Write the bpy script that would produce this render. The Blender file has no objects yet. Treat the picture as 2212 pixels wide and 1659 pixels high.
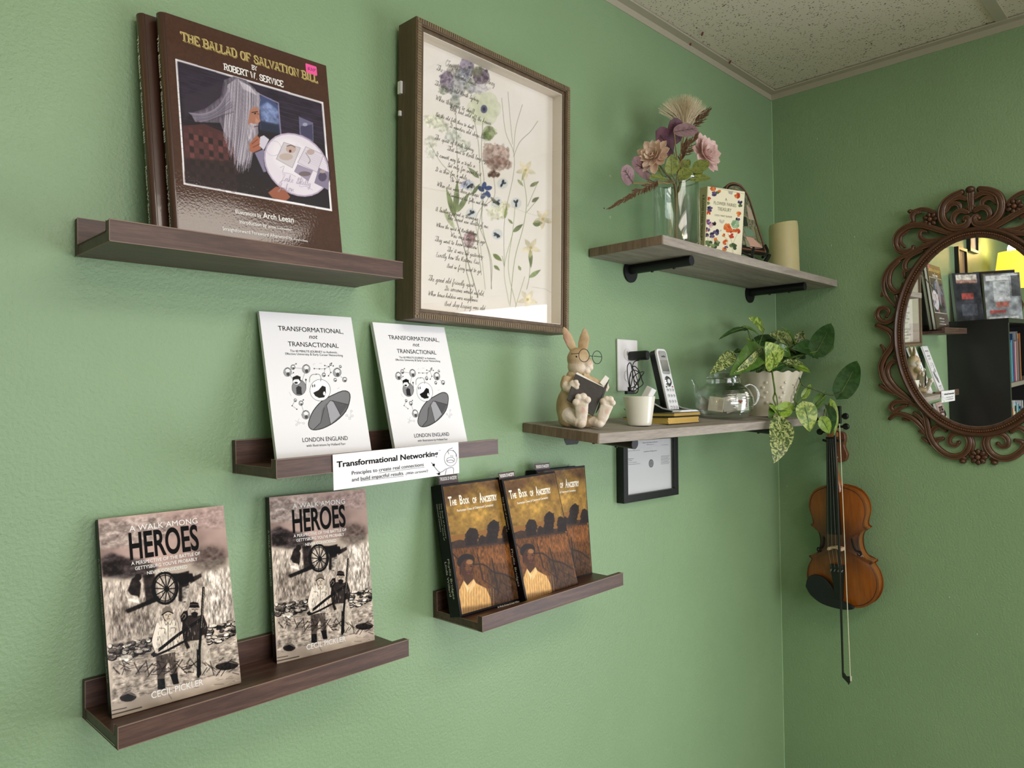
import bpy, bmesh, math, random
import numpy as np
from mathutils import Matrix, Vector, Euler
random.seed(7); rng = np.random.RandomState(7)
S = bpy.context.scene
COL = S.collection
rad = math.radians
# ------------------------------------------------------------------ camera
YAW, PIT, ROL, FPX = rad(44.368), rad(.955), rad(-.785), 1616.0
CAM = np.array([-2.14, -.98, 1.55])
_F = np.array([math.cos(YAW)*math.cos(PIT), math.sin(YAW)*math.cos(PIT), math.sin(PIT)])
_r = np.array([math.sin(YAW), -math.cos(YAW), 0.]); _u = np.cross(_r, _F)
RR = np.array([math.cos(ROL)*_r+math.sin(ROL)*_u, -math.sin(ROL)*_r+math.cos(ROL)*_u, _F])
cd = bpy.data.cameras.new('camera'); cam = bpy.data.objects.new('camera', cd); COL.objects.link(cam)
cd.sensor_width = 36; cd.lens = FPX/2212*36; cd.clip_start = .05
m = Matrix.Identity(4)
for i in range(3):
    m[i][0] = RR[0][i]; m[i][1] = RR[1][i]; m[i][2] = -RR[2][i]; m[i][3] = CAM[i]
cam.matrix_world = m
S.camera = cam
# ------------------------------------------------------------------ world, lights, exposure
XB = -.028; ZC = 2.43; XF = -4.1; YR = -3.7          # right wall, ceiling, far wall, rear wall
W = bpy.data.worlds.new('world'); S.world = W; W.use_nodes = True
bg = W.node_tree.nodes['Background']; bg.inputs[0].default_value = (.80, .90, 1, 1); bg.inputs[1].default_value = 1.0
def area(name, loc, rot, sx, sy, power, col):
    l = bpy.data.lights.new(name, 'AREA'); l.shape = 'RECTANGLE'; l.size = sx; l.size_y = sy; l.energy = power; l.color = col
    o = bpy.data.objects.new(name, l); COL.objects.link(o); o.location = loc; o.rotation_euler = rot; return o
# daylight outside the two shop windows, and the two fluorescent troffers
area('window_daylight', (XB+.12, -1.78, 1.17), (0, rad(90), 0), 1.56, 1.56, 46, (.95, .91, 1))
area('window_daylight_rear', (-2.0, YR-.35, 1.70), (rad(72), 0, 0), 2.4, 1.4, 84, (.97, .915, 1))
area('troffer_light', (-1.438, -1.50, ZC-.035), (0, 0, 0), 1.12, .52, 9, (1, .89, .78))
area('troffer_light_rear', (-1.438, -2.72, ZC-.035), (0, 0, 0), 1.12, .52, 9, (1, .89, .78))
S.view_settings.view_transform = 'Standard'; S.view_settings.look = 'None'
S.view_settings.exposure = 0.0; S.view_settings.gamma = 1; S.view_settings.use_curve_mapping = False
# ------------------------------------------------------------------ measuring helpers
def ray(px, py): return RR.T @ np.array([(px-1106)/FPX, (829.5-py)/FPX, 1.])
def A(px, py, off=0.):                       # point on a plane parallel to the left wall, off metres in front of it
    d = ray(px, py); return CAM+(-off-CAM[1])/d[1]*d
def B(px, py, off=0.):                       # the same for the right wall
    d = ray(px, py); return CAM+(XB-off-CAM[0])/d[0]*d
def depth(p): return float((np.array(p)-CAM) @ RR[2])
# ------------------------------------------------------------------ materials
def lin(c):
    if isinstance(c, str): c = [int(c[i:i+2], 16)/255 for i in (0, 2, 4)]
    return tuple(x/12.92 if x <= .04045 else ((x+.055)/1.055)**2.4 for x in c)
class NT:
    def __init__(s, name):
        s.m = bpy.data.materials.new(name); s.m.use_nodes = True; s.t = s.m.node_tree
        s.b = s.t.nodes['Principled BSDF']; s.o = s.t.nodes['Material Output']
    def n(s, kind, **kw):
        x = s.t.nodes.new(kind)
        for k, v in kw.items():
            if k.startswith('i_'):
                k = k[2:].replace('_', ' '); x.inputs[int(k) if k.isdigit() else k].default_value = v
            else: setattr(x, k, v)
        return x
    def l(s, a, b): s.t.links.new(a, b)
    def coords(s, scale=(1, 1, 1), which='Object'):
        tc = s.n('ShaderNodeTexCoord'); mp = s.n('ShaderNodeMapping'); mp.inputs['Scale'].default_value = scale
        s.l(tc.outputs[which], mp.inputs[0]); return mp.outputs[0]
    def ramp(s, fac, stops):
        r = s.n('ShaderNodeValToRGB'); e = r.color_ramp.elements
        while len(e) < len(stops): e.new(.5)
        for x, (p, c) in zip(e, stops): x.position = p; x.color = (*lin(c), 1) if not isinstance(c, float) else (c, c, c, 1)
        s.l(fac, r.inputs[0]); return r.outputs[0]
    def bump(s, h, strength=.2, dist=.002):
        b = s.n('ShaderNodeBump', i_Strength=strength, i_Distance=dist); s.l(h, b.inputs['Height']); s.l(b.outputs[0], s.b.inputs['Normal']); return b
def mat(name, col, rough=.5, metal=0., noise=0., nscale=60, bump=0., coat=0., spec=.5, bscale=None, sss=0., bdist=.001, emit=None, estr=1):
    t = NT(name); c = lin(col); t.b.inputs['Base Color'].default_value = (*c, 1)
    t.b.inputs['Roughness'].default_value = rough; t.b.inputs['Metallic'].default_value = metal
    t.b.inputs['Coat Weight'].default_value = coat; t.b.inputs['Specular IOR Level'].default_value = spec
    if sss: t.b.inputs['Subsurface Weight'].default_value = sss; t.b.inputs['Subsurface Scale'].default_value = .004
    if emit: t.b.inputs['Emission Color'].default_value = (*lin(emit), 1); t.b.inputs['Emission Strength'].default_value = estr
    if noise or bump:
        v = t.coords(); nz = t.n('ShaderNodeTexNoise', i_Scale=nscale, i_Detail=4.); t.l(v, nz.inputs[0])
        if noise:
            mx = t.n('ShaderNodeMix', data_type='RGBA', blend_type='MIX')
            t.l(nz.outputs[0], mx.inputs[0]); mx.inputs[6].default_value = (*[x*(1-noise) for x in c], 1); mx.inputs[7].default_value = (*[min(1, x*(1+noise)) for x in c], 1)
            t.l(mx.outputs[2], t.b.inputs['Base Color'])
        if bump:
            n2 = nz
            if bscale: n2 = t.n('ShaderNodeTexNoise', i_Scale=bscale, i_Detail=3.); t.l(v, n2.inputs[0])
            t.bump(n2.outputs[0], bump, bdist)
    return t.m
def wood(name, cols, axis=0, scale=9, stretch=14, rough=.45, bump=.15, bands=1.):
    t = NT(name); sc = [stretch]*3; sc[axis] = 1.0
    v = t.coords(tuple(x*scale/9 for x in sc))
    w = t.n('ShaderNodeTexNoise', i_Scale=4.5, i_Detail=8., i_Roughness=.62, i_Distortion=.6*bands); t.l(v, w.inputs[0])
    f = t.n('ShaderNodeTexNoise', i_Scale=40., i_Detail=3.); t.l(v, f.inputs[0])
    mx = t.n('ShaderNodeMix', data_type='FLOAT'); mx.inputs[0].default_value = .3; t.l(w.outputs[0], mx.inputs[2]); t.l(f.outputs[0], mx.inputs[3])
    t.l(t.ramp(mx.outputs[0], cols), t.b.inputs['Base Color']); t.b.inputs['Roughness'].default_value = rough
    t.bump(mx.outputs[0], bump, .0006); return t.m
def glass_thin(name, tint=(.97, .99, .98), ior=1.45, rough=.0, ripple=0., extra=0., rscale=(1, 1, 90)):
    t = NT(name); t.t.nodes.remove(t.b)
    tr = t.n('ShaderNodeBsdfTransparent'); tr.inputs[0].default_value = (*tint, 1)
    gl = t.n('ShaderNodeBsdfGlossy', i_Roughness=rough); gl.inputs[0].default_value = (1, 1, 1, 1)
    lw = t.n('ShaderNodeLayerWeight', i_Blend=.5); mx = t.n('ShaderNodeMixShader')
    if ripple:
        v = t.coords(rscale); nz = t.n('ShaderNodeTexNoise', i_Scale=8., i_Detail=2.); t.l(v, nz.inputs[0])
        b = t.n('ShaderNodeBump', i_Strength=ripple, i_Distance=.002); t.l(nz.outputs[0], b.inputs['Height'])
        t.l(b.outputs[0], gl.inputs['Normal']); t.l(b.outputs[0], lw.inputs['Normal'])
    pw = t.n('ShaderNodeMath', operation='POWER'); pw.inputs[1].default_value = 5. if not extra else 3.; t.l(lw.outputs['Facing'], pw.inputs[0])
    ad = t.n('ShaderNodeMath', operation='MULTIPLY_ADD', use_clamp=True); t.l(pw.outputs[0], ad.inputs[0]); ad.inputs[1].default_value = .96; ad.inputs[2].default_value = .04+extra
    t.l(ad.outputs[0], mx.inputs[0]); t.l(tr.outputs[0], mx.inputs[1]); t.l(gl.outputs[0], mx.inputs[2]); t.l(mx.outputs[0], t.o.inputs[0]); return t.m
def printmat(name, rough=.35, coat=0., warp=0.):
    t = NT(name); a = t.n('ShaderNodeAttribute', attribute_name='Col'); t.l(a.outputs['Color'], t.b.inputs['Base Color'])
    t.b.inputs['Roughness'].default_value = rough; t.b.inputs['Specular IOR Level'].default_value = .10; t.b.inputs['Coat Weight'].default_value = coat; t.b.inputs['Coat Roughness'].default_value = .04; t.b.inputs['Coat IOR'].default_value = 1.65 if warp else 1.5
    if warp:
        v = t.coords((1, 1, 1)); n1 = t.n('ShaderNodeTexNoise', i_Scale=9., i_Detail=1.); t.l(v, n1.inputs[0])
        n2 = t.n('ShaderNodeTexNoise', i_Scale=320., i_Detail=2.); t.l(v, n2.inputs[0])
        b1 = t.n('ShaderNodeBump', i_Strength=1., i_Distance=warp); t.l(n1.outputs[0], b1.inputs['Height'])
        b2 = t.n('ShaderNodeBump', i_Strength=.3, i_Distance=.0003); t.l(n2.outputs[0], b2.inputs['Height']); t.l(b1.outputs[0], b2.inputs['Normal'])
        t.l(b2.outputs[0], t.b.inputs['Coat Normal'])
    return t.m
# ------------------------------------------------------------------ objects
MW = {}
def tagp(o, label=None, cat=None, group=None, kind=None):
    for k, v in (('label', label), ('category', cat), ('group', group), ('kind', kind)):
        if v: o[k] = v
    return o
def thing(name, label, cat, mw=None, group=None):
    o = bpy.data.objects.new(name, None); o.empty_display_size = .02; COL.objects.link(o)
    if mw is None: mw = Matrix.Identity(4)
    elif not isinstance(mw, Matrix): mw = Matrix.Translation(Vector([float(x) for x in mw]))
    o.matrix_world = mw; MW[o.name] = mw.copy(); return tagp(o, label, cat, group)
class M:
    def __init__(s): s.v = []; s.f = []
    def add(s, v, f):
        k = len(s.v); s.v += [tuple(float(a) for a in x) for x in v]; s.f += [tuple(i+k for i in x) for x in f]; return s
    def box(s, x0, x1, y0, y1, z0, z1):
        v = [(x, y, z) for z in (z0, z1) for y in (y0, y1) for x in (x0, x1)]
        return s.add(v, [(0, 2, 3, 1), (4, 5, 7, 6), (0, 1, 5, 4), (2, 6, 7, 3), (0, 4, 6, 2), (1, 3, 7, 5)])
    def quad(s, a, b, c, d): return s.add([a, b, c, d], [(0, 1, 2, 3)])
    def tube(s, pts, r, n=8, caps=True, flat=1., nrm=None):
        P = [np.array(p, float) for p in pts]; R = r if hasattr(r, '__len__') else [r]*len(P)
        v = []; f = []; up = None
        for i, p in enumerate(P):
            t = P[min(i+1, len(P)-1)]-P[max(i-1, 0)]; t = t/(np.linalg.norm(t)+1e-12)
            if nrm is not None: a = np.cross(t, nrm); a = a/(np.linalg.norm(a)+1e-12); up = np.cross(a, t)
            else:
                if up is None: up = np.array([0, 0, 1.]) if abs(t[2]) < .9 else np.array([1., 0, 0])
                a = np.cross(t, up); a = a/(np.linalg.norm(a)+1e-12); up = np.cross(a, t)
            for k in range(n):
                th = 2*math.pi*k/n; v.append(p+R[i]*(a*math.cos(th)+flat*up*math.sin(th)))
        for i in range(len(P)-1):
            for k in range(n): q = (k+1) % n; f.append((i*n+k, i*n+q, (i+1)*n+q, (i+1)*n+k))
        if caps: f += [tuple(range(n))[::-1], tuple(range((len(P)-1)*n, len(P)*n))]
        return s.add(v, f)
    def lathe(s, prof, n=40, c=(0, 0, 0), fn=None, closed=False):
        v = []; f = []
        for i, (r, z) in enumerate(prof):
            for k in range(n):
                th = 2*math.pi*k/n; rr, zz = (r, z) if fn is None else fn(r, z, th, i)
                v.append((c[0]+rr*math.cos(th), c[1]+rr*math.sin(th), c[2]+zz))
        L = len(prof)
        for i in range(L if closed else L-1):
            for k in range(n): q = (k+1) % n; j = (i+1) % L; f.append((i*n+k, i*n+q, j*n+q, j*n+k))
        if not closed:
            if prof[0][0] > 1e-6: f.append(tuple(range(n))[::-1])
            if prof[-1][0] > 1e-6: f.append(tuple(range((L-1)*n, L*n)))
        return s.add(v, f)
    def ell(s, c, r, rot=None, n=16, m=10):
        v = []; f = []; R3 = np.eye(3) if rot is None else np.array(rot)
        for i in range(m+1):
            ph = math.pi*i/m
            for k in range(n):
                th = 2*math.pi*k/n
                v.append(np.array(c)+R3 @ (np.array([math.sin(ph)*math.cos(th), math.sin(ph)*math.sin(th), math.cos(ph)])*np.array(r)))
        for i in range(m):
            for k in range(n): q = (k+1) % n; f.append((i*n+k, (i+1)*n+k, (i+1)*n+q, i*n+q))
        return s.add(v, f)
    def prism(s, pts, a, b):                  # outline in local xz, from y=a (front) to y=b (back)
        n = len(pts); v = [(x, a, z) for x, z in pts]+[(x, b, z) for x, z in pts]
        return s.add(v, [tuple(range(n)), tuple(range(n, 2*n))[::-1]]+[(i, i+n, (i+1) % n+n, (i+1) % n) for i in range(n)])
    def build(s, name, mt, parent=None, smooth=False, world=True, bevel=0., mods=None, label=None):
        v = s.v
        if parent is not None and world:
            inv = np.array(MW[parent.name].inverted()); a = np.array(v, float); v = (a @ inv[:3, :3].T+inv[:3, 3]).tolist()
        me = bpy.data.meshes.new(name); me.from_pydata(v, [], s.f); me.validate()
        bm = bmesh.new(); bm.from_mesh(me); bmesh.ops.remove_doubles(bm, verts=bm.verts, dist=1e-6); bmesh.ops.recalc_face_normals(bm, faces=bm.faces); bm.to_mesh(me); bm.free()
        o = bpy.data.objects.new(name, me); COL.objects.link(o)
        if mt: me.materials.append(mt)
        if smooth:
            me.polygons.foreach_set('use_smooth', [True]*len(me.polygons))
            if smooth != 2: me.set_sharp_from_angle(angle=rad(38))
        if parent is not None: o.parent = parent; MW[o.name] = MW[parent.name]
        else: MW[o.name] = Matrix.Identity(4)
        if bevel:
            b = o.modifiers.new('bevel', 'BEVEL'); b.width = bevel; b.segments = 2; b.limit_method = 'ANGLE'; b.angle_limit = rad(40)
        if label: o['label'] = label
        return o
def bake(o):                                  # apply the modifiers of o
    dg = bpy.context.evaluated_depsgraph_get(); me = bpy.data.meshes.new_from_object(o.evaluated_get(dg)); old = o.data
    o.modifiers.clear(); o.data = me; bpy.data.meshes.remove(old); return o
def smoothcurve(pts, k=4):
    P = [np.array(p, float) for p in pts]; P = [2*P[0]-P[1]]+P+[2*P[-1]-P[-2]]; out = []
    for i in range(1, len(P)-2):
        for j in range(k):
            t = j/k; a, b, c, d = P[i-1:i+3]
            out.append(.5*((2*b)+(c-a)*t+(2*a-5*b+4*c-d)*t*t+(3*b-3*c+d-a)*t**3))
    out.append(P[-2]); return out
def copy_tree(o, mw, label=None):
    c = o.copy(); COL.objects.link(c); c.matrix_world = mw; MW[c.name] = mw
    if label: c['label'] = label
    for ch in [x for x in bpy.data.objects if x.parent == o]:
        d = ch.copy(); COL.objects.link(d); d.parent = c
        for g in [x for x in bpy.data.objects if x.parent == ch]:
            e = g.copy(); COL.objects.link(e); e.parent = d
    return c
# ------------------------------------------------------------------ flat print: lettering and painted covers
_tc = {}
def textmesh(s, bold=0., shear=0., res=None):
    res = res or (6 if len(s) < 20 and bold else 3)
    k = (s, bold, shear)
    if k not in _tc:
        c = bpy.data.curves.new('lettering', 'FONT'); c.body = s; c.size = 1; c.resolution_u = res; c.offset = bold; c.shear = shear; c.fill_mode = 'FRONT'
        o = bpy.data.objects.new('lettering', c); COL.objects.link(o)
        dg = bpy.context.evaluated_depsgraph_get(); me = bpy.data.meshes.new_from_object(o.evaluated_get(dg))
        a = np.empty(len(me.vertices)*3); me.vertices.foreach_get('co', a); a = a.reshape(-1, 3)
        f = [tuple(p.vertices) for p in me.polygons]
        bpy.data.objects.remove(o); bpy.data.curves.remove(c); bpy.data.meshes.remove(me); _tc[k] = (a, f)
    return _tc[k]
class Txt:                                    # lettering lines gathered into one part (local x, z on a front plane y)
    def __init__(s): s.m = M()
    def line(s, t, x0, x1, z, h, bold=0., shear=0., y=-.0004, cap=.70, tilt=0.):
        a, f = textmesh(t, bold, shear); w0, w1 = a[:, 0].min(), a[:, 0].max()
        X = (a[:, 0]-w0)/(w1-w0)*(x1-x0); Z = a[:, 1]/cap*h
        v = np.stack([x0+X, np.full(len(X), y), z+Z+X*tilt], 1); s.m.add(v, f); return s
    def spine(s, t, ztop, zbot, y0, y1, x=-.0004, bold=0.):    # reads downward on the face x = const, letter tops towards -y
        a, f = textmesh(t, bold, 0); w0, w1 = a[:, 0].min(), a[:, 0].max()
        L = (a[:, 0]-w0)/(w1-w0); v = np.stack([np.full(len(L), x), y0+(y1-y0)*a[:, 1]/.7, ztop+(zbot-ztop)*L], 1); s.m.add(v, f); return s
    def ribbon(s, pts, w, y=-.0004):
        P = np.array(pts, float); v = []; f = []
        for i, p in enumerate(P):
            t = P[min(i+1, len(P)-1)]-P[max(i-1, 0)]; t = t/(np.linalg.norm(t)+1e-12); n = np.array([-t[1], t[0]])
            ww = (w[i] if hasattr(w, '__len__') else w)/2
            for q in (p-n*ww, p+n*ww): v.append((q[0], y, q[1]))
        f = [(2*i, 2*i+2, 2*i+3, 2*i+1) for i in range(len(P)-1)]; s.m.add(v, f); return s
    def done(s, name, mt, parent, label=None):
        o = s.m.build(name, mt, parent, world=False, label=label); o['kind'] = 'stuff'; return o
def homog(src, dst):
    a = []; b = []
    for (x, y), (u, v) in zip(src, dst): a += [[x, y, 1, 0, 0, 0, -u*x, -u*y], [0, 0, 0, x, y, 1, -v*x, -v*y]]; b += [u, v]
    h = np.append(np.linalg.solve(np.array(a, float), np.array(b, float)), 1).reshape(3, 3)
    def f(x, y=None):
        if y is None: return [f(*p) for p in x]
        q = h @ np.array([x, y, 1.]); return (q[0]/q[2], q[1]/q[2])
    return f
def vnoise(ny, nx, sy, sx, seed, octv=4):
    r = np.random.RandomState(seed); out = np.zeros((ny, nx)); amp = 1.; tot = 0
    for o in range(octv):
        gy, gx = max(2, int(sy*2**o)+1), max(2, int(sx*2**o)+1); g = r.rand(gy+1, gx+1)
        yy = np.linspace(0, gy-1e-6, ny); xx = np.linspace(0, gx-1e-6, nx); iy = yy.astype(int); ix = xx.astype(int)
        fy = (yy-iy)[:, None]; fx = (xx-ix)[None]; fy = fy*fy*(3-2*fy); fx = fx*fx*(3-2*fx)
        out += amp*((g[iy][:, ix]*(1-fx)+g[iy][:, ix+1]*fx)*(1-fy)+(g[iy+1][:, ix]*(1-fx)+g[iy+1][:, ix+1]*fx)*fy); tot += amp; amp *= .55
    return out/tot
class Paint:
    """flat print as vertex colours on a fine grid; w,h in metres; H maps the measured points to metres (x right, z up)"""
    def __init__(s, w, h, nx, ny, H=None, base='ffffff'):
        s.w, s.h, s.nx, s.ny, s.H = w, h, nx, ny, H; s.c = np.zeros((ny, nx, 3)); s.c[:] = s.rgb(base)
        s.X, s.Z = np.meshgrid(np.linspace(0, w, nx), np.linspace(0, h, ny)); s.d = w/nx
    def rgb(s, c): return np.array([int(c[i:i+2], 16)/255 for i in (0, 2, 4)]) if isinstance(c, str) else np.array(c, float)
    def pts(s, p): return np.array(s.H([tuple(q) for q in p]) if s.H else p, float)
    def _box(s, P, pad):
        i0 = int(max(0, (P[:, 0].min()-pad)/s.w*(s.nx-1))); i1 = int(min(s.nx, (P[:, 0].max()+pad)/s.w*(s.nx-1)+2))
        j0 = int(max(0, (P[:, 1].min()-pad)/s.h*(s.ny-1))); j1 = int(min(s.ny, (P[:, 1].max()+pad)/s.h*(s.ny-1)+2)); return i0, i1, j0, j1
    def _mix(s, sl, al, col, tex=None):
        c = s.rgb(col)
        if tex is not None: c = np.clip(c[None, None]*tex[sl][..., None], 0, 1)
        s.c[sl] = s.c[sl]*(1-al[..., None])+c*al[..., None]
    def poly(s, p, col, a=1., soft=0., tex=None, raw=False):
        P = np.array(p, float) if raw else s.pts(p); pad = soft*2+s.d; i0, i1, j0, j1 = s._box(P, pad)
        if i1 <= i0 or j1 <= j0: return s
        sl = (slice(j0, j1), slice(i0, i1)); X, Z = s.X[sl], s.Z[sl]; al = np.zeros(X.shape)
        for ox, oz in ((-.25, -.25), (.25, -.25), (-.25, .25), (.25, .25)):
            ins = np.zeros(X.shape, bool); x = X+ox*s.d; z = Z+oz*s.d
            for k in range(len(P)):
                x1, z1 = P[k]; x2, z2 = P[(k+1) % len(P)]
                if z1 == z2: continue
                ins ^= ((z1 > z) != (z2 > z)) & (x < (x2-x1)*(z-z1)/(z2-z1)+x1)
            al += ins*.25
        if soft > 0:
            k = max(1, int(soft/s.d)); g = np.exp(-np.linspace(-2, 2, 2*k+1)**2/1.5); g /= g.sum()
            al = np.apply_along_axis(lambda r: np.convolve(r, g, 'same') if len(r) >= len(g) else r, 0, al)
            al = np.apply_along_axis(lambda r: np.convolve(r, g, 'same') if len(r) >= len(g) else r, 1, al)
        s._mix(sl, al*a, col, tex); return s
    def ell(s, cx, cy, rx, ry, col, a=1., soft=0., rot=0., tex=None, n=28):
        r = rad(rot); p = [(cx+rx*math.cos(t)*math.cos(r)-ry*math.sin(t)*math.sin(r), cy+rx*math.cos(t)*math.sin(r)+ry*math.sin(t)*math.cos(r)) for t in np.linspace(0, 2*math.pi, n, endpoint=False)]
        return s.poly(p, col, a, soft, tex)
    def line(s, p, wd, col, a=1., smooth=0):
        """wd in metres"""
        P = s.pts(p)
        if smooth: P = np.array(smoothcurve(P, smooth))
        i0, i1, j0, j1 = s._box(P, wd+s.d)
        if i1 <= i0 or j1 <= j0: return s
        sl = (slice(j0, j1), slice(i0, i1)); X, Z = s.X[sl], s.Z[sl]; D = np.full(X.shape, 9.)
        for k in range(len(P)-1):
            (x1, z1), (x2, z2) = P[k], P[k+1]; L = (x2-x1)**2+(z2-z1)**2+1e-14
            t = np.clip(((X-x1)*(x2-x1)+(Z-z1)*(z2-z1))/L, 0, 1); D = np.minimum(D, np.hypot(X-x1-t*(x2-x1), Z-z1-t*(z2-z1)))
        s._mix(sl, np.clip((wd/2-D)/s.d+.5, 0, 1)*a, col); return s
    def build(s, name, mt, parent, x0=0, z0=0, y=-.0002):
        nx, ny = s.nx, s.ny; me = bpy.data.meshes.new(name); nv = nx*ny; nf = (nx-1)*(ny-1)
        co = np.stack([s.X+x0, np.full(s.X.shape, y), s.Z+z0], -1).reshape(-1)
        me.vertices.add(nv); me.vertices.foreach_set('co', co)
        i = np.arange(nv).reshape(ny, nx); q = np.stack([i[:-1, :-1], i[:-1, 1:], i[1:, 1:], i[1:, :-1]], -1).reshape(-1)
        me.loops.add(nf*4); me.loops.foreach_set('vertex_index', q); me.polygons.add(nf); me.polygons.foreach_set('loop_start', np.arange(nf)*4); me.update(calc_edges=True)
        a = me.color_attributes.new('Col', 'FLOAT_COLOR', 'POINT'); c = np.clip(s.c, 0, 1); c = np.where(c <= .04045, c/12.92, ((c+.055)/1.055)**2.4)
        a.data.foreach_set('color', np.concatenate([c, np.ones((ny, nx, 1))], -1).reshape(-1))
        me.materials.append(mt); o = bpy.data.objects.new(name, me); COL.objects.link(o); o.parent = parent; MW[o.name] = MW[parent.name]; return o
# ================================================================== setting
def wallmat():
    t = NT('green_wall_paint'); v = t.coords(); n1 = t.n('ShaderNodeTexNoise', i_Scale=210., i_Detail=3., i_Roughness=.55); t.l(v, n1.inputs[0])
    n2 = t.n('ShaderNodeTexNoise', i_Scale=3., i_Detail=3.); t.l(v, n2.inputs[0]); n3 = t.n('ShaderNodeTexNoise', i_Scale=26., i_Detail=3.); t.l(v, n3.inputs[0])
    t.l(t.ramp(n2.outputs[0], [(.3, '84a078'), (.7, '8aa67e')]), t.b.inputs['Base Color'])
    ro = t.n('ShaderNodeMapRange', i_3=.36, i_4=.52); t.l(n3.outputs[0], ro.inputs[0]); t.l(ro.outputs[0], t.b.inputs['Roughness'])
    ad = t.n('ShaderNodeMath', operation='MULTIPLY_ADD'); t.l(n3.outputs[0], ad.inputs[0]); ad.inputs[1].default_value = .25; t.l(n1.outputs[0], ad.inputs[2])
    t.bump(ad.outputs[0], .58, .0021); return t.m
WALL = wallmat()
def tilemat():
    t = NT('fissured_ceiling_tile'); v = t.coords(); vo = t.n('ShaderNodeTexVoronoi', i_Scale=230.); nz = t.n('ShaderNodeTexNoise', i_Scale=55., i_Detail=3.)
    mp = t.n('ShaderNodeMapping'); mp.inputs['Scale'].default_value = (1, .55, 1); mp.inputs['Rotation'].default_value = (0, 0, .5); t.l(v, mp.inputs[0]); t.l(mp.outputs[0], vo.inputs[0]); t.l(v, nz.inputs[0])
    lt = t.n('ShaderNodeMath', operation='LESS_THAN'); t.l(vo.outputs[0], lt.inputs[0])
    th = t.n('ShaderNodeMapRange', i_1=.35, i_2=.65, i_3=.10, i_4=.33); t.l(nz.outputs[0], th.inputs[0]); t.l(th.outputs[0], lt.inputs[1])
    mx = t.n('ShaderNodeMix', data_type='RGBA'); t.l(lt.outputs[0], mx.inputs[0]); mx.inputs[6].default_value = (*lin('dcd2bf'), 1); mx.inputs[7].default_value = (*lin('5d5443'), 1)
    t.l(mx.outputs[2], t.b.inputs['Base Color']); t.b.inputs['Roughness'].default_value = .9
    iv = t.n('ShaderNodeMath', operation='SUBTRACT'); iv.inputs[0].default_value = 1.; t.l(lt.outputs[0], iv.inputs[1]); t.bump(iv.outputs[0], .5, .002); return t.m
TILE = tilemat(); TBAR = mat('ceiling_grid_metal', 'b4ad99', .5); CARPET = mat('grey_brown_carpet', '8f8678', .95, noise=.3, nscale=300, bump=.4)
BLACK = mat('black_satin', '08080a', .4); BLACKM = mat('black_painted_steel', '0b0c10', .45, bump=.1, nscale=300)
WHITEP = mat('white_gloss_plastic', 'e9e6e6', .22); DARKHOLE = mat('dark_slot', '15120f', .6)
def struct(name, m_, mt, parent=None):
    o = m_.build(name, mt, parent)
    if parent is None: o['kind'] = 'structure'
    return o
struct('floor', M().box(XF, XB, YR, 0, -.06, 0), CARPET)
wl = struct('wall_left', M().box(XF-.1, XB+.1, 0, .1, -.06, ZC+.12), WALL)
m_ = M()                                       # right wall with the shop window opening beyond the frame
wy0, wy1, wz0, wz1 = -2.60, -.97, .42, 1.925
m_.box(XB, XB+.1, wy1, 0, -.06, ZC+.12); m_.box(XB, XB+.1, YR, wy0, -.06, ZC+.12); m_.box(XB, XB+.1, wy0, wy1, -.06, wz0); m_.box(XB, XB+.1, wy0, wy1, wz1, ZC+.12)
struct('wall_right', m_, WALL)
struct('wall_far', M().box(XF-.1, XF, YR-.1, 0, -.06, ZC+.12), WALL)
m_ = M(); rx0, rx1, rz0, rz1 = -3.2, -.8, .9, 2.1
m_.box(XF, rx0, YR-.1, YR, -.06, ZC+.12); m_.box(rx1, XB+.1, YR-.1, YR, -.06, ZC+.12); m_.box(rx0, rx1, YR-.1, YR, -.06, rz0); m_.box(rx0, rx1, YR-.1, YR, rz1, ZC+.12)
struct('wall_rear', m_, WALL)
PANE = glass_thin('window_glass')
w1 = struct('window_1', M().box(XB+.03, XB+.06, wy0, wy0+.05, wz0, wz1).box(XB+.03, XB+.06, wy1-.05, wy1, wz0, wz1).box(XB+.03, XB+.06, wy0+.05, wy1-.05, wz0, wz0+.05).box(XB+.03, XB+.06, wy0+.05, wy1-.05, wz1-.05, wz1), WHITEP)
MW['window_1'] = Matrix.Identity(4); M().box(XB+.043, XB+.047, wy0+.05, wy1-.05, wz0+.05, wz1-.05).build('pane', PANE, w1)
w2 = struct('window_2', M().box(rx0, rx0+.05, YR-.06, YR-.03, rz0, rz1).box(rx1-.05, rx1, YR-.06, YR-.03, rz0, rz1).box(rx0+.05, rx1-.05, YR-.06, YR-.03, rz0, rz0+.05).box(rx0+.05, rx1-.05, YR-.06, YR-.03, rz1-.05, rz1), WHITEP)
MW['window_2'] = Matrix.Identity(4); M().box(rx0+.05, rx1-.05, YR-.047, YR-.043, rz0+.05, rz1-.05).build('pane', PANE, w2)
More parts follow.
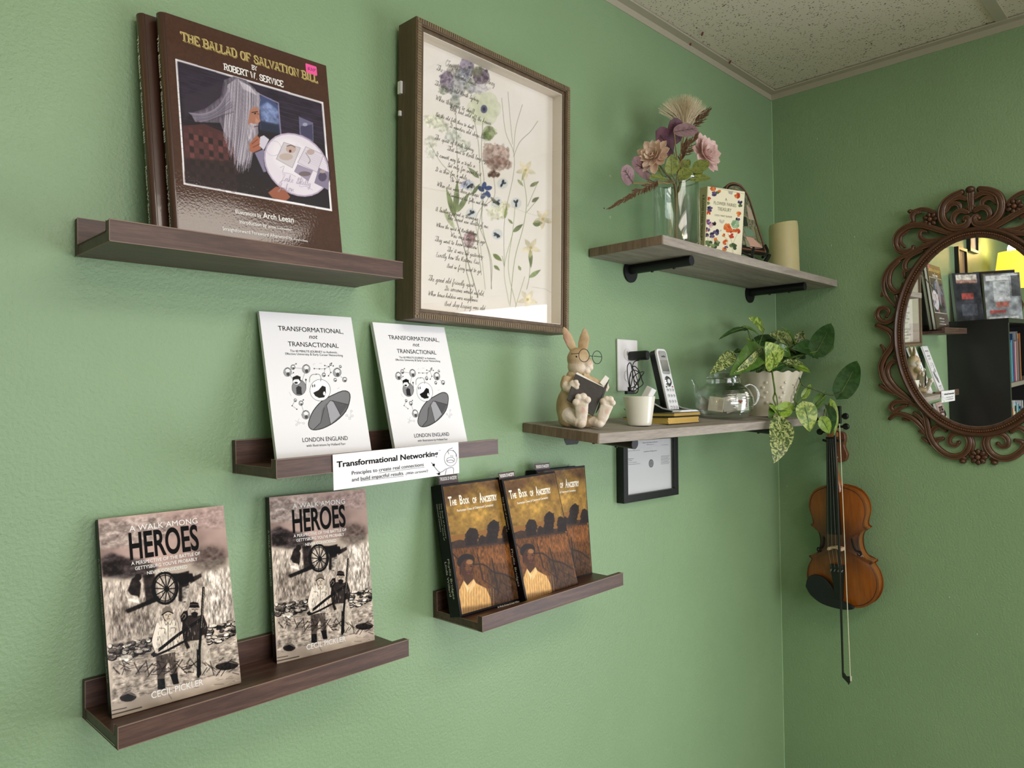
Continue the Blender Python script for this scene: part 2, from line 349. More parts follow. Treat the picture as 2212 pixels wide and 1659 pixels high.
# suspended ceiling: grid bars and tiles
xs = [XB, -.828, -2.048, -3.268, XF]; ys = [0, -.586, -1.196, -1.806, -2.416, -3.026, YR]
ceil = struct('ceiling', M().box(XF, XB, YR, 0, ZC+.05, ZC+.12), mat('ceiling_void', '8a8072', .9)); MW['ceiling'] = Matrix.Identity(4)
me0 = {}
for i in range(4):
    for j in range(6):
        if i == 1 and j in (2, 4): continue
        x1, x0 = xs[i]-.012, xs[i+1]+.012; y1, y0 = ys[j]-.012, ys[j+1]+.012
        o = M().box(x0, x1, y0, y1, ZC+.004, ZC+.018).build('ceiling_tile', TILE, ceil)
for x in xs[1:-1]: M().box(x-.012, x+.012, YR, 0, ZC-.001, ZC+.003).box(x-.002, x+.002, YR, 0, ZC+.003, ZC+.04).build('grid_bar', TBAR, ceil)
for y in ys[1:-1]: M().box(XF, XB, y-.012, y+.012, ZC, ZC+.004).box(XF, XB, y-.002, y+.002, ZC+.004, ZC+.04).build('grid_bar', TBAR, ceil)
struct('trim_1', M().box(XF, XB, -.022, 0, ZC-.002, ZC+.002).box(XF, XB, -.002, 0, ZC-.018, ZC), TBAR)
struct('trim_2', M().box(XB-.022, XB, YR, -.022, ZC-.002, ZC+.002).box(XB-.002, XB, YR, -.002, ZC-.018, ZC), TBAR)
def seam():
    r = random.Random(3); P = [(XB-.0005, -.0005, z) for z in np.linspace(.05, ZC-.02, 60)]
    return M().tube(P, [.0016+.0012*r.random() for _ in P], 6)
struct('trim_3', seam(), mat('paint_bead', '96b88a', .4))
struct('baseboard_left', M().box(XF, XB, -.012, 0, 0, .09), mat('baseboard_vinyl', '3a342e', .5)); struct('baseboard_right', M().box(XB-.012, XB, YR, -.012, 0, .09), mat('baseboard_vinyl_b', '3a342e', .5))
# red scuffs on the grid and small holes and patches in the wall
RED = mat('dark_red_scuff', '8a4a44', .7)
for (px, py, w) in ((1517, 71, 10), (1491, 95, 9), (1577, 132, 12)):
    d = ray(px, py); p = CAM+(ZC-CAM[2])/d[2]*d; q = np.array([.015*math.cos(py), .01])
    M().ell((p[0], p[1], ZC-.0025), (.012, .003, .0006), rot=((.8, -.6, 0), (.6, .8, 0), (0, 0, 1)), n=8, m=4).build('red_scuff', RED, ceil)
PATCH = mat('filler_dab', '9fb894', .6)
for px, py, r in ((1318, 380, .0035), (1318, 469, .0035), (1305, 450, .0015)):
    p = A(px, py, .0003); M().ell(p, (r, .0012, r), n=10, m=5).build('nail_hole', PATCH if r > .002 else DARKHOLE, wl)
m_ = M()
for (px, py) in ((2050, 1290), (2110, 1370), (1765, 300), (1700, 1050), (1845, 512), (1795, 530)):
    p = B(px, py, .0003); m_.ell(p, (.0008, .002, .003), n=8, m=4)
m_.build('nail_hole', PATCH, [o for o in bpy.data.objects if o.name == 'wall_right'][0])
for k, (x, y) in enumerate(((-1.438, -1.501), (-1.438, -2.721))):
    t = thing('ceiling_light', ('recessed fluorescent panel in the ceiling grid nearest the book shelves', 'recessed fluorescent panel in the ceiling grid towards the rear window')[k], 'ceiling light', (x, y, ZC), 'recessed fluorescent ceiling panels')
    M().box(x-.60, x+.60, y-.295, y-.27, ZC-.004, ZC+.02).box(x-.60, x+.60, y+.27, y+.295, ZC-.004, ZC+.02).box(x-.60, x-.57, y-.27, y+.27, ZC-.004, ZC+.02).box(x+.57, x+.60, y-.27, y+.27, ZC-.004, ZC+.02).build('frame', WHITEP, t)
    M().box(x-.57, x+.57, y-.27, y+.27, ZC, ZC+.006).build('diffuser', mat('lit_diffuser', 'ffffff', .5, emit='fff4e2', estr=2.2), t)

# ================================================================== picture ledges
WALNUT = wood('walnut_laminate', [(.25, '2e1d17'), (.48, '4a3229'), (.6, '5d4236'), (.8, '735546')], 0, 11, 12, .42, .1, 1.5)
EDGE = mat('worn_ledge_edge', '7d6454', .5)
def ledge(x0, x1, zb, label, tilt=0.):
    t = thing('picture_ledge', label, 'shelf', Matrix.Translation((x0, 0, zb)) @ Matrix.Rotation(tilt, 4, 'Y'), 'walnut picture ledges'); L = x1-x0
    M().box(0, L, -.011, -.0005, 0, .044).build('back_panel', WALNUT, t, world=False, bevel=.0006)
    M().box(.0006, L-.0006, -.1095, -.011, .0003, .0125).build('shelf_board', WALNUT, t, world=False, bevel=.0005)
    M().box(0, L, -.1205, -.1095, 0, .0235).build('front_lip', WALNUT, t, world=False, bevel=.0006)
    m_ = M(); e = .0005
    for a, b, c, d in ((-.1212, -.1200, .0228, .0240), (-.0115, -.0105, .0435, .0445), (-.1212, -.1204, -.0003, .0006)): m_.box(0, L, a, b, c, d)
    for (y, z, y2, z2) in ((-.1205, 0, -.1205, .0235), (-.1095, .0125, -.1095, .0235), (-.1095, .0125, -.011, .0125), (-.011, .0125, -.011, .044), (-.1205, 0, -.0005, 0)):
        m_.box(-.0004, .0004, min(y, y2)-.0004, max(y, y2)+.0004, min(z, z2)-.0004, max(z, z2)+.0004)
    m_.build('edge_banding', EDGE, t, world=False); return t
ledge(-1.871, -1.482, 1.7215, 'top walnut picture ledge carrying the large brown picture book')
ledge(-1.681, -1.295, 1.4520, 'walnut ledge with the white cartoon books and white sign on its lip', tilt=rad(-.9))
ledge(-1.865, -1.479, 1.1820, 'lowest left walnut ledge carrying the two grey war drawing books')
ledge(-1.335, -.963, 1.1820, 'walnut ledge carrying the three orange and black portrait books', tilt=rad(-.5))

# ================================================================== weathered board shelves on pipe brackets
GREYW = wood('weathered_grey_board', [(.25, '6f665c'), (.45, '8f867c'), (.6, 'a59c91'), (.8, 'bdb4a8')], 0, 8, 12, .75, .5, 1.2)
GREYE = wood('weathered_board_end', [(.25, '5b4a3e'), (.45, '75614f'), (.6, '8b7763'), (.8, 'a08c78')], 2, 9, 9, .8, .5, 2.5)
def board(x0, x1, y1, zt, drop, label, brs, dz=0.):
    mw = Matrix.Translation((x0, 0, zt)) @ Matrix.Rotation(math.atan2(drop, y1), 4, 'X') @ Matrix.Rotation(dz, 4, 'Y')
    t = thing('floating_shelf', label, 'shelf', mw, 'weathered grey boards on black pipe brackets'); L = x1-x0
    M().box(.002, L-.002, -y1, -.002, -.0185, 0).build('board', GREYW, t, world=False, bevel=.0012)
    M().box(0, .0021, -y1+.001, -.003, -.0180, -.0005).build('board_end', GREYE, t, world=False, bevel=.0006)
    for bx in brs:
        R = np.array([[1, 0, 0], [0, 0, 1], [0, 1, 0]])
        br = M().tube([(bx, -.004, -.0290), (bx, -.158, -.0290)], .0105, 24).build('pipe', BLACKM, t, world=False, smooth=True)
        M().tube([(bx, -.0005, -.033), (bx, -.0045, -.033)], .0245, 32).build('flange', BLACKM, br, world=False, smooth=True)
        for y in (-.06, -.115): M().tube([(bx, y, -.0385), (bx, y, -.0415)], .003, 10).build('screw', BLACKM, br, world=False, smooth=True)
    return t
ubd = board(-.9036, -.032, .183, 1.8590, .0, 'upper weathered grey board shelf holding vase, books and candle', (.148, .715))
lbd = board(-1.112, -.262, .183, 1.5005, .0165, 'lower weathered grey board shelf holding rabbit, cup, phone, teapot and plant', (.146, .738))

# ================================================================== big framed botanical print
FR = wood('brown_frame_wood', [(.25, '3e3022'), (.5, '5b4934'), (.8, '776147')], 2, 12, 14, .5, .15); BEAD = mat('carved_frame_band', '78664c', .5, noise=.35, nscale=90)
fx0, fx1, fz0, fz1, fy = -1.4085, -1.031, 1.6750, 2.1555, -.050
ftilt = Matrix.Translation((fx0, -.004, fz0)) @ Matrix.Rotation(rad(.8), 4, 'X') @ Matrix.Rotation(rad(.9), 4, 'Y')
t = thing('framed_print', 'large brown wooden frame with watercolour flowers over cursive handwriting', 'picture', ftilt); FW, FH = fx1-fx0, fz1-fz0
def mitre(a, b, z0, z1, y0, y1, side):          # one side of a rectangular moulding between inset a and inset b
    if side == 0: q = [(a, a), (FW-a, a), (FW-b, b), (b, b)]
    if side == 1: q = [(FW-a, a), (FW-a, FH-a), (FW-b, FH-b), (FW-b, b)]
    if side == 2: q = [(FW-a, FH-a), (a, FH-a), (b, FH-b), (FW-b, FH-b)]
    if side == 3: q = [(a, FH-a), (a, a), (b, b), (b, FH-b)]
    return q
for sd in range(4):
    o = M().prism(mitre(0, .012, 0, 0, 0, 0, sd), -.046, 0).prism(mitre(.012, .0175, 0, 0, 0, 0, sd), -.043, -.006).build('frame_side', FR, t, world=False, bevel=.0008)
    m_ = M(); q = mitre(.0015, .0095, 0, 0, 0, 0, sd); m_.prism(q, -.0475, -.046)
    a = np.array(mitre(.0055, .0055, 0, 0, 0, 0, sd)[:2]); L = np.linalg.norm(a[1]-a[0]); d = (a[1]-a[0])/L; nrm = np.array([-d[1], d[0]]); k = int(L/.0046)
    for i in range(k):
        c = a[0]+d*(i+.5)/k*L
        p = [c-d*.0014-nrm*.0036, c+d*.0014-nrm*.0036, c+d*.0014+nrm*.0036, c-d*.0014+nrm*.0036]; m_.prism([tuple(x) for x in p], -.0488, -.0474)
    m_.build('carved_band', BEAD, o, world=False, bevel=.0003)
LINER = mat('cream_box_liner', 'ddd3c4', .8)
for sd in range(4): M().prism(mitre(.0175, .0190, 0, 0, 0, 0, sd), -.041, -.018).build('liner', LINER, t, world=False)
M().box(.0175, FW-.0175, -.0425, -.0415, .0175, FH-.0175).build('glass_pane', glass_thin('picture_glass', (.99, .99, .99), 1.45), t, world=False)
M().box(.003, FW-.003, -.010, -.001, .003, FH-.003).build('backing_board', mat('brown_backing', '6a4f38', .8), t, world=False)
m_ = M(); p = A(856, 190, .012); M().box(-.004, .002, -.012, -.004, p[2]-fz0-.010, p[2]-fz0+.010).build('corner_bumper', WHITEP, t, world=False); p = A(857, 235, .012); m_.box(-.004, .002, -.010, -.006, p[2]-fz0-.012, p[2]-fz0-.004)
m_.build('corner_bumper', WHITEP, t, world=False)
x0, z0, aw, ah = .017, .017, FW-.034, FH-.034; fm = np.array(ftilt.inverted())
def Hart(p, q=None):                             # measured point (2.2409 px per px, origin 820,0) to metres on the paper
    if q is None: return [Hart(*k) for k in p]
    w = A(820+p/2.2409, q/2.2409, .0220); l = fm[:3, :3] @ w+fm[:3, 3]; return (l[0]-x0, l[2]-z0)
PA = Paint(aw, ah, 300, 400, Hart, 'ece5dc'); nz = vnoise(400, 300, 6, 4, 1); PA.c += (nz[..., None]-.5)*np.array([.05, .06, .09])
t1 = .55+.9*vnoise(400, 300, 60, 45, 4); t2 = .6+.8*vnoise(400, 300, 26, 20, 9)
for cx, cy, rx, ry, c, a in ((410, 330, 36, 46, '6b5f7d', .75), (350, 350, 38, 34, '8d8a80', .6), (315, 400, 34, 52, '5d4c66', .8), (300, 440, 22, 24, '7e8a74', .6), (480, 375, 40, 38, '4e3c54', .85), (460, 350, 30, 24, '7d8064', .6),
    (395, 375, 40, 36, '7f8795', .6), (365, 430, 40, 50, '8b8d93', .65), (430, 420, 26, 36, '8a9184', .6), (355, 500, 24, 36, '7e8478', .7), (470, 435, 44, 22, 'a49fb0', .45),
    (555, 755, 66, 52, '9b7b70', .75), (560, 795, 50, 34, '85675c', .6), (520, 720, 26, 26, 'a58e80', .6), (610, 800, 22, 22, '94786d', .6), (545, 845, 30, 14, '5b4238', .8),
    (520, 645, 30, 34, '6b7b45', .75), (505, 660, 16, 20, '55663a', .6), (255, 590, 48, 34, 'cfd3b4', .7), (350, 660, 40, 36, 'c3cabb', .55), (240, 690, 26, 30, 'd3d5bd', .6), (400, 710, 26, 30, 'b9c2ae', .55), (240, 745, 24, 26, 'd8dbc8', .6), (300, 620, 24, 22, 'c8cdb0', .5),
    (430, 1160, 28, 40, '9a7680', .65), (440, 1145, 20, 22, '7c5a5c', .6), (415, 895, 26, 22, '8e93b5', .6), (560, 1030, 46, 34, 'dcdcb0', .55), (600, 1000, 20, 26, 'd9cf9f', .55)):
    PA.ell(cx, cy, rx, ry, c, a*.72, .0022, 0, tex=t1)
    for k in range(int(10+rx*.7)):
        q = random.random()*6.3; g_ = random.uniform(.25, 1.12); w_ = random.uniform(4, 10); x_, y_ = cx+rx*g_*math.cos(q), cy+ry*g_*math.sin(q); dk_ = random.choice((1, 1, 0))
        PA.poly([(x_+w_*random.uniform(.5, 1.3)*math.cos(a_), y_+w_*random.uniform(.5, 1.3)*math.sin(a_)) for a_ in np.linspace(0, 5.6, 8)], ([v_*.72 for v_ in PA.rgb(c)] if dk_ else [min(1, v_*1.25) for v_ in PA.rgb(c)]), a*random.uniform(.25, .7), 0, tex=t2)
for a in range(0, 360, 60): PA.ell(495+42*math.cos(rad(a)), 530+44*math.sin(rad(a)), 42, 44, 'cdd1b2', .6, .001, a, tex=.9+.2*vnoise(400, 300, 40, 30, 2))
PA.ell(495, 532, 16, 20, '3a3a66', .8, .001); PA.ell(495, 532, 7, 9, '1c1d33', .9)
for a, c in ((200, '22305f'), (260, '2c3c72'), (330, '26356b'), (40, '31406f'), (110, '3d4c80')): PA.ell(503+20*math.cos(rad(a)), 925+26*math.sin(rad(a)), 18, 11, c, .85, 0, a+20)
for cx, cy in ((430, 900), (655, 985), (565, 1135), (588, 890), (438, 1035), (560, 980)):
    PA.ell(cx, cy, 26, 26, 'a9b7bf', .35, .002); 
    for k in range(5): a = random.random()*360; PA.ell(cx+9*math.cos(rad(a)), cy+9*math.sin(rad(a)), 10, 5, '2b3142', .8, 0, a)
def leafp(x0_, y0_, x1_, y1_, w, c, a=.8):
    n = np.array([-(y1_-y0_), x1_-x0_]); n = n/np.linalg.norm(n)*w/2; L = []; Rr = []
    for k in range(9):
        u = k/8; s_ = math.sin(math.pi*u**.8); p = np.array([x0_+(x1_-x0_)*u, y0_+(y1_-y0_)*u]); L.append(p+n*s_); Rr.append(p-n*s_)
    PA.poly(L+Rr[::-1], c, a, 0, tex=t2)
for q in ((360, 1060, 315, 905, 26, '6e7d4c'), (362, 1040, 370, 870, 28, '68774a'), (370, 1030, 430, 930, 26, '6f7e50'), (440, 945, 480, 890, 18, '5e6d45'), (475, 865, 420, 810, 22, '7c8a60'), (360, 1110, 300, 1010, 24, 'a9b088'),
    (725, 1205, 730, 1300, 20, '55603a'), (720, 1345, 778, 1305, 22, '758556'), (640, 1125, 690, 1085, 22, '5d6a41'), (735, 1085, 785, 1080, 30, '5d6c40'), (720, 905, 765, 880, 18, '6d7350'), (730, 980, 765, 955, 18, '5b5a45'), (600, 1060, 610, 1000, 16, '7a8751'), (545, 1230, 590, 1265, 22, '55642f'), (550, 1285, 580, 1310, 16, '5d6a3d'), (660, 870, 690, 905, 14, '8a8f6a'), (700, 820, 680, 880, 14, '8d9168'), (640, 1085, 615, 1060, 12, '6a7545'), (530, 955, 575, 1000, 16, '4b4e3a'), (680, 1310, 668, 1285, 14, '7f8c5b')): leafp(*q)
for cx, cy in ((700, 825), (785, 1062), (728, 1200), (715, 1450)):
    for a in (20, 95, 165, 235, 300): leafp(cx, cy, cx+52*math.cos(rad(a)), cy+52*math.sin(rad(a)), 24, 'd9caa0', .55)
    PA.ell(cx, cy, 7, 7, 'b3954f', .6)
STEM = '6d7150'
for p, w, c in (([(450, 590), (470, 700), (480, 850), (490, 1000), (470, 1150), (490, 1330)], .0012, STEM), ([(360, 560), (365, 700), (370, 870), (360, 1040)], .0012, STEM), ([(230, 690), (290, 790), (350, 850), (370, 880)], .0009, STEM),
    ([(490, 590), (485, 750), (500, 900), (490, 1080), (530, 1250), (540, 1400)], .0012, '5d6145'), ([(580, 480), (600, 640), (640, 740), (640, 850), (600, 1060), (600, 1290)], .0009, '5b5f48'), ([(610, 450), (620, 560), (635, 700)], .0008, '5b5f48'), ([(680, 510), (650, 620), (640, 740)], .0008, '5b5f48'),
    ([(755, 590), (720, 640), (670, 690), (640, 760)], .0009, '6a6d55'), ([(690, 870), (705, 980), (690, 1100), (650, 1260), (630, 1480)], .0013, '6b7a45'), ([(760, 880), (710, 1000)], .0009, STEM), ([(765, 960), (705, 1030)], .0008, STEM), ([(650, 1000), (640, 1120), (620, 1300), (660, 1480)], .0011, '7c8853'), ([(700, 1340), (670, 1440), (655, 1490)], .0011, '8d8a6c'),
    ([(365, 1060), (400, 1180), (440, 1320), (475, 1440)], .0016, '4e5139'), ([(430, 1180), (415, 1290), (435, 1380), (440, 1465)], .0012, '55563f'), ([(470, 1080), (520, 1200), (540, 1280), (538, 1395)], .0012, '6d7052'), ([(480, 940), (520, 960), (460, 1060), (485, 1200), (510, 1400)], .0009, '7d7f66'), ([(590, 1240), (600, 1290)], .001, STEM), ([(430, 880), (445, 980), (440, 1040)], .0008, STEM), ([(545, 850), (550, 950), (500, 1000)], .0009, '6a5b4c'), ([(725, 1240), (722, 1340), (710, 1400)], .0012, '6d7150'), ([(640, 1130), (600, 1300), (625, 1470)], .0010, '7d8a55')):
    PA.line(p, w, c, .8, 5)
PA.line([(190, 905), (290, 925), (500, 950), (700, 1030), (840, 1065)], .0007, 'c9bfae', .8, 3); PA.line([(735, 1390), (800, 1400), (840, 1425)], .0006, 'bdb2a2', .8, 3)
PRINT = printmat('art_paper_print', .8); PRINTS = printmat('satin_cover_print', .42, .04)
PA.build('art_print', PRINT, t, x0, z0, -.0180)
# cursive handwriting
CU = {'a': '0,0 .3,.6 .75,.95 .4,.9 .15,.45 .35,.02 .7,.4 .85,.95 .85,.25 1.1,0', 'b': '0,0 .4,1.2 .5,2.1 .3,2 .25,.8 .35,.05 .7,.1 .75,.7 .5,.9 .9,.75', 'c': '0,0 .3,.6 .7,.9 .45,.95 .2,.45 .4,0 .8,.1', 'd': '0,0 .3,.6 .75,.95 .4,.9 .15,.45 .35,.02 .7,.4 1,2.1 .85,.4 1.1,0',
      'e': '0,0 .4,.45 .6,.85 .35,.95 .2,.4 .4,0 .8,.15', 'f': '0,0 .4,1.2 .6,2.1 .35,2 .3,.5 .25,-1.1 .5,-.9 .45,0 .8,.1', 'g': '0,0 .3,.6 .75,.95 .4,.9 .15,.45 .35,.05 .7,.45 .8,.9 .65,-.9 .3,-1.1 .3,-.7 1.1,.05', 'h': '0,0 .4,1.2 .5,2.1 .3,2 .2,0 .45,.75 .7,.9 .75,.2 1,0', 'i': '0,0 .3,.6 .4,.95 .35,.2 .6,0',
      'k': '0,0 .4,1.2 .5,2.1 .3,2 .2,0 .4,.6 .7,.9 .4,.5 .8,0 1,.05', 'l': '0,0 .4,1.1 .5,2.1 .3,2 .25,.4 .5,0 .65,.05', 'm': '0,0 .15,.85 .2,0 .45,.85 .55,.8 .55,0 .8,.85 .95,.8 .95,.2 1.15,0', 'n': '0,0 .15,.85 .2,0 .5,.85 .65,.8 .65,.2 .9,0', 'o': '0,0 .3,.6 .6,.95 .3,.9 .15,.4 .4,0 .7,.4 .6,.9 1,.8',
      'p': '0,0 .3,.9 .1,-1.1 .35,.7 .7,.9 .75,.3 .4,0 .9,.05', 'r': '0,0 .25,.95 .35,.8 .6,.85 .55,.2 .8,0', 's': '0,0 .4,.95 .6,.5 .55,.05 .2,.1 .8,.1', 't': '0,0 .35,1.2 .4,1.7 .3,.3 .55,0', 'u': '0,0 .2,.9 .2,.2 .4,.02 .65,.9 .65,.2 .9,0', 'v': '0,0 .2,.85 .4,.05 .7,.9 .95,.8', 'w': '0,0 .15,.85 .3,.05 .55,.8 .65,.05 .95,.9 1.15,.8',
      'x': '0,0 .6,.9 .3,.5 .1,.9 .4,.4 .7,0 .9,.1', 'y': '0,0 .2,.9 .25,.2 .45,.1 .7,.9 .55,-.9 .25,-1.1 .25,-.7 .95,.05', 'T': '0,1.7 .4,2.1 1.4,2 .9,2 .7,.4 .4,0 .1,.3 .6,.5 1.1,0', 'W': '0,1.9 .25,2 .35,.05 .8,1.8 .9,.05 1.5,2.1 1.7,1.9', 'I': '.2,1.6 .8,2.1 .5,1 .3,0 0,.3 .5,.4 .8,0', 'B': '.2,1.9 .15,0 .25,1.9 .8,1.9 .5,1.1 .9,.6 .6,0 .1,.1 .9,0',
      'A': '.7,2 .2,1.2 .1,.2 .5,.1 .9,1.9 .9,.1 1.2,0', 'J': '.2,1.8 .6,2.1 .9,1.9 .5,.5 .1,-.8 -.2,-.5 .8,.2 1,.1', 'Y': '0,2 .2,1.2 .5,1.2 .8,2 .5,-.6 .1,-.8 .2,-.3 1.1,.2', 'N': '0,0 .2,1.9 .3,0 .6,1.7 .9,1.9 .9,.1 1.2,0', 'S': '.1,0 .6,1.5 .8,2 .5,1.9 .5,1.3 .8,.6 .5,0 .1,.3 .9,0', 'E': '.8,1.9 .3,1.9 .4,1.1 .6,1.05 .2,.7 .3,0 .9,.1', 'F': '0,1.7 .4,2 1.2,2 .8,2 .6,.3 .3,0 .1,.2 .9,.9', 'O': '.7,2 .2,1.3 .3,.1 .8,.1 1,1.3 .7,2 1.2,1.8', 'R': '.2,0 .3,1.9 .9,1.9 .7,1.1 .3,1 .9,.1 1.1,0', '-': '.1,.6 .6,.6', ',': '.2,.1 .1,-.4', '(': '.6,2.2 .1,1 .5,-.3', '\'': '.2,1.9 .1,1.5'}
CU = {k: [tuple(map(float, q.split(','))) for q in s.split()] for k, s in CU.items()}
def cursive(T, s, x, z, u, w=.00048, y=-.0183):
    rr = random.Random(s)
    cur = []; 
    def flush():
        if len(cur) > 1: T.ribbon(smoothcurve(cur, 3), w, y)
        cur.clear()
    for ch in s:
        if ch == ' ': flush(); x += u*.85; continue
        g = CU[ch]; j = rr.uniform(-.08, .08)
        if ch.isupper() or ch in "(-,'": flush()
        cur += [(x+(px+.28*pz)*u, z+(pz+j)*u) for px, pz in g]
        x += g[-1][0]*u*(.98 if ch.islower() else 1.1)
        if ch in "(-,'": flush()
        if ch == 't': T.ribbon([(x-.55*u, z+1.25*u), (x+.25*u, z+1.32*u)], w, y)
        if ch == 'i': T.ribbon([(x-.05*u, z+1.35*u), (x+.1*u, z+1.45*u)], w*1.3, y)
    flush()
INK = mat('brown_black_ink', '5a544e', .8)
LINES = ((305, 305, '(For the Old North Sydney', 1.35), (262, 325, 'The       wanda Times', 1.2), (255, 398, 'The days of old North Sydney-', 1.), (260, 470, 'When they were to dwell', 1.1), (330, 520, 'They had sold off the houses', 1.), (262, 548, 'But the old folk there to dwell', 1.), (330, 603, 'It wanders old shops low', 1.), (258, 658, 'The spirit of North Sydney', 1.), (318, 712, 'That went to North long ago', 1.),
 (262, 740, 'It cannot, may be a triple a', 1.), (322, 792, 'But only for snows Nest', 1.), (262, 812, 'It is then for a while', 1.), (335, 862, 'On when the same', 1.), (270, 885, 'When else were there, perhaps', 1.), (330, 935, 'Remembered his folks and shops', 1.), (265, 1005, 'A bustling crowd is thronging', 1.), (325, 1045, 'The brand new streets of our', 1.), (268, 1080, 'Where the spirit of North Sydney', 1.),
 (338, 1130, 'Was once long long ago', 1.), (262, 1150, 'They went to know tomorrow', 1.05), (322, 1200, 'Tho\' it were but yesterday-', 1.), (268, 1225, 'Exactly how the Nations Rise', 1.05), (322, 1278, 'And in ferry used to go', 1.), (232, 1340, 'The good old friendly spirit', 1.1), (312, 1388, 'Its sorrows would unfold,', 1.1), (232, 1412, 'When house-holders were neighbours', 1.1), (312, 1462, 'And shop-keeping was old', 1.1))
T = Txt()
for px, py, s, k in LINES:
    a = Hart(px, py)
    g = x0+a[0]; cursive(T, s, g, z0+a[1]-.006, .0039*k*(.86 if len(s) > 29 else 1.))
T.done('handwriting', INK, t)
# ================================================================== books
def bookroot(name, label, cat, x, y, z, tilt, yaw, roll=0., group=None):
    mw = Matrix.Translation((x, y, z)) @ Matrix.Rotation(rad(yaw), 4, 'Z') @ Matrix.Rotation(rad(-tilt), 4, 'X') @ Matrix.Rotation(rad(-roll), 4, 'Y')
    return thing(name, label, cat, mw, group)
PAPER = mat('page_paper', 'e8e4da', .8, noise=.05, nscale=400); INKW = mat('white_ink', 'f4f1ec', .5, spec=.15); INKB = mat('black_ink', '070607', .55, spec=.08)
COVG = None
def Hq(q, W_, H_, v=(0, 0, 0, 0)):              # corners TL TR BR BL measured on the photograph -> metres on the cover
    return homog(q, [(0, H_), (W_, H_), (W_, v[2]), (0, v[3])])
class PT(Txt):                                   # lettering placed by measured points
    def __init__(s, H): super().__init__(); s.H = H
    def at(s, t, p0, p1, hp, bold=0., shear=0., y=-.0005):
        a = s.H(*p0); b = s.H(*p1); c = s.H(p0[0], p0[1]-hp); return s.line(t, a[0], b[0], (a[1]+b[1])/2, abs(c[1]-a[1]), bold, shear, y)
# ---- the two grey war-drawing paperbacks
BW, BH = .148, .223
q = ((172, 250), (897, 172), (1018, 1208), (243, 1418)); Hh = Hq(q, BW, BH)
P = Paint(BW, BH, 290, 430, Hh, 'c6b9ac'); n1 = vnoise(430, 290, 5, 3, 11); n2 = vnoise(430, 290, 70, 22, 12); n3 = vnoise(430, 290, 26, 18, 13); st = .35+1.3*vnoise(430, 290, 34, 60, 14, 3); st2 = .4+1.2*vnoise(430, 290, 60, 30, 15, 3)
P.c *= (.78+.42*n1)[..., None]; P.c[300:] = P.c[300:]*np.array([.93, .88, .90])
def F(*p, c='3a3434', a=.85, s=.0012, tex=st2): P.poly(p, c, a, s, tex=tex)
F((175, 265), (540, 225), (640, 330), (420, 400), (180, 420), c='a39a94', a=.6, s=.006); F((560, 230), (900, 180), (905, 300), (640, 300), c='a08f8c', a=.4, s=.006)
F((185, 470), (250, 440), (340, 470), (430, 480), (520, 520), (470, 580), (330, 590), (195, 580), c='4e4848', a=.85, s=.004)
F((740, 420), (820, 400), (905, 420), (920, 500), (820, 560), (720, 520), c='5c5450', a=.6, s=.006); F((190, 500), (330, 480), (320, 560), (200, 570), c='37302f', a=.7, s=.003)
F((205, 600), (480, 590), (700, 560), (930, 530), (965, 860), (600, 860), (230, 980), c='b5aba2', a=.6, s=.004, tex=st)
F((225, 760), (440, 740), (500, 880), (240, 990), c='8a8078', a=.6, s=.004, tex=st)
F((780, 560), (940, 520), (970, 850), (820, 830), c='cbc2b8', a=.6, s=.004, tex=st)
F((240, 960), (480, 900), (560, 980), (980, 880), (1010, 1130), (560, 1240), (245, 1340), c='a89e94', a=.7, s=.003, tex=st2)
rr = random.Random(5)
for k in range(420):                              # grass strokes
    x = rr.uniform(200, 960); y = rr.uniform(590, 900)+(960-x)*.08; d = rr.uniform(-14, 22); L = rr.uniform(20, 60); P.line([(x, y), (x+d, y-L)], .0005, rr.choice(['4d4642', 'e4dbd0', '776d66', 'f0e9de']), .45)
for k in range(260):
    x = rr.uniform(240, 1010); y = rr.uniform(1000, 1300)-(x-240)*.12; L = rr.uniform(10, 60); P.line([(x, y), (x+L, y-L*.2+rr.uniform(-8, 8))], .0006, rr.choice(['3a3432', '5d544e', 'd8cec3', 'efe7dc']), .45)
# cannon
for r_, c, w in ((78, '171414', .0030), (66, '2b2626', .0012)): P.line([(560+r_*.92*math.cos(t), 645+r_*1.15*math.sin(t)) for t in np.linspace(0, 6.29, 26)], w, c, .95)
for k in range(12): P.line([(570, 650), (560+72*math.cos(k*.524), 645+88*math.sin(k*.524))], .0013, '1a1616', .9)
P.ell(570, 650, 15, 17, '121010', .95); F((600, 560), (720, 560), (735, 600), (650, 630), c='1c1918', a=.85); F((640, 560), (700, 545), (700, 640), (680, 730), (640, 720), c='2c2727', a=.85); F((430, 570), (500, 560), (510, 700), (450, 740), c='2b2626', a=.8, s=.002)
F((330, 770), (520, 690), (530, 715), (340, 790), c='1e1b1a'); F((700, 590), (770, 560), (775, 580), (710, 620), c='2a2625')
F((365, 590), (395, 575), (420, 620), (410, 700), (370, 690), (340, 660), c='2b2626'); P.ell(403, 580, 20, 20, '3a3432'); F((330, 680), (400, 690), (412, 735), (345, 720), c='d8cec2', a=.8)
F((660, 640), (700, 630), (690, 720), (660, 725), c='cfc6bb', a=.8)
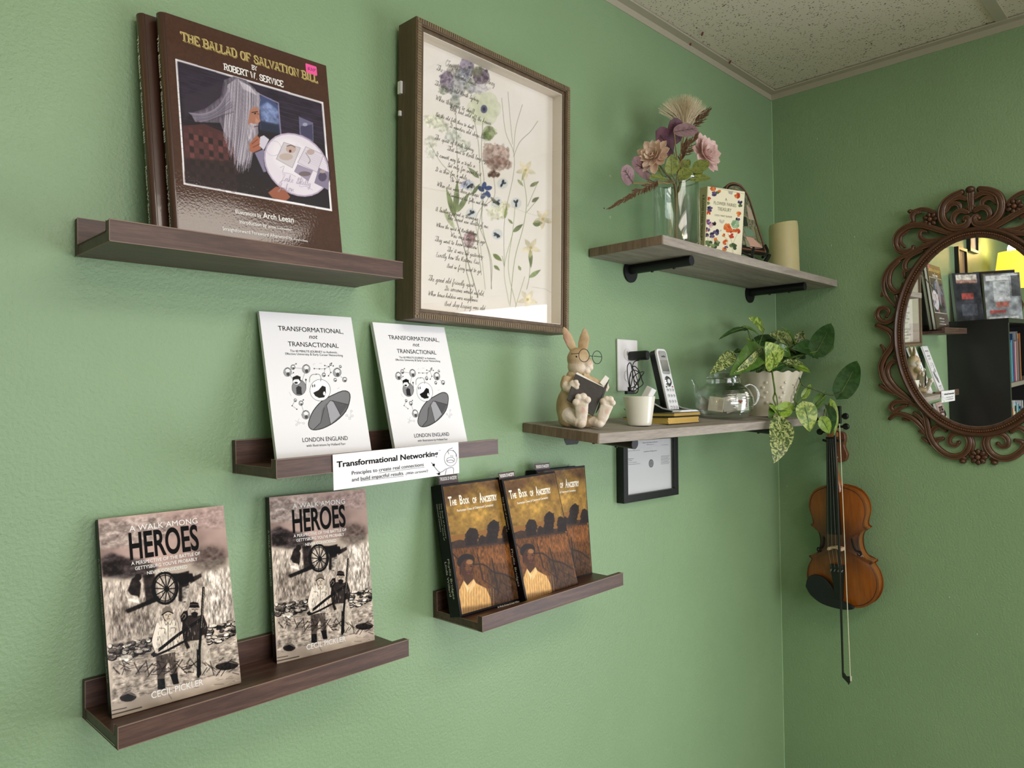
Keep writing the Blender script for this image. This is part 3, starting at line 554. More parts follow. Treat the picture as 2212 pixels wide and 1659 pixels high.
# dry stone wall
for k in range(120):
    if k < 70: x = rr.uniform(235, 480); y = 1020+rr.uniform(-42, 42)-(x-235)*.14
    else: x = rr.uniform(800, 985); y = 940+rr.uniform(-62, 40)-(x-800)*.22
    a, b = rr.uniform(14, 34), rr.uniform(8, 17); P.ell(x, y, a, b, '1f1b1a', .85, 0, rr.uniform(-20, 5), n=10); P.ell(x-2, y-3, a*.82, b*.72, rr.choice(['c9bfb4', 'e2d9ce', '9b9189', '7c736d']), .9, 0, rr.uniform(-20, 5), tex=st2, n=10)
P.ell(330, 1060, 42, 26, 'd9d0c4', .9, 0, -8, tex=st2, n=9)
for x, y, a, b in ((930, 1105, 70, 26), (340, 1290, 50, 26)): P.ell(x, y, a, b, '2a2524', .85, .001, -6, tex=st); P.line([(x-a, y-6), (x, y-b), (x+a, y-8)], .001, 'd0c6ba', .5)
def q3(p): return [((210+x/3.95-150)*2.72, (1100+y/3.95-1030)*2.72) for x, y in p]
def G3(p, c, a=.97, so=.0003, tex=None): P.poly(q3(p), c, a, so, tex=tex)
def L3(p, w, c, a=.9, sm=3): P.line(q3(p), w, c, a, sm)
tx = .72+.5*n3
G3([(500, 1240), (665, 1205), (672, 1300), (690, 1420), (645, 1440), (612, 1300), (590, 1300), (575, 1440), (512, 1450), (505, 1340)], '6f6660', tex=tx)
G3([(512, 1440), (575, 1435), (580, 1530), (515, 1530)], '1a1615'); G3([(620, 1400), (680, 1390), (700, 1480), (650, 1490)], '1a1615')
G3([(500, 960), (570, 925), (600, 945), (640, 925), (690, 960), (700, 1060), (680, 1120), (665, 1200), (520, 1230), (508, 1120)], 'ddd3c6', tex=.8+.35*n3)
G3([(505, 955), (540, 960), (520, 1060), (505, 1130), (520, 1190), (490, 1205), (462, 1120), (480, 1030)], 'e6ddd1'); G3([(660, 945), (695, 965), (705, 1040), (690, 1100), (660, 1090), (668, 1020)], 'c9bfb2')
G3([(565, 880), (572, 935), (600, 960), (632, 935), (642, 870), (600, 850)], 'cabdae'); G3([(550, 885), (556, 838), (585, 812), (620, 815), (640, 845), (644, 872), (600, 858)], '857c74'); L3([(550, 888), (600, 858), (645, 874)], .0012, '1d1917'); L3([(556, 880), (566, 915), (585, 940)], .0008, '2a2422')
for l in ([(580, 888), (594, 886)], [(612, 884), (626, 884)], [(604, 890), (606, 905), (600, 908)], [(592, 922), (618, 920)]): L3(l, .0007, '2a2220')
for l in ([(570, 930), (585, 975), (600, 950), (620, 972), (638, 930)], [(600, 960), (604, 1080), (598, 1200)], [(500, 960), (478, 1040), (462, 1120), (490, 1205)], [(690, 960), (704, 1060), (684, 1120)], [(530, 1000), (575, 1005), (572, 1045)], [(625, 1000), (665, 1000), (662, 1040)], [(520, 1225), (600, 1200), (665, 1195)], [(540, 1100), (560, 1180)], [(640, 1080), (655, 1180)]): L3(l, .0006, '3a3230', .8)
G3([(720, 920), (790, 890), (850, 900), (905, 885), (935, 960), (945, 1020), (925, 1090), (880, 1110), (760, 1115), (735, 1050)], '4a4340', tex=tx); G3([(735, 930), (775, 1000), (770, 1120), (800, 1180), (770, 1195), (740, 1120), (720, 1010)], '3a3431')
G3([(790, 1110), (925, 1100), (960, 1180), (985, 1300), (990, 1410), (905, 1420), (885, 1250), (865, 1420), (800, 1415), (795, 1260)], 'cfc4b7', tex=.7+.5*n3); G3([(850, 1180), (885, 1200), (890, 1410), (852, 1415)], '241d1a', .85, .0008)
G3([(797, 825), (802, 880), (830, 905), (858, 885), (866, 822)], 'bfb2a4'); G3([(800, 872), (830, 862), (860, 872), (852, 905), (830, 915), (808, 902)], '2d2624'); G3([(785, 822), (790, 785), (815, 776), (860, 785), (868, 822), (830, 830)], '322b29'); L3([(786, 822), (868, 822)], .0014, '0f0c0b', 1, 0); L3([(792, 800), (862, 800)], .0006, '8a807a', .8, 0)
for l in ([(808, 840), (822, 840)], [(840, 838), (856, 840)], [(831, 842), (833, 856)], [(816, 868), (830, 864), (846, 868)]): L3(l, .0008, '1f1917', .95, 0)
G3([(708, 900), (735, 858), (768, 850), (775, 900), (750, 950), (712, 945)], '2a2321', .9, .0006); L3([(720, 910), (740, 880), (755, 900), (735, 925)], .0007, 'a89d92'); G3([(770, 1180), (795, 1170), (800, 1200), (775, 1210)], 'c3b6a8'); G3([(878, 1070), (915, 1060), (920, 1095), (885, 1100)], 'c3b6a8')
L3([(905, 660), (895, 850), (884, 1050), (872, 1230), (868, 1420)], .0030, '1c1614', 1, 2); L3([(908, 660), (899, 850), (889, 1000)], .0006, 'd8cec2', .8, 2); L3([(470, 1225), (560, 1160), (700, 1050), (880, 930)], .0036, '15100e', 1, 2); L3([(480, 1240), (600, 1190), (750, 1110)], .0026, '231c19', .9, 2); G3([(490, 1170), (520, 1180), (520, 1215), (492, 1212)], 'd2c6b8'); G3([(668, 1085), (700, 1075), (705, 1105), (675, 1115)], 'd2c6b8')
for k in range(170):
    x = rr.uniform(500, 960); y = rr.uniform(940, 1400); L3([(x, y), (x+rr.uniform(-6, 6), y+rr.uniform(10, 34))], .0004, rr.choice(['14100f', '2a2422', 'efe6da']), .55, 0)
# tall dark scrub and strokes round the figures, then a firmer tonal range
for k in range(60):
    x = rr.uniform(100, 1200); L3([(x, 1330+rr.uniform(-60, 90)), (x+rr.uniform(20, 90), 1320+rr.uniform(-60, 90))], .0012, rr.choice(['1d1816', '3a3330']), .55, 0)
P.c = np.clip((P.c-.60)*1.32+.56, 0, 1)
P.line([(243, 1395), (420, 1350)], .0012, '171413', .8); P.line([(245, 1370), (330, 1352)], .0009, '171413', .8); P.line([(600, 1300), (520, 1180), (580, 1230), (850, 1160)], .001, '3a3330', .4, 3)
SPB = mat('black_glossy_spine', '09080a', .35, spec=.3)
def paperback(t, W_, H_, T_, spine, cover, arc=0.):
    M().box(.0008, W_-.0012, .0006, T_-.0006, .0008, H_-.0008).build('page_block', PAPER, t, world=False)
    M().box(0, W_, 0, .0006, 0, H_).box(0, .0006, .0006, T_-.0006, 0, H_).box(0, W_, T_-.0006, T_, 0, H_).build('cover', cover, t, world=False)
t = bookroot('paperback_book', 'grey war drawing paperback at the left end of the lowest ledge', 'book', -1.8536, -.0658, 1.1953, 13.4, -2.7, .1, 'grey war drawing paperbacks')
paperback(t, BW, BH, .0125, SPB, SPB)
P.build('cover_print', PRINTS, t)
T = PT(Hh); T.at('A WALK AMONG', (352, 318), (748, 275), 33, .0, y=-.0006)
T.at('A PERSPECTIVE OF THE BATTLE OF', (363, 510), (765, 455), 20, .006); T.at("GETTYSBURG YOU'VE PROBABLY", (385, 538), (750, 488), 20, .006); T.at('NEVER CONSIDERED', (455, 565), (690, 530), 19, .006); T.at('CECIL PICKLER', (480, 1297), (790, 1220), 40, .01)
T.done('white_lettering', INKW, t)
T = PT(Hh); T.at('HEROES', (357, 474), (760, 425), 150, .022, y=-.0007); T.done('bold_black_lettering', INKB, t)
T = Txt(); T.spine('A WALK AMONG HEROES', BH*.80, BH*.46, .0095, .0035, bold=.01); T.spine('CECIL PICKLER', BH*.30, BH*.17, .0095, .0035, bold=.01); T.done('spine_lettering', mat('dim_white_ink', 'b9b4ae', .5), t)
t2 = copy_tree(t, Matrix.Translation((-1.6407, -.0418, 1.1940)) @ Matrix.Rotation(rad(-6.3), 4, 'Z') @ Matrix.Rotation(rad(-6.9), 4, 'X') @ Matrix.Rotation(rad(.4), 4, 'Y'), 'grey war drawing paperback standing under the white sign')
# ---- the two white cartoon paperbacks
TW, TH = .1404, .2166
Ht = Hq(((285, 115), (993, 175), (1150, 1180), (420, 1270)), TW, TH, (0, 0, .0125, .006))
P = Paint(TW, TH, 300, 460, Ht, 'f3f2f4')
def ringp(cx, cy, rx, ry, fill='ffffff', w=.0006, rot=0, c='1a1a1a'):
    P.ell(cx, cy, rx, ry, c, 1, 0, rot); k = w*4300; P.ell(cx, cy, rx-k, ry-k, fill, 1, 0, rot)
PB = [(825, 776), (930, 731), (980, 745), (985, 800), (955, 886), (877, 965), (778, 1019), (703, 1031), (671, 1006), (671, 962), (705, 884), (764, 815)]
PB0 = PB; P.poly(smoothcurve(PB0+[PB[0]], 5), '6b6b6d', 1); P.poly([(825, 776), (930, 731), (980, 745), (985, 800), (972, 835), (850, 808), (800, 830), (770, 880), (762, 975), (703, 1031), (671, 1006), (671, 962), (705, 884), (764, 815)], '7d7d80', 1)
P.poly([(808, 840), (832, 806), (862, 812), (912, 918), (840, 985)], 'a6a6ab', 1); P.poly([(862, 812), (972, 835), (915, 915)], '57575a')
for l in ([(790, 860), (762, 975), (705, 1030)], [(850, 805), (972, 835)], [(808, 840), (838, 986)], [(860, 812), (915, 915)], [(808, 840), (835, 804), (862, 812)]): P.line(l, .0006, '151515')
P.line(PB+[PB[0]], .0011, '101010', 1, 3)
ringp(758, 725, 80, 84); P.poly([(705, 745), (745, 725), (775, 690), (800, 700), (803, 745), (790, 780), (750, 785), (720, 770)], '141314', 1); P.ell(790, 750, 9, 15, 'ffffff', 1); P.ell(700, 693, 4, 12, '141314'); P.ell(716, 690, 4, 12, '141314')
P.line([(676, 662), (680, 625), (700, 605), (730, 605)], .0006, '222222', 1, 3); P.line([(725, 600), (755, 608), (765, 640), (760, 655)], .0006, '222222', 1, 3)
ringp(594, 705, 56, 62, '8d8d90'); P.poly([(572, 705), (590, 690), (612, 700), (618, 760), (575, 755)], '2c2c2e'); ringp(577, 655, 32, 30); P.poly([(545, 655), (545, 625), (580, 610), (607, 622), (606, 660), (590, 640), (560, 642)], '121212'); P.ell(572, 668, 14, 8, '1c1c1c'); P.line([(648, 715), (648, 640)], .0006, '222222'); P.ell(648, 645, 6, 8, '222222')
for cx, cy, r_ in ((506, 585, 32), (650, 562, 32), (888, 590, 32), (548, 548, 18), (786, 608, 15), (945, 645, 18), (838, 530, 9), (912, 546, 10), (873, 647, 13), (565, 803, 12), (610, 825, 18), (647, 915, 32)):
    ringp(cx, cy, r_, r_*1.1, 'a5a5a8', .0004); P.ell(cx+2, cy-r_*.35, r_*.55, r_*.5, 'f0f0f0'); P.ell(cx+4, cy+r_*.5, r_*.4, r_*.45, '4a4a4c'); P.line([(cx-r_*.5, cy-r_*.7), (cx, cy-r_), (cx+r_*.6, cy-r_*.6)], .0006, '1f1f1f')
for l in ([(565, 553), (615, 558)], [(638, 595), (615, 665)], [(528, 612), (548, 645)], [(713, 560), (752, 562), (793, 562), (825, 545), (838, 530)], [(825, 545), (840, 590), (822, 615)], [(793, 562), (788, 600)], [(793, 537), (825, 545)], [(915, 620), (930, 635)], [(565, 803), (541, 845), (577, 872)], [(615, 843), (630, 890)], [(630, 800), (615, 815)], [(553, 530), (572, 522)], [(540, 600), (552, 590)], [(620, 920), (612, 912)]): P.line(l, .0004, '5a5a5a')
for x, y in ((752, 562), (793, 562), (825, 545), (840, 590), (822, 615), (713, 560), (793, 537), (541, 845), (577, 872), (572, 522), (552, 590), (628, 800), (845, 520), (858, 540)): P.ell(x, y, 5, 5, '2f2f2f')
for l in ([(565, 960), (590, 975), (630, 980)], [(575, 995), (595, 945)], [(962, 918), (985, 940), (1005, 920)], [(985, 940), (997, 885)], [(705, 530), (715, 522)], [(890, 715), (905, 705)], [(518, 740), (535, 768)], [(752, 520), (770, 520)]): P.line(l, .0006, 'c9c9cc')
for x, y in ((595, 980), (630, 980), (575, 993), (962, 918), (1005, 922), (997, 885), (985, 943)): P.ell(x, y, 9, 9, 'c9c9cc'); P.ell(x, y, 5, 5, 'f3f2f4')
COVW = mat('white_paperback_cover', 'efeef0', .4)
t = bookroot('paperback_book', 'white cartoon paperback at the left end of the middle ledge', 'book', -1.6538, -.0723, 1.4650, 16.66, -5.8, -.26, 'white cartoon paperbacks')
paperback(t, TW, TH, .007, COVW, COVW); P.build('cover_print', PRINTS, t)
T = PT(Ht); T.at('TRANSFORMATIONAL,', (435, 260), (935, 303), 36); T.at('not', (675, 333), (740, 333), 34, .0, .25); T.at('TRANSACTIONAL', (512, 383), (900, 408), 36)
T.at('The 60 MINUTE JOURNEY to Authentic,', (527, 427), (892, 450), 17); T.at('Effective University & Early Career Networking', (490, 447), (932, 474), 17); T.at('LONDON ENGLAND', (622, 1125), (972, 1110), 34); T.at('with illustrations by Holland Farr', (652, 1162), (955, 1147), 19, .0)
T.done('black_lettering', INKB, t)
copy_tree(t, Matrix.Translation((-1.4628, -.0748, 1.4620)) @ Matrix.Rotation(rad(-2.9), 4, 'Z') @ Matrix.Rotation(rad(-17.3), 4, 'X') @ Matrix.Rotation(rad(.28), 4, 'Y'), 'white cartoon paperback under the corner of the big frame')
# ---- sign card on the ledge lip
a = [A(*p, .1230) for p in ((719.6, 980.5), (990.6, 956.7), (993.4, 1021.7), (721.6, 1059.6))]; sx, sz = a[3][0], a[3][2]; SW = (a[1][0]-a[0][0]+a[2][0]-a[3][0])/2; SH = (a[0][2]-a[3][2]+a[1][2]-a[2][2])/2
ang = math.atan2(a[2][2]-a[3][2], SW)
t = thing('sign_card', 'white sign card taped to the lip of the middle ledge', 'sign', Matrix.Translation((sx, -.1222, sz)) @ Matrix.Rotation(-ang, 4, 'Y'))
M().box(0, SW, 0, .0009, 0, SH).build('card', COVW, t, world=False)
Hs = homog(((855, 1215), (1822, 1130), (1832, 1362), (862, 1497)), [(0, SH), (SW, SH), (SW, 0), (0, 0)])
T = PT(Hs); T.at('Transformational Networking', (887, 1305), (1672, 1240), 46, .02); T.at('TM', (1676, 1194), (1690, 1192), 7)
T.at('Principles to create real connections', (1007, 1372), (1565, 1310), 30); T.at('and build impactful results.', (1007, 1422), (1415, 1378), 30); T.at('(With cartoons!)', (1430, 1375), (1597, 1352), 20, 0, .25)
def rb(T, pts, w=.0006, k=3, y=-.0005): T.ribbon(smoothcurve([T.H(*p) for p in pts], k) if k else [T.H(*p) for p in pts], w, y)
for l in ([(1215, 1360), (1570, 1316)], [(1075, 1422), (1412, 1384)]): rb(T, l, .0004, 0)
for e in ((1766, 1250, 47, 60), (1766, 1264, 30, 20)): rb(T, [(e[0]+e[2]*math.cos(t_), e[1]+e[3]*math.sin(t_)) for t_ in np.linspace(0, 6.3, 22)], .0005, 2)
for l in ([(1740, 1270), (1770, 1262), (1792, 1274)], [(1752, 1220), (1745, 1190), (1780, 1172)], [(1782, 1190), (1805, 1215), (1806, 1240)], [(1622, 1280), (1650, 1320), (1690, 1357), (1735, 1328)], [(1690, 1357), (1678, 1368), (1660, 1366)], [(1727, 1376), (1740, 1330), (1785, 1322), (1788, 1366)], [(1770, 1240), (1768, 1225)], [(1781, 1242), (1780, 1228)]): rb(T, l, .0006, 3)
for x, y in ((1640, 1300), (1680, 1368)): T.ribbon([T.H(x-8, y), T.H(x+8, y)], .0035)
T.done('black_lettering', INKB, t)
# ---- the three orange and black portrait books with bookmarks
NW, NH, NT_ = .1390, .2145, .028
Hn = Hq(((728, 238), (1190, 185), (1412, 1140), (950, 1305)), NW, NH)
P = Paint(NW-.006, NH-.008, 190, 290, lambda p, q=None: ([(lambda r: (r[0]-.004, r[1]-.004))(Hn(*k)) for k in p] if q is None else (Hn(p, q)[0]-.004, Hn(p, q)[1]-.004)), '8a5f2e')
s1 = .62+.62*vnoise(290, 190, 26, 14, 31); s2 = .5+1.*vnoise(290, 190, 40, 60, 32, 3); s3 = vnoise(290, 190, 5, 4, 33)
P.poly([(0, .125), (.14, .125), (.14, .22), (0, .22)], '9c7738', 1, 0, s1, raw=True)
P.poly([(0, .178), (.05, .19), (.07, .205), (.14, .175), (.14, .22), (0, .22)], '5f4228', .9, .008, s1, raw=True)
P.poly([(.02, .135), (.09, .14), (.10, .17), (.03, .175)], 'd3a54e', .55, .010, s1, raw=True)
def G(*p, c='2a2019', a=.95, s=.0008, tex=None): P.poly(p, c, a, s, tex=tex)
G((820, 700), (900, 672), (1000, 690), (1270, 650), (1290, 690), (1310, 720), (830, 755), c='3b2a22', tex=s1)
G((830, 750), (1310, 695), (1412, 1140), (955, 1300), c='613c1d', tex=s2); G((1020, 760), (1300, 700), (1330, 850), (1060, 860), c='83522a', a=.7, s=.004, tex=s2)
G((1120, 900), (1350, 960), (1400, 1140), (1200, 1200), c='46301f', a=.85, s=.006, tex=s2); G((845, 770), (930, 760), (940, 1050), (900, 1000), c='6a411f', a=.8, tex=s2)
for x, y, a_, b_ in ((993, 640, 48, 60), (975, 665, 30, 40), (1075, 672, 24, 30), (1148, 600, 42, 72), (1150, 560, 40, 38), (1140, 660, 45, 34), (1250, 610, 34, 48), (1270, 640, 40, 40)):
    P.ell(x, y, a_, b_, '241b17', .95, .0008, 0)
    P.poly([(x-a_*.8, y+b_*.2), (x+a_*.8, y+b_*.2), (x+a_*.9, 712-(x-990)*.12), (x-a_*.9, 722-(x-990)*.12)], '241b17', .95, .0006)
    for k in range(16): q_ = random.random()*6.3; P.ell(x+a_*.95*math.cos(q_), y+b_*.95*math.sin(q_), 10, 7, '2b211b', .85, 0, random.random()*180)
for l, w in (([(1045, 790), (1075, 900), (1100, 990)], .0026), ([(1155, 820), (1190, 960), (1225, 1100)], .0028), ([(1020, 870), (1100, 870), (1180, 930), (1260, 945), (1360, 1000)], .0024), ([(850, 780), (910, 850), (925, 950)], .0024), ([(1100, 990), (1300, 1130)], .0012), ([(1225, 1000), (1380, 1080)], .001)): P.line(l, w, '2a1f1a', .9, 3)
P.ell(965, 830, 62, 45, '231a16', 1, .0006); P.ell(915, 850, 22, 40, '231a16', 1, .0006); P.ell(1005, 845, 20, 50, '231a16', 1, .0006)
P.ell(972, 900, 50, 72, '46291a', 1, .0006); P.ell(985, 880, 30, 50, '74482a', .8, .0018); P.ell(990, 850, 26, 20, 'a9784a', .7, .001); G((950, 960), (1025, 950), (1030, 1050), (990, 1060), (955, 1010), c='4a2e1b', tex=None)
for x in (955, 1003): P.ell(x, 885, 9, 5, '1a1210', .95); P.line([(x-13, 872), (x+13, 869)], .0006, '1a1210')
P.line([(985, 885), (990, 915), (982, 922)], .0006, '3a2416', .9); P.ell(988, 945, 14, 7, '6d3426', .9); P.ell(988, 922, 9, 5, '472b1a', .7)
G((925, 1080), (955, 1000), (985, 1040), (1030, 985), (1050, 1020), (1130, 1060), (1165, 1130), (1185, 1230), (955, 1310), (925, 1180), c='d9a866', a=1, s=.0004, tex=.85+.3*vnoise(290, 190, 30, 60, 35, 2))
for k in range(26):
    x = 925+k*10; P.line([(x+10, 1060), (x+25, 1290-(x-925)*.3)], .0005, 'f3d9a4' if k % 2 else '93612f', .7)
G((955, 1005), (990, 1100), (1000, 1060), (975, 1030), c='f0d29a', a=.9); G((1030, 988), (1050, 1022), (1005, 1110), (1000, 1060), c='e8c489', a=.9); G((925, 1230), (1185, 1180), (1190, 1240), (955, 1310), c='4a3018', a=.45, s=.004, tex=s1)
BC = mat('black_matte_book_case', '08070a', .45, spec=.22)
def ancestry(lbl, x, y, z, tl, yw, rl):
    return bookroot('hardback_book', lbl, 'book', x, y, z, tl, yw, rl, 'orange and black portrait books')
t = ancestry('thick black portrait book nearest the left end of its ledge', -1.3375, -.0720, 1.1960, 12., -3.0, .8)
M().box(0, NW, 0, .0025, 0, NH).box(0, NW, NT_-.0025, NT_, 0, NH).box(0, .0025, .0025, NT_-.0025, 0, NH).build('cover', BC, t, world=False, bevel=.0006); M().box(.002, NW-.003, .0025, NT_-.0025, .003, NH-.003).build('page_block', PAPER, t, world=False)
P.build('cover_print', PRINTS, t, .004, .004)
T = PT(Hn)
for s, p0, p1, h, b in (('T', (802, 405), (829, 402), 72, .03), ('HE', (829, 400), (862, 396), 40, .05), ('B', (885, 393), (908, 391), 72, .03), ('OOK', (910, 390), (958, 385), 42, .04), ('OF', (981, 385), (1012, 381), 42, .04), ('A', (1034, 382), (1057, 379), 76, .03), ('NCESTRY', (1058, 375), (1162, 364), 44, .05)): T.at(s, p0, p1, h, b)
T.at('Forgotten Ones of Oakwood Cemetery', (866, 445), (1138, 415), 19, .02); T.at('By Phyllis Bridges & Linda Willard', (1228, 1212), (1388, 1165), 14, .01)
T.done('white_lettering', mat('cream_ink', 'f3ead6', .5), t)
T = Txt()
for i, s in enumerate(('The Book of Ancestry', 'The Forgotten Ones of', 'Oakwood Cemetery')): T.spine(s, NH*.86, NH*(.86-.27*len(s)/20), .0075+i*.0058, .0045+i*.0058)
for i, s in enumerate(('Phyllis Bridges', 'Linda Willard')): T.spine(s, NH*(.435-.02*i), NH*(.435-.02*i-.30*len(s)/15), .0115+i*.0085, .0065+i*.0085)
T.done('spine_lettering', mat('cream_ink_spine', 'e9e4d8', .5), t)
def mwb(x, y, z, tl, yw, rl): return Matrix.Translation((x, y, z)) @ Matrix.Rotation(rad(yw), 4, 'Z') @ Matrix.Rotation(rad(-tl), 4, 'X') @ Matrix.Rotation(rad(-rl), 4, 'Y')
poses = [(-1.3375, -.0720, 1.1960, 12., -3.0, .8), (-1.2085, -.0955, 1.1965, 13.6, -1.3, 1.6), (-1.1295, -.0460, 1.1975, 7.0, -1.0, -.4)]
bA = [t, copy_tree(t, mwb(*poses[1]), 'thick black portrait book standing in front of another copy'), None]
bA[2] = copy_tree(t, mwb(-1.1100, -.0480, 1.1975, 4.5, -1.6, -.4), 'thick black portrait book at the right, half hidden behind another copy')
bA[2].matrix_world = bA[2].matrix_world
MARKM = mat('brown_bookmark_card', '4a3532', .5)
for k, (o, dx, up, dy) in enumerate(((bA[0], .001, .0150, .004), (bA[1], .000, .0120, .006), (bA[2], .001, .0120, .004))):
    mw = MW[o.name] if k < 2 else MW[o.name]
    b = thing('bookmark', ('brown printed bookmark poking out of the leftmost portrait book', 'brown printed bookmark poking out of the middle portrait book', 'brown printed bookmark poking out of the half hidden portrait book')[k], 'bookmark', mw @ Matrix.Translation((dx+.0, dy, NH-.02)) , 'bookmarks in the portrait books')
    M().box(0, .040, 0, .0006, 0, .02+up).build('card', MARKM, b, world=False); T = Txt(); T.line('THE BOOK OF ANCESTRY', .002, .038, .02+up-.0085, .0055, .03); T.done('lettering', INKW, b)
# ---- large brown picture book, and the copy behind it
LW, LH, LT = .2266, .2948, .0150
Hb = Hq(((562, 72), (1455, 360), (1555, 1418), (637, 1280)), LW, LH, (0, 0, .0177, .0206))
P = Paint(LW, LH, 340, 440, Hb, '45281c'); g1 = vnoise(440, 340, 110, 84, 41, 2); P.c *= (.9+.2*g1)[..., None]
fr = [(625, 332), (1438, 568), (1492, 1177), (668, 1025)]
P.poly([(622, 328), (1441, 564), (1496, 1181), (665, 1029)], 'f2eef0', 1); P.poly([(632, 341), (1431, 573), (1484, 1167), (675, 1020)], '1e1722', 1)
P.poly([(632, 341), (1431, 573), (1450, 800), (660, 620)], '2c2436', .8, .004, tex=.6+.8*vnoise(440, 340, 60, 12, 43))
for k in range(15): y = 345+k*34; P.line([(635, y), (900, y+70)], .0006, '4a4056', .35); P.line([(1195, 560+k*26), (1440, 620+k*30)], .0006, '5c5068', .45)
P.poly([(1085, 530), (1150, 545), (1195, 590), (1200, 740), (1090, 720)], '42507a', .95, .0006); P.poly([(1090, 590), (1130, 565), (1190, 610), (1195, 700), (1100, 680)], '8d9cc4', .6, .003, tex=.4+1.2*vnoise(440, 340, 50, 40, 44)); P.poly([(1090, 670), (1195, 690), (1198, 745), (1092, 730)], '1e2535', .8, .002); P.line([(1083, 520), (1190, 570), (1205, 745)], .0018, '8f86a4', .9)
P.poly([(1305, 645), (1385, 680), (1388, 790), (1310, 750)], '6d6a88', .95); P.poly([(1315, 700), (1380, 690), (1385, 780), (1318, 745)], '30304a', .7, .001); P.ell(1340, 690, 14, 10, 'b7b9cc', .7)
P.poly([(660, 700), (780, 690), (900, 740), (950, 820), (960, 1070), (672, 1015)], '4a2a2c', 1, .001)   # plaid shirt
for i in range(11):
    for j in range(9):
        x = 665+i*27+j*2; y = 700+j*36+i*6
        if (i+j) % 2: P.poly([(x, y), (x+24, y+6), (x+26, y+36), (x+2, y+30)], ('7c4442' if (i*j) % 3 else '5b3134'), .7 if y < 950 else .35)
        elif i % 2: P.poly([(x, y), (x+24, y+6), (x+26, y+36), (x+2, y+30)], '1d1518', .8)
P.poly([(672, 880), (980, 900), (1110, 1000), (1180, 1110), (672, 1020)], '1e1519', .75, .003)
def kp(x, y): return (140+(360+x/4.879-140)*0, 0)
def z2(p): return [((360+x/4.879-140)*2.592, (120+y/4.879)*2.592) for x, y in p]
P.poly(z2([(600, 250), (700, 210), (830, 250), (930, 350), (985, 460), (960, 520), (880, 560), (870, 800), (860, 1000), (800, 1150), (740, 1100), (690, 900), (600, 800), (560, 700), (300, 690), (250, 600), (420, 540), (560, 430)]), '756c7a', 1, .0012, tex=.5+.8*vnoise(440, 340, 20, 90, 46))
P.poly(z2([(180, 420), (420, 330), (600, 260), (580, 420), (400, 560), (240, 620), (180, 700)]), '332a38', .75, .004)
r4 = random.Random(9)
for k in range(170):                              # long front fall of hair
    u = r4.random(); x0_ = 640+u*330; y0_ = 230+abs(u-.3)*230; x1_ = 600+u*270+r4.uniform(-20, 20); y1_ = 830+350*math.sin(u*2.2)+r4.uniform(-90, 60); P.line(z2([(x0_, y0_), (x0_-20+u*10, (y0_+y1_)/2-60), (x1_, y1_)]), .0005, r4.choice(['d8d0da', 'efe9f0', '6d6472', '4b4350', 'b7aeb8', '8f8694']), .6, 4)
for k in range(90):                               # wisps blown back over the shoulder
    u = r4.random(); P.line(z2([(640+u*60, 330+u*260), (540-u*20, 520+u*130), (380+u*60, 600+u*80), (230+u*130, 590+u*110)]), .0005, r4.choice(['837b8c', '6a6272', '9a92a0', '463e4c']), .4, 4)
for k in range(14): u = k/14; P.line(z2([(760+u*120, 260+u*60), (800+u*150, 340+u*70)]), .0012, 'e5dfe8', .45)
P.poly([(1050, 590), (1080, 600), (1088, 660), (1075, 690), (1050, 700), (1035, 640)], 'b27a63', 1, .0006); P.poly([(1078, 640), (1092, 672), (1074, 680)], 'b9806a'); P.line([(1050, 625), (1078, 632)], .0014, '3a2a2a'); P.poly([(1040, 690), (1075, 685), (1080, 740), (1050, 820), (1025, 880), (1015, 760)], 'a39aa4', 1, .0008, tex=.6+.7*vnoise(440, 340, 20, 90, 47)); P.line([(1050, 705), (1078, 700)], .001, '4a2a28')
P.poly(z2([(870, 560), (940, 540), (955, 640), (975, 690), (930, 700), (900, 720), (870, 760), (850, 700)]), 'a8735e', 1, .0004); P.line(z2([(890, 590), (950, 580)]), .0012, '3b2a28'); P.ell(*z2([(925, 600)])[0], 6, 4, '1c1416'); P.poly(z2([(930, 640), (972, 680), (960, 700), (925, 695)]), 'c08a72', 1, .0003); P.poly(z2([(870, 700), (925, 710), (905, 760), (880, 850), (850, 900), (845, 780)]), 'b5adb8', .95, .0008, tex=.6+.7*vnoise(440, 340, 40, 90, 48))
P.poly([(1030, 800), (1070, 750), (1090, 770), (1095, 830), (1050, 850), (1030, 840)], 'a5654e', 1, .0006); P.poly([(1090, 760), (1110, 752), (1140, 775), (1110, 835), (1085, 810)], 'cfc9d6', 1)
P.poly([(1060, 850), (1110, 830), (1150, 950), (1110, 960)], '8f88a2', .9, .001)
for l_ in ([(1045, 800), (1075, 775)], [(1050, 820), (1088, 800)], [(1160, 1060), (1175, 1100)], [(1190, 1050), (1205, 1105)], [(1220, 1065), (1232, 1110)]): P.line(l_, .0008, '5a2f24', .8)
P.ell(1297, 925, 206, 163, '1a1218', .7, .001, 42); P.ell(1294, 918, 203, 158, 'b9a9c0', 1, 0, 43); P.ell(1294, 918, 194, 150, 'e4dbe4', 1, 0, 43); P.ell(1270, 880, 130, 90, 'efe9ee', .7, .006, 40)
for q_, c in (([(1222, 790), (1315, 822), (1270, 935), (1180, 885)], 'cfc6c9'), ([(1345, 815), (1445, 860), (1410, 960), (1300, 905)], 'd9d0da'), ([(1300, 915), (1385, 950), (1360, 1008), (1282, 955)], '9f94aa'), ([(1420, 935), (1475, 960), (1475, 1060), (1395, 1020)], '857b93')): P.poly(q_, c, 1); P.line(q_+[q_[0]], .0006, '7d7488', .8)
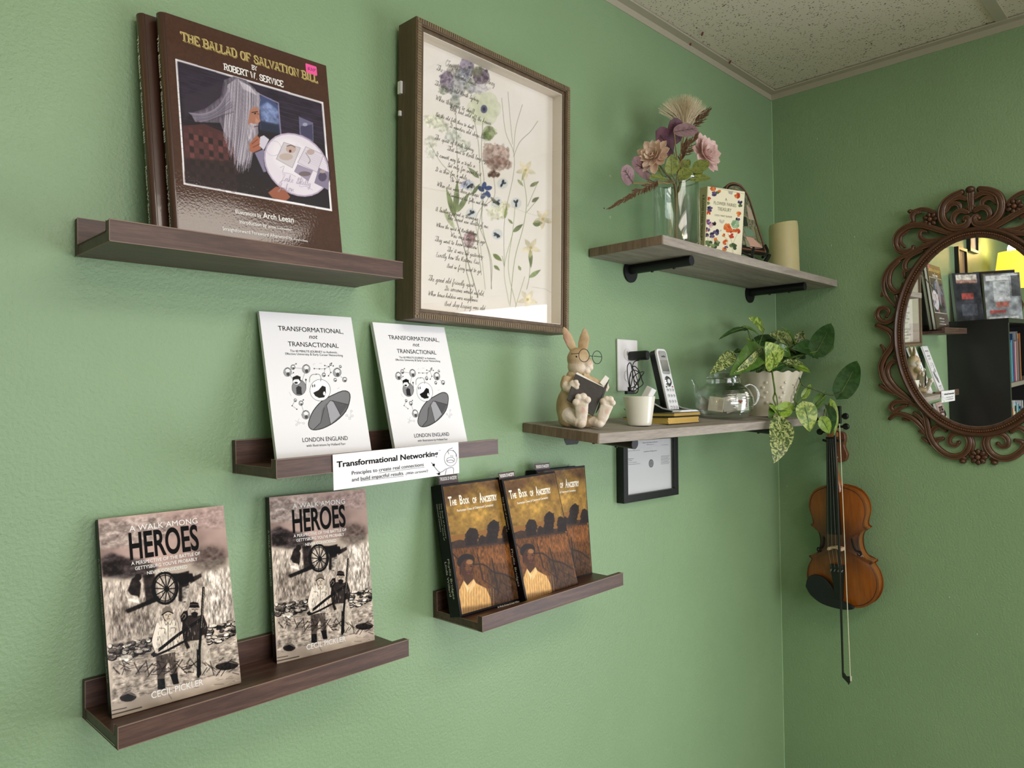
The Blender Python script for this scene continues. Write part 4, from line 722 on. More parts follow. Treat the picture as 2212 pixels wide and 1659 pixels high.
P.ell(1262, 828, 28, 24, 'bfa59a', .95); P.line([(1240, 812), (1262, 806), (1285, 818)], .001, '4a4046'); P.ell(1258, 840, 7, 8, '5a3030'); P.ell(1235, 872, 38, 20, 'bba79c', .8); P.ell(1372, 845, 22, 16, 'b29a90', .8); P.line([(1345, 850), (1370, 890), (1360, 910)], .001, '6a5a50', .8, 3); P.ell(1340, 968, 34, 14, '6b5d5c', .8); P.ell(1440, 985, 24, 26, '4d455c', .9); P.ell(1440, 955, 16, 10, 'b7a69c', .8)
for k in range(6): P.line([(1290, 800+k*12), (1330, 830+k*12), (1400, 860+k*12), (1460, 900+k*12)], .0004, 'a89db4', .6, 3)
P.line([(1165+42*math.cos(t_), 825+42*math.sin(t_)) for t_ in np.linspace(0, 6.3, 20)], .0005, 'b3a8bd', .9)
P.poly([(1135, 1075), (1180, 1040), (1225, 1050), (1260, 1100), (1235, 1122), (1160, 1105)], '9a5a44', 1, .0008)
COVB = mat('brown_glossy_jacket', '40251a', .3, coat=.6)
BPRINT = printmat('glossy_jacket_print', .4, .7, .0016)
t = bookroot('picture_book', 'large glossy brown picture book in front, with pink price sticker', 'book', -1.7784, -.0735, 1.7360, 6.5, -.3, .8, 'large brown picture books')
def hard(t):
    sp = [(LT*.5-LT*.5*math.cos(a)-.0035*math.sin(a)) for a in (0,)]
    m_ = M().box(0, LW, .0002, .0026, 0, LH).box(0, LW, LT-.0026, LT, 0, LH).build('cover_board', COVB, t, world=False, bevel=.0008)
    v = []; n = 10
    for z in (0, LH):
        for k in range(n+1): a = math.pi*k/n; v.append((-.0065*math.sin(a), .0002+(LT-.0002)*(1-math.cos(a))/2, z))
    f = [(k, k+1, k+n+2, k+n+1) for k in range(n)]; M().add(v, f+[tuple(range(n+1)), tuple(range(n+1, 2*n+2))[::-1]]).build('spine', COVB, t, world=False, smooth=True)
    M().box(0, LW-.003, .0026, LT-.0026, .003, LH-.003).build('page_block', PAPER, t, world=False)
    T = Txt(); T.spine('The Ballad of Salvation Bill', LH*.90, LH*.44, .0095, .0045, x=-.0069, bold=.02); T.spine('by', LH*.39, LH*.37, .0085, .0055, x=-.0069); T.spine('Robert W Service', LH*.34, LH*.08, .0095, .0045, x=-.0069, bold=.02); T.done('spine_lettering', INKW, t)
hard(t)
bt = bookroot('picture_book', 'large brown picture book standing behind the front copy', 'book', -1.7950, -.0540, 1.7360, 6.5, -.3, .8, 'large brown picture books')
bt.matrix_world = Matrix.Translation((0, 0, 0)) @ bt.matrix_world; hard(bt)
P.build('jacket_print', BPRINT, t)
SL = {'T': (.8, '0,1 .8,1;.4,1 .4,0', '.4,0', '0,1,v .8,1,v'), 'H': (.8, '.15,0 .15,1;.65,0 .65,1;.15,.5 .65,.5', '.15,0 .15,1 .65,0 .65,1', ''), 'E': (.7, '.15,0 .15,1;.15,1 .65,1;.15,.5 .5,.5;.15,0 .65,0', '.1,0 .1,1', '.65,1,v .65,0,v'),
      'B': (.75, '.15,0 .15,1;.15,1 .5,1 .64,.88 .64,.64 .5,.52 .15,.52;.5,.52 .68,.4 .68,.12 .5,0 .15,0', '.1,0 .1,1', ''), 'A': (.8, '.1,0 .4,1 .7,0;.2,.33 .6,.33', '.1,0 .7,0 .38,1', ''), 'L': (.65, '.15,0 .15,1;.15,0 .6,0', '.15,1 .1,0', '.6,0,v'),
      'D': (.78, '.15,0 .15,1;.15,1 .45,1 .68,.8 .68,.2 .45,0 .15,0', '.1,0 .1,1', ''), 'O': (.78, '.4,1 .18,.9 .1,.5 .18,.1 .4,0 .62,.1 .7,.5 .62,.9 .4,1', '', ''), 'F': (.68, '.15,0 .15,1;.15,1 .62,1;.15,.5 .5,.5', '.15,0 .1,1', '.62,1,v'),
      'S': (.7, '.62,.8 .5,.98 .25,.98 .12,.8 .2,.6 .55,.42 .64,.2 .5,.02 .22,.02 .1,.2', '', '.63,.85,v .1,.16,v'), 'V': (.8, '.1,1 .4,0 .7,1', '.1,1 .7,1', ''), 'I': (.42, '.2,0 .2,1', '.2,0 .2,1', ''), 'N': (.85, '.15,0 .15,1 .68,0 .68,1', '.15,0 .12,1 .68,1', ''), 'R': (.8, '.15,0 .15,1;.15,1 .5,1 .64,.88 .64,.64 .5,.5 .15,.5;.45,.5 .7,0', '.15,0 .1,1 .7,0', ''),
      'W': (1.05, '.1,1 .3,0 .5,.8 .7,0 .9,1', '.1,1 .9,1', ''), 'C': (.74, '.64,.75 .5,.98 .25,.96 .1,.7 .1,.3 .25,.04 .5,.02 .65,.22', '', '.64,.8,v'), 'Y': (.8, '.1,1 .4,.5 .7,1;.4,.5 .4,0', '.1,1 .7,1 .4,0', ''), '.': (.3, '.1,.02 .2,.02', '', ''), ' ': (.4, '', '', '')}
def slab(T, s, x0, x1, z, h, wt=.17, y=-.0006, dx=0, dz=0):
    tot = sum(SL[c][0] for c in s); k = (x1-x0)/tot; x = x0
    for c in s:
        w, st_, sl_, vs = SL[c]
        f = lambda p: (x+p[0]*k+dx, z+p[1]*h+dz)
        for seg in filter(None, st_.split(';')):
            pp = [tuple(map(float, q.split(','))) for q in seg.split()]
            T.ribbon([f(p) for p in pp], wt*k*1.0, y)
        for p in sl_.split(): a, b = map(float, p.split(',')); zz = b*h+(.05*h if b == 0 else -.05*h); T.ribbon([(x+(a-.18)*k+dx, z+zz+dz), (x+(a+.18)*k+dx, z+zz+dz)], .12*h, y)
        for p in vs.split(): a, b, _ = p.split(','); a, b = float(a), float(b); T.ribbon([(x+a*k+dx, z+b*h+(.04*h if b > .5 else -.04*h)+dz), (x+a*k+dx, z+b*h+(-.22*h if b > .5 else .22*h)+dz)], .14*k, y)
        x += w*k
GOLD = mat('pale_gold_ink', 'cdb878', .35, metal=.3); GOLDS = mat('dark_outline_ink', '1d120d', .5)
a, b = Hb(652, 232), Hb(1408, 452); hh = Hb(652, 186)[1]-a[1]; zt = (a[1]+b[1])/2
T = Txt(); slab(T, 'THE BALLAD OF SALVATION BILL', a[0], b[0], zt, hh, y=-.0005, dx=.0011, dz=-.0011); T.done('title_shadow', mat('dull_gold_ink', '8a7440', .5), t)
T = Txt(); slab(T, 'THE BALLAD OF SALVATION BILL', a[0], b[0], zt, hh, y=-.0007); T.done('gold_title', GOLD, t)
T = PT(Hb); c0, c1 = Hb(888, 388), Hb(1218, 482); slab(T, 'ROBERT W. SERVICE', c0[0], c1[0], (c0[1]+c1[1])/2, .0085, .2); c0, c1 = Hb(1042, 385), Hb(1072, 392); slab(T, 'BY', c0[0], c1[0], (c0[1]+c1[1])/2, .0062, .2)
for s, p0, p1, h in (('Illustrations by', (952, 1192), (1098, 1218), 22), ('Arch Leean', (1107, 1220), (1280, 1245), 32), ('Introduction by', (975, 1250), (1128, 1273), 21), ('James Lutzweiler', (1135, 1275), (1268, 1292), 13), ('Straightforward Foreword Afterword by', (880, 1290), (1272, 1343), 20), ('Richard Slatta', (1280, 1345), (1360, 1357), 10)): T.at(s, p0, p1, h, .012)
T.done('white_lettering', INKW, t)
T = PT(Hb); rb(T, [(1200, 935), (1225, 925), (1215, 960), (1240, 965), (1262, 970), (1290, 985)], .0005); rb(T, [(1300, 1000), (1330, 1000), (1310, 1040), (1350, 1040), (1385, 1060)], .0005)
for s_, p_ in (('Jake Skelly', (1205, 985)), ('Yukon', (1190, 1035))): 
    u_ = T.H(*p_); cursive(T, s_.replace('S', 'S'), u_[0], u_[1]-.005, .0046, .0004, -.0006)
T.done('faint_script', mat('faint_mauve_ink', 'b3a8bd', .6), t)
st_ = bm = M(); c = Hb(1372, 383); pts = []
for cx, cz, a0 in ((.0085, .0062, 0), (-.0085, .0062, 90), (-.0085, -.0062, 180), (.0085, -.0062, 270)):
    for k in range(4): a = rad(a0+k*30); pts.append((c[0]+cx*.88+.0014*math.cos(a), c[1]+cz*.88+.0014*math.sin(a)))
M().prism(pts, -.0008, -.0003).build('price_sticker', mat('hot_pink_sticker', 'f2569a', .5), t, world=False, label='small hot pink price sticker')
T = Txt(); T.line('$30', c[0]-.0062, c[0]+.0052, c[1]-.002, .0044, y=-.0010, shear=.2); T.line('00', c[0]+.0052, c[0]+.0072, c[1]+.001, .0018, y=-.0010); T.done('price_lettering', mat('purple_pen', '7a2a6a', .6), t)
ps = thing('paper_slip', 'thin white paper slip showing above the brown picture books', 'paper', MW[t.name] @ Matrix.Translation((.1130, LT+.0012, LH-.05)))
M().box(0, .050, 0, .0008, 0, .0535).build('slip', COVW, ps, world=False)
# ================================================================== things on the upper board shelf
def P6(x, y): return 1240+x/3.19, 160+y/3.19     # crop measured at 3.19 x
def rad_at(p, wpx): return wpx/2*depth(p)/FPX
UZ, VY = 1.859, .098
VASEG = glass_thin('clear_vase_glass', (.93, .96, .95), extra=.03)
vc = A(1460.5, 460, VY); vr = rad_at(vc, 99); vtop = A(1461, 392, VY)[2]
t = thing('glass_vase', 'clear glass cylinder vase on the upper board', 'vase', (vc[0], vc[1], UZ)); H_ = vtop-UZ
M().lathe([(0, .0), (vr-.003, 0), (vr-.0005, .003), (vr, .02), (vr*1.0, H_-.002), (vr-.001, H_), (vr-.0032, H_-.001), (vr-.0035, .022), (vr-.012, .014), (0, .012)], 64, (vc[0], vc[1], UZ)).build('vessel', VASEG, t, smooth=True)
M().lathe([(vr+.0003, H_-.0025), (vr+.0009, H_-.0008), (vr-.0006, H_+.0008), (vr-.0034, H_), (vr-.0030, H_-.0025)], 64, (vc[0], vc[1], UZ), closed=True).build('rim', glass_thin('glass_rim', (.8, .86, .85), extra=.25), t, smooth=True)
# bouquet
def leafmesh(m_, base, tip, width, nrm, fold=.15, droop=.1, shape='oval', n=9, k=6, ruf=0.):
    """a leaf blade from base to tip, width in metres, facing nrm"""
    b, e = np.array(base, float), np.array(tip, float); ax = e-b; L = np.linalg.norm(ax); ax /= L; nr = np.array(nrm, float); nr -= ax*(nr @ ax); nr /= np.linalg.norm(nr); sd = np.cross(ax, nr); v = []; f = []
    for i in range(n+1):
        u = i/n
        if shape == 'heart': w = (math.sin(math.pi*min(1, u**.62))**.75)*(1-.12*u) if 0 < u < 1 else 0; back = -.10*L
        elif shape == 'round': w = math.sqrt(max(0, 1-(2*u-1)**2)); back = 0
        elif shape == 'petal': w = math.sin(math.pi*u**1.3)**.6 if 0 < u < 1 else (0.25 if u == 0 else 0); back = 0
        else: w = math.sin(math.pi*u**.85)**.8 if 0 < u < 1 else 0; back = 0
        for j in range(-k//2, k//2+1):
            s_ = j/(k/2); lobe = (back*(1-u)**3*abs(s_)*1.6) if shape == 'heart' else 0
            p = b+ax*(u*L+lobe)+sd*(s_*w*width/2)+nr*(fold*abs(s_)*w*width/2-droop*L*(2*u-1)**2+ruf*width*math.sin(u*15+s_*2)*abs(s_))
            v.append(p)
    c = k//2*2+1
    for i in range(n):
        for j in range(c-1): f.append((i*c+j, i*c+j+1, (i+1)*c+j+1, (i+1)*c+j))
    # thin solid: second side a hair behind
    N = len(v); v2 = [p-nr*.0005 for p in v]; m_.add(v+v2, f+[tuple(x+N for x in q[::-1]) for q in f]+[(i*c, (i+1)*c, (i+1)*c+N, i*c+N) for i in range(n)]+[(i*c+c-1, i*c+c-1+N, (i+1)*c+c-1+N, (i+1)*c+c-1) for i in range(n)])
    return sd, ax, nr
TOC = -RR[2]                                       # direction towards the photographer
def leafmat(name, c1, c2, sc=1., thr=.5, rough=.42, veins=True):
    t = NT(name); v = t.coords((1, 1, 1)); nz = t.n('ShaderNodeTexNoise', i_Scale=55.*sc, i_Detail=5., i_Roughness=.7, i_Distortion=1.6); t.l(v, nz.inputs[0])
    t.l(t.ramp(nz.outputs[0], [(thr-.05, c1), (thr+.04, c2)]), t.b.inputs['Base Color']); t.b.inputs['Roughness'].default_value = rough
    t.b.inputs['Subsurface Weight'].default_value = .08; t.b.inputs['Subsurface Scale'].default_value = .003
    n2 = t.n('ShaderNodeTexNoise', i_Scale=140., i_Detail=2.); t.l(v, n2.inputs[0]); t.bump(n2.outputs[0], .25, .001); return t.m
EUCD = leafmat('dark_plum_leaf', '4a2836', '5c3644', .5, .5, .55); EUCP = leafmat('dusty_mauve_leaf', '7d6064', '8e7174', .5, .5, .6); VEIN = mat('dark_vein', '3e2a22', .6)
FGRN = leafmat('olive_green_silk_leaf', '5f6a2c', '7d8838', .9, .5, .5); STEMG = mat('olive_stem', '6e6a3a', .6); STEMB = mat('tan_stem', '9a7a4c', .6)
def bq(x, y, off): return A(*P6(x, y), off)
inv = (vc[0], vc[1], UZ+.02)
def stem_to(t, p, r=.0013, mt=STEMG, bend=.0, foot=(0, 0)):
    nk = np.array([vc[0]+foot[0]*.6, vc[1]+foot[1]*.6, vtop-.01]); ft = np.array([vc[0]-foot[0]*.5, vc[1]-foot[1]*.5, UZ+.018])
    M().tube(smoothcurve([ft, (ft+nk)/2, nk, (nk+np.array(p))/2+np.array([0, 0, bend]), p], 4), r, 7).build('stem', mt, t, smooth=True)
# plum and mauve eucalyptus leaves
for nm, lab, lv, foot in (('eucalyptus_sprig', 'silk eucalyptus sprig with two dark plum and one mauve leaf, upright in vase', [((690, 548), (570, 392), 175, .115, EUCD), ((740, 462), (665, 322), 155, .120, EUCD), ((690, 400), (862, 372), 112, .14, EUCP, 0)], (.01, -.01)),
    ('eucalyptus_sprig', 'silk eucalyptus sprig with two dusty mauve leaves drooping left of vase', [((530, 690), (402, 605), 150, .13, EUCP, 0), ((405, 752), (335, 640), 118, .135, EUCP, 0)], (-.02, -.01))):
    t = thing(nm, lab, 'flower stem', inv)
    for l in lv:
        b, e = bq(*l[0], l[3]), bq(*l[1], l[3]+.005); w = (l[5] if len(l) > 5 and l[5] else l[2])/3.19*depth(b)/FPX
        nr = TOC+np.array([random.uniform(-.2, .2), random.uniform(-.2, .2), .2]); m_ = M(); leafmesh(m_, b, e, w, nr, .06, .03, 'round', 10, 8); o = m_.build('leaf', l[4], t, smooth=True)
        ve = M(); ax = (e-b); mid = b+ax*.8; ve.tube([b+TOC*.002, mid+TOC*.0025], .0005, 5)
        sd = np.cross(ax/np.linalg.norm(ax), TOC)
        for u in (.3, .5, .68):
            for s_ in (-1, 1): ve.tube([b+ax*u+TOC*.0025, b+ax*(u+.14)+sd*s_*w*.22+TOC*.0032], .0003, 4)
        ve.build('veins', VEIN, o); stem_to(t, b, .0012, STEMB, foot=foot)
# dahlias
def dahlia(lab, cx, cy, R_px, off, axis, cols, foot):
    c = bq(cx, cy, off); R = R_px/3.19*depth(c)/FPX; t = thing('dahlia_flower', lab, 'flower', inv); mt = leafmat('blush_petal_'+cols[0], cols[0], cols[1], .35, .5, .7)
    ax = np.array(axis, float); ax /= np.linalg.norm(ax); u_ = np.cross(ax, (0, 0, 1)); u_ /= np.linalg.norm(u_); v_ = np.cross(u_, ax)
    for ring, (n, r0, L, lift, w) in enumerate(((11, .18, .95, .10, .42), (9, .12, .80, .45, .40), (8, .08, .58, .85, .34), (6, .03, .38, 1.25, .28), (4, 0, .22, 1.6, .2))):
        for k in range(n):
            a = 2*math.pi*(k+.5*(ring % 2))/n+random.uniform(-.12, .12); d = u_*math.cos(a)+v_*math.sin(a)
            l_ = lift+random.uniform(-.12, .12); dr = d*math.cos(l_)+ax*math.sin(l_); b = c+d*r0*R+ax*.02*R*ring; e = b+dr*R*L*random.uniform(.9, 1.08)
            m_ = M(); leafmesh(m_, b, e, w*R*1.15, ax*math.cos(l_)-d*math.sin(l_), .32, -.10, 'petal', 6, 4); m_.build('petal', mt, t, smooth=True)
    M().ell(c+ax*R*.12, (R*.16,)*3, n=10, m=6).build('flower_centre', mt, t, smooth=True)
    stem_to(t, c-ax*R*.1, .0018, foot=foot)
dahlia('open blush pink silk dahlia over the left of the vase', 548, 570, 118, .15, TOC*.7+np.array([-.5, .3, .25]), ('d6b7a2', 'e2c9b6'), (-.012, .0))
dahlia('open pale pink silk dahlia facing right over the vase', 895, 556, 135, .125, TOC*.9+np.array([.5, -.3, .2]), ('d6b3ae', 'e2c4be'), (.016, -.004))
# olive leaves round the neck
LV = [((678, 700), (672, 553), 108, .15), ((720, 722), (815, 645), 88, .155), ((818, 672), (935, 590), 96, .14), ((650, 722), (528, 700), 46, .155), ((800, 722), (955, 708), 60, .145), ((740, 655), (800, 585), 70, .12), ((620, 700), (560, 640), 62, .12), ((830, 700), (880, 640), 70, .12)]
for k, (b_, e_, w_, off) in enumerate(LV):
    if k % 4 == 0: t = thing('leafy_sprig', ('olive green serrated silk leaves at the front of the vase neck', 'olive green silk leaves behind the pink dahlia stem')[k//4], 'foliage', inv); stem_to(t, bq(*b_, off), .0012, foot=(.004*(k-3), -.012))
    b, e = bq(*b_, off), bq(*e_, off+.012); w = w_/3.19*depth(b)/FPX; m_ = M(); leafmesh(m_, b, e, w, TOC+np.array([0, 0, .3]), .12, .06, 'oval', 10, 6, .05); o = m_.build('leaf', FGRN, t, smooth=True)
    ve = M(); sd = np.cross((e-b)/np.linalg.norm(e-b), TOC)
    ve.tube([b+TOC*.001, b+(e-b)*.92+TOC*.0016], .0004, 4)
    for u in (.2, .35, .5, .65):
        for s_ in (-1, 1): ve.tube([b+(e-b)*u+TOC*.0014, b+(e-b)*(u+.16)+sd*s_*w*.3+TOC*.003], .00022, 4)
    ve.build('veins', mat('leaf_vein', '8f9455', .5) if 'leaf_vein' not in bpy.data.materials else bpy.data.materials['leaf_vein'], o)
# feathery brown grass and the pampas plume
BRG = mat('brown_dried_grass', '5e4028', .8, noise=.4, nscale=200); PAM = mat('cream_pampas_hair', 'd8c9ab', .85)
def plume(lab, a, b, wd, off, n, r=.0006):
    p, q = bq(*a, off), bq(*b, off+.02); t = thing('dried_grass_plume', lab, 'dried grass', inv); ax = q-p; L = np.linalg.norm(ax); m_ = M(); sd = np.cross(ax/L, TOC); W_ = wd/3.19*depth(p)/FPX; r_ = random.Random(lab)
    M().tube([p, q], .0008, 5).build('stalk', BRG, t)
    for k in range(n):
        u = (k+.5)/n; s_ = r_.choice((-1, 1)); w = W_*(1.1-u)*r_.uniform(.5, 1.1); s0 = p+ax*u; tw = TOC*r_.uniform(-.5, .5)*w
        e = s0+ax/L*W_*.9+sd*s_*w+tw; m_.tube([s0, (s0+e)/2+sd*s_*w*.12, e], [r*1.5, r*1.7, r*.5], 4)
        for j in range(2): g = s0+(e-s0)*(.4+.3*j); m_.tube([g, g+ax/L*W_*.3+sd*s_*w*.25*r_.uniform(-1, 1)+TOC*.003*r_.uniform(-1, 1)], [r*1.3, r*.4], 4)
    o = m_.build('spikelets', BRG, t); o['kind'] = 'stuff'; stem_to(t, p, .001, STEMB)
plume('brown feathery dried grass drooping low to the left of the vase', (575, 735), (252, 920), 62, .16, 70)
plume('brown feathery dried grass upright at the right of the cream plume', (800, 370), (916, 258), 62, .10, 46)
plume('short brown feathery dried grass between the two dahlias', (745, 560), (838, 432), 52, .15, 40)
plume('short brown dried grass spray in front of the mauve leaf', (735, 600), (770, 470), 40, .155, 26)
t = thing('pampas_plume', 'cream fan shaped pampas plume at the top of the bouquet', 'dried grass', inv); m_ = M(); c = bq(765, 370, .10); r_ = random.Random(2)
for k in range(800):
    a = r_.gauss(0, .5); a = max(-1.05, min(.95, a)); e_ = (765+210*math.sin(a)*(1 if a < 0 else .86)+r_.uniform(-8, 8), 370-238*math.cos(a*.9)*r_.uniform(.72, 1.)); p0 = bq(765+r_.uniform(-22, 22)+30*math.sin(a), 350+r_.uniform(-15, 30), .10); e = bq(*e_, .10+r_.uniform(-.035, .035))
    mid = (p0+e)/2+np.array([0, 0, .004])+np.array([-.004, 0, 0])*math.sin(a); m_.tube([p0, mid, e], [.0005, .0004, .00014], 3, caps=False)
o = m_.build('plume_hair', PAM, t); o['kind'] = 'stuff'; stem_to(t, bq(765, 375, .10), .0015, STEMB)
# cream fairy-tale treasury, yawed
t = bookroot('small_book', 'small cream hardback with flower border beside the vase', 'book', -.5790, -.0790, 1.8605, 8.0, -18.9, -.2); t.matrix_world = t.matrix_world
SW_, SH_, ST_ = .1100, .1700, .026
fb = Matrix.Translation((-.5875, -.0850, 1.8620)) @ Matrix.Rotation(rad(-18.9), 4, 'Z') @ Matrix.Rotation(rad(8.5), 4, 'X')
t.matrix_world = Matrix.Translation((-.5870, -.0800, 1.8610)) @ Matrix.Rotation(rad(-18.9), 4, 'Z') @ Matrix.Rotation(rad(6.0), 4, 'X'); MW[t.name] = t.matrix_world.copy()
CREAM = mat('cream_cover', 'efe6c6', .45); CREAMS = mat('cream_linen_spine', 'd2c79c', .6)
iv = np.array(MW[t.name].inverted())
def Hf(p, q=None):
    if q is None: return [Hf(*k) for k in p]
    M3 = np.array(MW[t.name]); n = M3[:3, 1]; o = M3[:3, 3]; d = ray(*P6(p, q)); k = ((o-CAM) @ n)/(d @ n); w = CAM+k*d; l = iv[:3, :3] @ w+iv[:3, 3]; return (l[0], l[2])
cr = [Hf(925, 765), Hf(1182, 820), Hf(1130, 1248), Hf(885, 1190)]; SH_ = (cr[0][1]+cr[1][1])/2; SW_ = (cr[1][0]-cr[0][0]+cr[2][0]-cr[3][0])/2; xo = cr[0][0]
M().box(xo, xo+SW_, 0, .0025, 0, SH_).box(xo, xo+SW_, ST_-.0025, ST_, 0, SH_).build('cover', CREAM, t, world=False, bevel=.0008); M().box(xo-.002, xo+.0005, 0, ST_, 0, SH_).build('spine', CREAMS, t, world=False, bevel=.0008)
M().box(xo+.001, xo+SW_-.003, .0025, ST_-.0025, .003, SH_-.003).build('page_block', PAPER, t, world=False)
P = Paint(SW_, SH_, 150, 230, lambda p, q=None: [(u[0]-xo, u[1]) for u in Hf(p)] if q is None else (Hf(p, q)[0]-xo, Hf(p, q)[1]), 'f1e9cc'); r_ = random.Random(12)
P.line([(933, 775), (1170, 826)], .0008, '8e8a62', .7); P.line([(933, 775), (900, 1185)], .0005, 'b5ab80', .6)
def bloom(x, y, s_, cs, n=6):
    for k in range(n): a = r_.random()*6.3; P.ell(x+s_*.55*math.cos(a), y+s_*.55*math.sin(a), s_*.55, s_*.42, r_.choice(cs), .92, 0, r_.random()*180)
OR = ['c9532c', 'd9713a', 'b5402a', 'e08a4a']; PU = ['43385a', '57486e', '2f2a44', '6a5a80']; GR = ['6d8050', '4f6640', '8a9a68', '3c4f36']
for x, y, s_, cs in ((958, 790, 20, OR), (1000, 808, 12, OR), (965, 825, 18, PU), (990, 815, 12, GR), (1125, 838, 20, OR), (1143, 880, 16, PU), (1080, 820, 12, ['b5a99a', '9a9088']), (1145, 905, 14, GR), (930, 860, 14, OR), (925, 890, 12, GR), (935, 930, 20, PU), (925, 960, 16, OR), (1133, 965, 18, OR), (1128, 1000, 15, PU), (1112, 1035, 30, ['8fae86', '7da078', 'a3bd96']),
    (912, 1010, 14, OR), (930, 1020, 20, ['6f4d86', '8463a0', '5a3e72']), (945, 1045, 16, ['d9b5b0', 'caa0a8']), (965, 1030, 14, ['221a1e', '33262c']), (920, 1070, 18, PU), (980, 1090, 22, PU), (950, 1110, 20, PU), (915, 1110, 14, PU), (905, 1080, 12, OR), (1055, 1055, 26, OR), (1060, 1080, 14, ['e0642c']), (1090, 1080, 20, OR), (1125, 1085, 20, OR), (1085, 1115, 18, ['b5302a', 'c9432c']), (1030, 1110, 12, OR), (1045, 1160, 20, OR), (975, 1140, 14, OR), (1035, 1210, 16, OR), (1048, 1195, 12, PU),
    (905, 1160, 20, GR), (935, 1170, 22, GR), (985, 1165, 20, GR), (965, 1190, 20, GR), (1095, 1190, 26, GR), (1010, 1080, 6, ['b5a99a'])): bloom(x, y, s_, cs, 8)
for l in ([(1060, 1100), (1085, 1150), (1090, 1240)], [(1125, 1100), (1100, 1160), (1095, 1240)], [(1030, 1120), (1060, 1150), (1040, 1230)], [(950, 1120), (955, 1200)], [(920, 1110), (925, 1195)]): P.line(l, .0008, '7d8a4a', .8, 3)
for x, y in ((1078, 815), (1018, 1015)): P.ell(x-8, y, 8, 15, 'b5ada6', .7, 0, -30); P.ell(x+8, y+2, 8, 15, 'c0b8b0', .7, 0, 30)
P.build('cover_print', PRINTS, t, xo, 0)
T = Txt(); T.H = Hf
def at2(s, p0, p1, hp, bold=0.):
    a = Hf(*p0); b = Hf(*p1); c = Hf(p0[0], p0[1]-hp); T.line(s, a[0], b[0], (a[1]+b[1])/2, abs(c[1]-a[1]), bold, y=-.0005)
at2('A', (1040, 872), (1054, 875), 20); at2('FLOWER FAIRIES', (962, 895), (1117, 920), 23); at2('TREASURY', (988, 940), (1083, 950), 24); at2('CICELY MARY BARKER', (967, 975), (1088, 993), 12); at2('.', (1028, 955), (1032, 956), 3)
T.done('title_lettering', mat('grey_green_ink', '6d6b4e', .6), t)
T = Txt(); T.spine('A FLOWER FAIRIES TREASURY', SH_*.90, SH_*.28, ST_*.62, ST_*.30, x=xo-.0025, bold=.015); T.spine('.', SH_*.23, SH_*.22, ST_*.6, ST_*.4, x=xo-.0025, bold=.03); T.done('spine_lettering', mat('brown_grey_ink', '6a6148', .6), t)
# arched picture on a black easel
def Q6(p, off): return bq(*p, off)
t = thing('arched_picture', 'arch topped village picture in dark frame leaning behind the cream book', 'picture', (-.36, -.09, UZ))
def tilted(x, y):                                # on a plane that leans back towards the wall
    d = ray(*P6(x, y)); n = np.array([-.30, -.95, .26]); n /= np.linalg.norm(n); o = A(*P6(1300, 1235), .125); k = ((o-CAM) @ n)/(d @ n); return CAM+k*d, n
arc = [(1130, 1210), (1090, 1000), (1062, 860), (1045, 790), (1058, 758), (1100, 746), (1150, 765), (1195, 830), (1232, 930), (1270, 1060), (1310, 1185), (1322, 1238)]
pp = smoothcurve([tilted(*q)[0] for q in arc], 4); n_ = tilted(0, 0)[1]; cen = sum(pp)/len(pp)
def shrink(pts, k): return [cen+(p-cen)*k for p in pts]
def slabm(pts, a, b): 
    m_ = M(); N = len(pts); return m_.add([p+n_*a for p in pts]+[p+n_*b for p in pts], [tuple(range(N)), tuple(range(N, 2*N))[::-1]]+[(i, i+N, (i+1) % N+N, (i+1) % N) for i in range(N)])
slabm(pp, 0, -.012).build('frame', mat('dark_brown_frame', '1f1510', .35, coat=.3), t)
m_ = M(); m_.tube(shrink(pp, .96)+[shrink(pp, .96)[0]], .0022, 6); m_.build('copper_band', mat('copper_band', '8a5c44', .4, metal=.3), t, smooth=True); m_ = M(); m_.tube(shrink(pp, .89)+[shrink(pp, .89)[0]], .0016, 6); m_.build('black_bead', BLACK, t, smooth=True)
ins = shrink(pp, .87); slabm(ins, .0006, 0).build('picture_print', leafmat('village_print_ground', '4d5a48', '8c8668', 1.2, .5, .4), t)
pm = M()
def blob(pts, mt, k): slabm([tilted(*q)[0] for q in pts], .0008+.0002*k, .0006).build('picture_detail', mt, t)
blob([(1180, 1120), (1230, 1130), (1290, 1185), (1300, 1205), (1215, 1200)], mat('pink_path', 'c99f8c', .5), 1); blob([(1165, 1060), (1225, 1075), (1245, 1120), (1185, 1115)], mat('green_lawn', '6f8c72', .5), 2); blob([(1185, 900), (1215, 930), (1240, 1010), (1200, 1000)], mat('pale_facade', 'b5a28e', .5), 3)
blob([(1160, 980), (1185, 990), (1195, 1050), (1170, 1050)], mat('dark_tree', '25301f', .5), 4); blob([(1240, 1060), (1262, 1080), (1290, 1170), (1262, 1150)], mat('speckled_bush', '6a6848', .5, noise=.5, nscale=500), 5); blob([(1170, 1130), (1195, 1150), (1215, 1195), (1185, 1190)], mat('speckled_bush_b', '8a8a70', .5, noise=.5, nscale=500), 6)
e_ = thing('display_easel', 'small black easel holding the arched picture', 'easel', (-.36, -.10, UZ)); m_ = M()
f0 = A(*P6(1300, 1262), .150); f1 = A(*P6(1140, 1235), .115); f0[2] = UZ+.006; f1[2] = UZ+.006
hook = smoothcurve([A(*P6(1348, 1248), .148), A(*P6(1330, 1275), .148), f0, A(*P6(1240, 1268), .145), A(*P6(1150, 1225), .12)], 5)
M().tube(hook, [.004+.0015*math.sin(i*.3) for i in range(len(hook))], 8).build('cradle_arm', BLACK, e_, smooth=True)
M().tube(smoothcurve([A(*P6(1300, 1262), .146), A(*P6(1335, 1230), .142), A(*P6(1318, 1180), .13)], 4), .0035, 8).build('corner_hook', BLACK, e_, smooth=True)
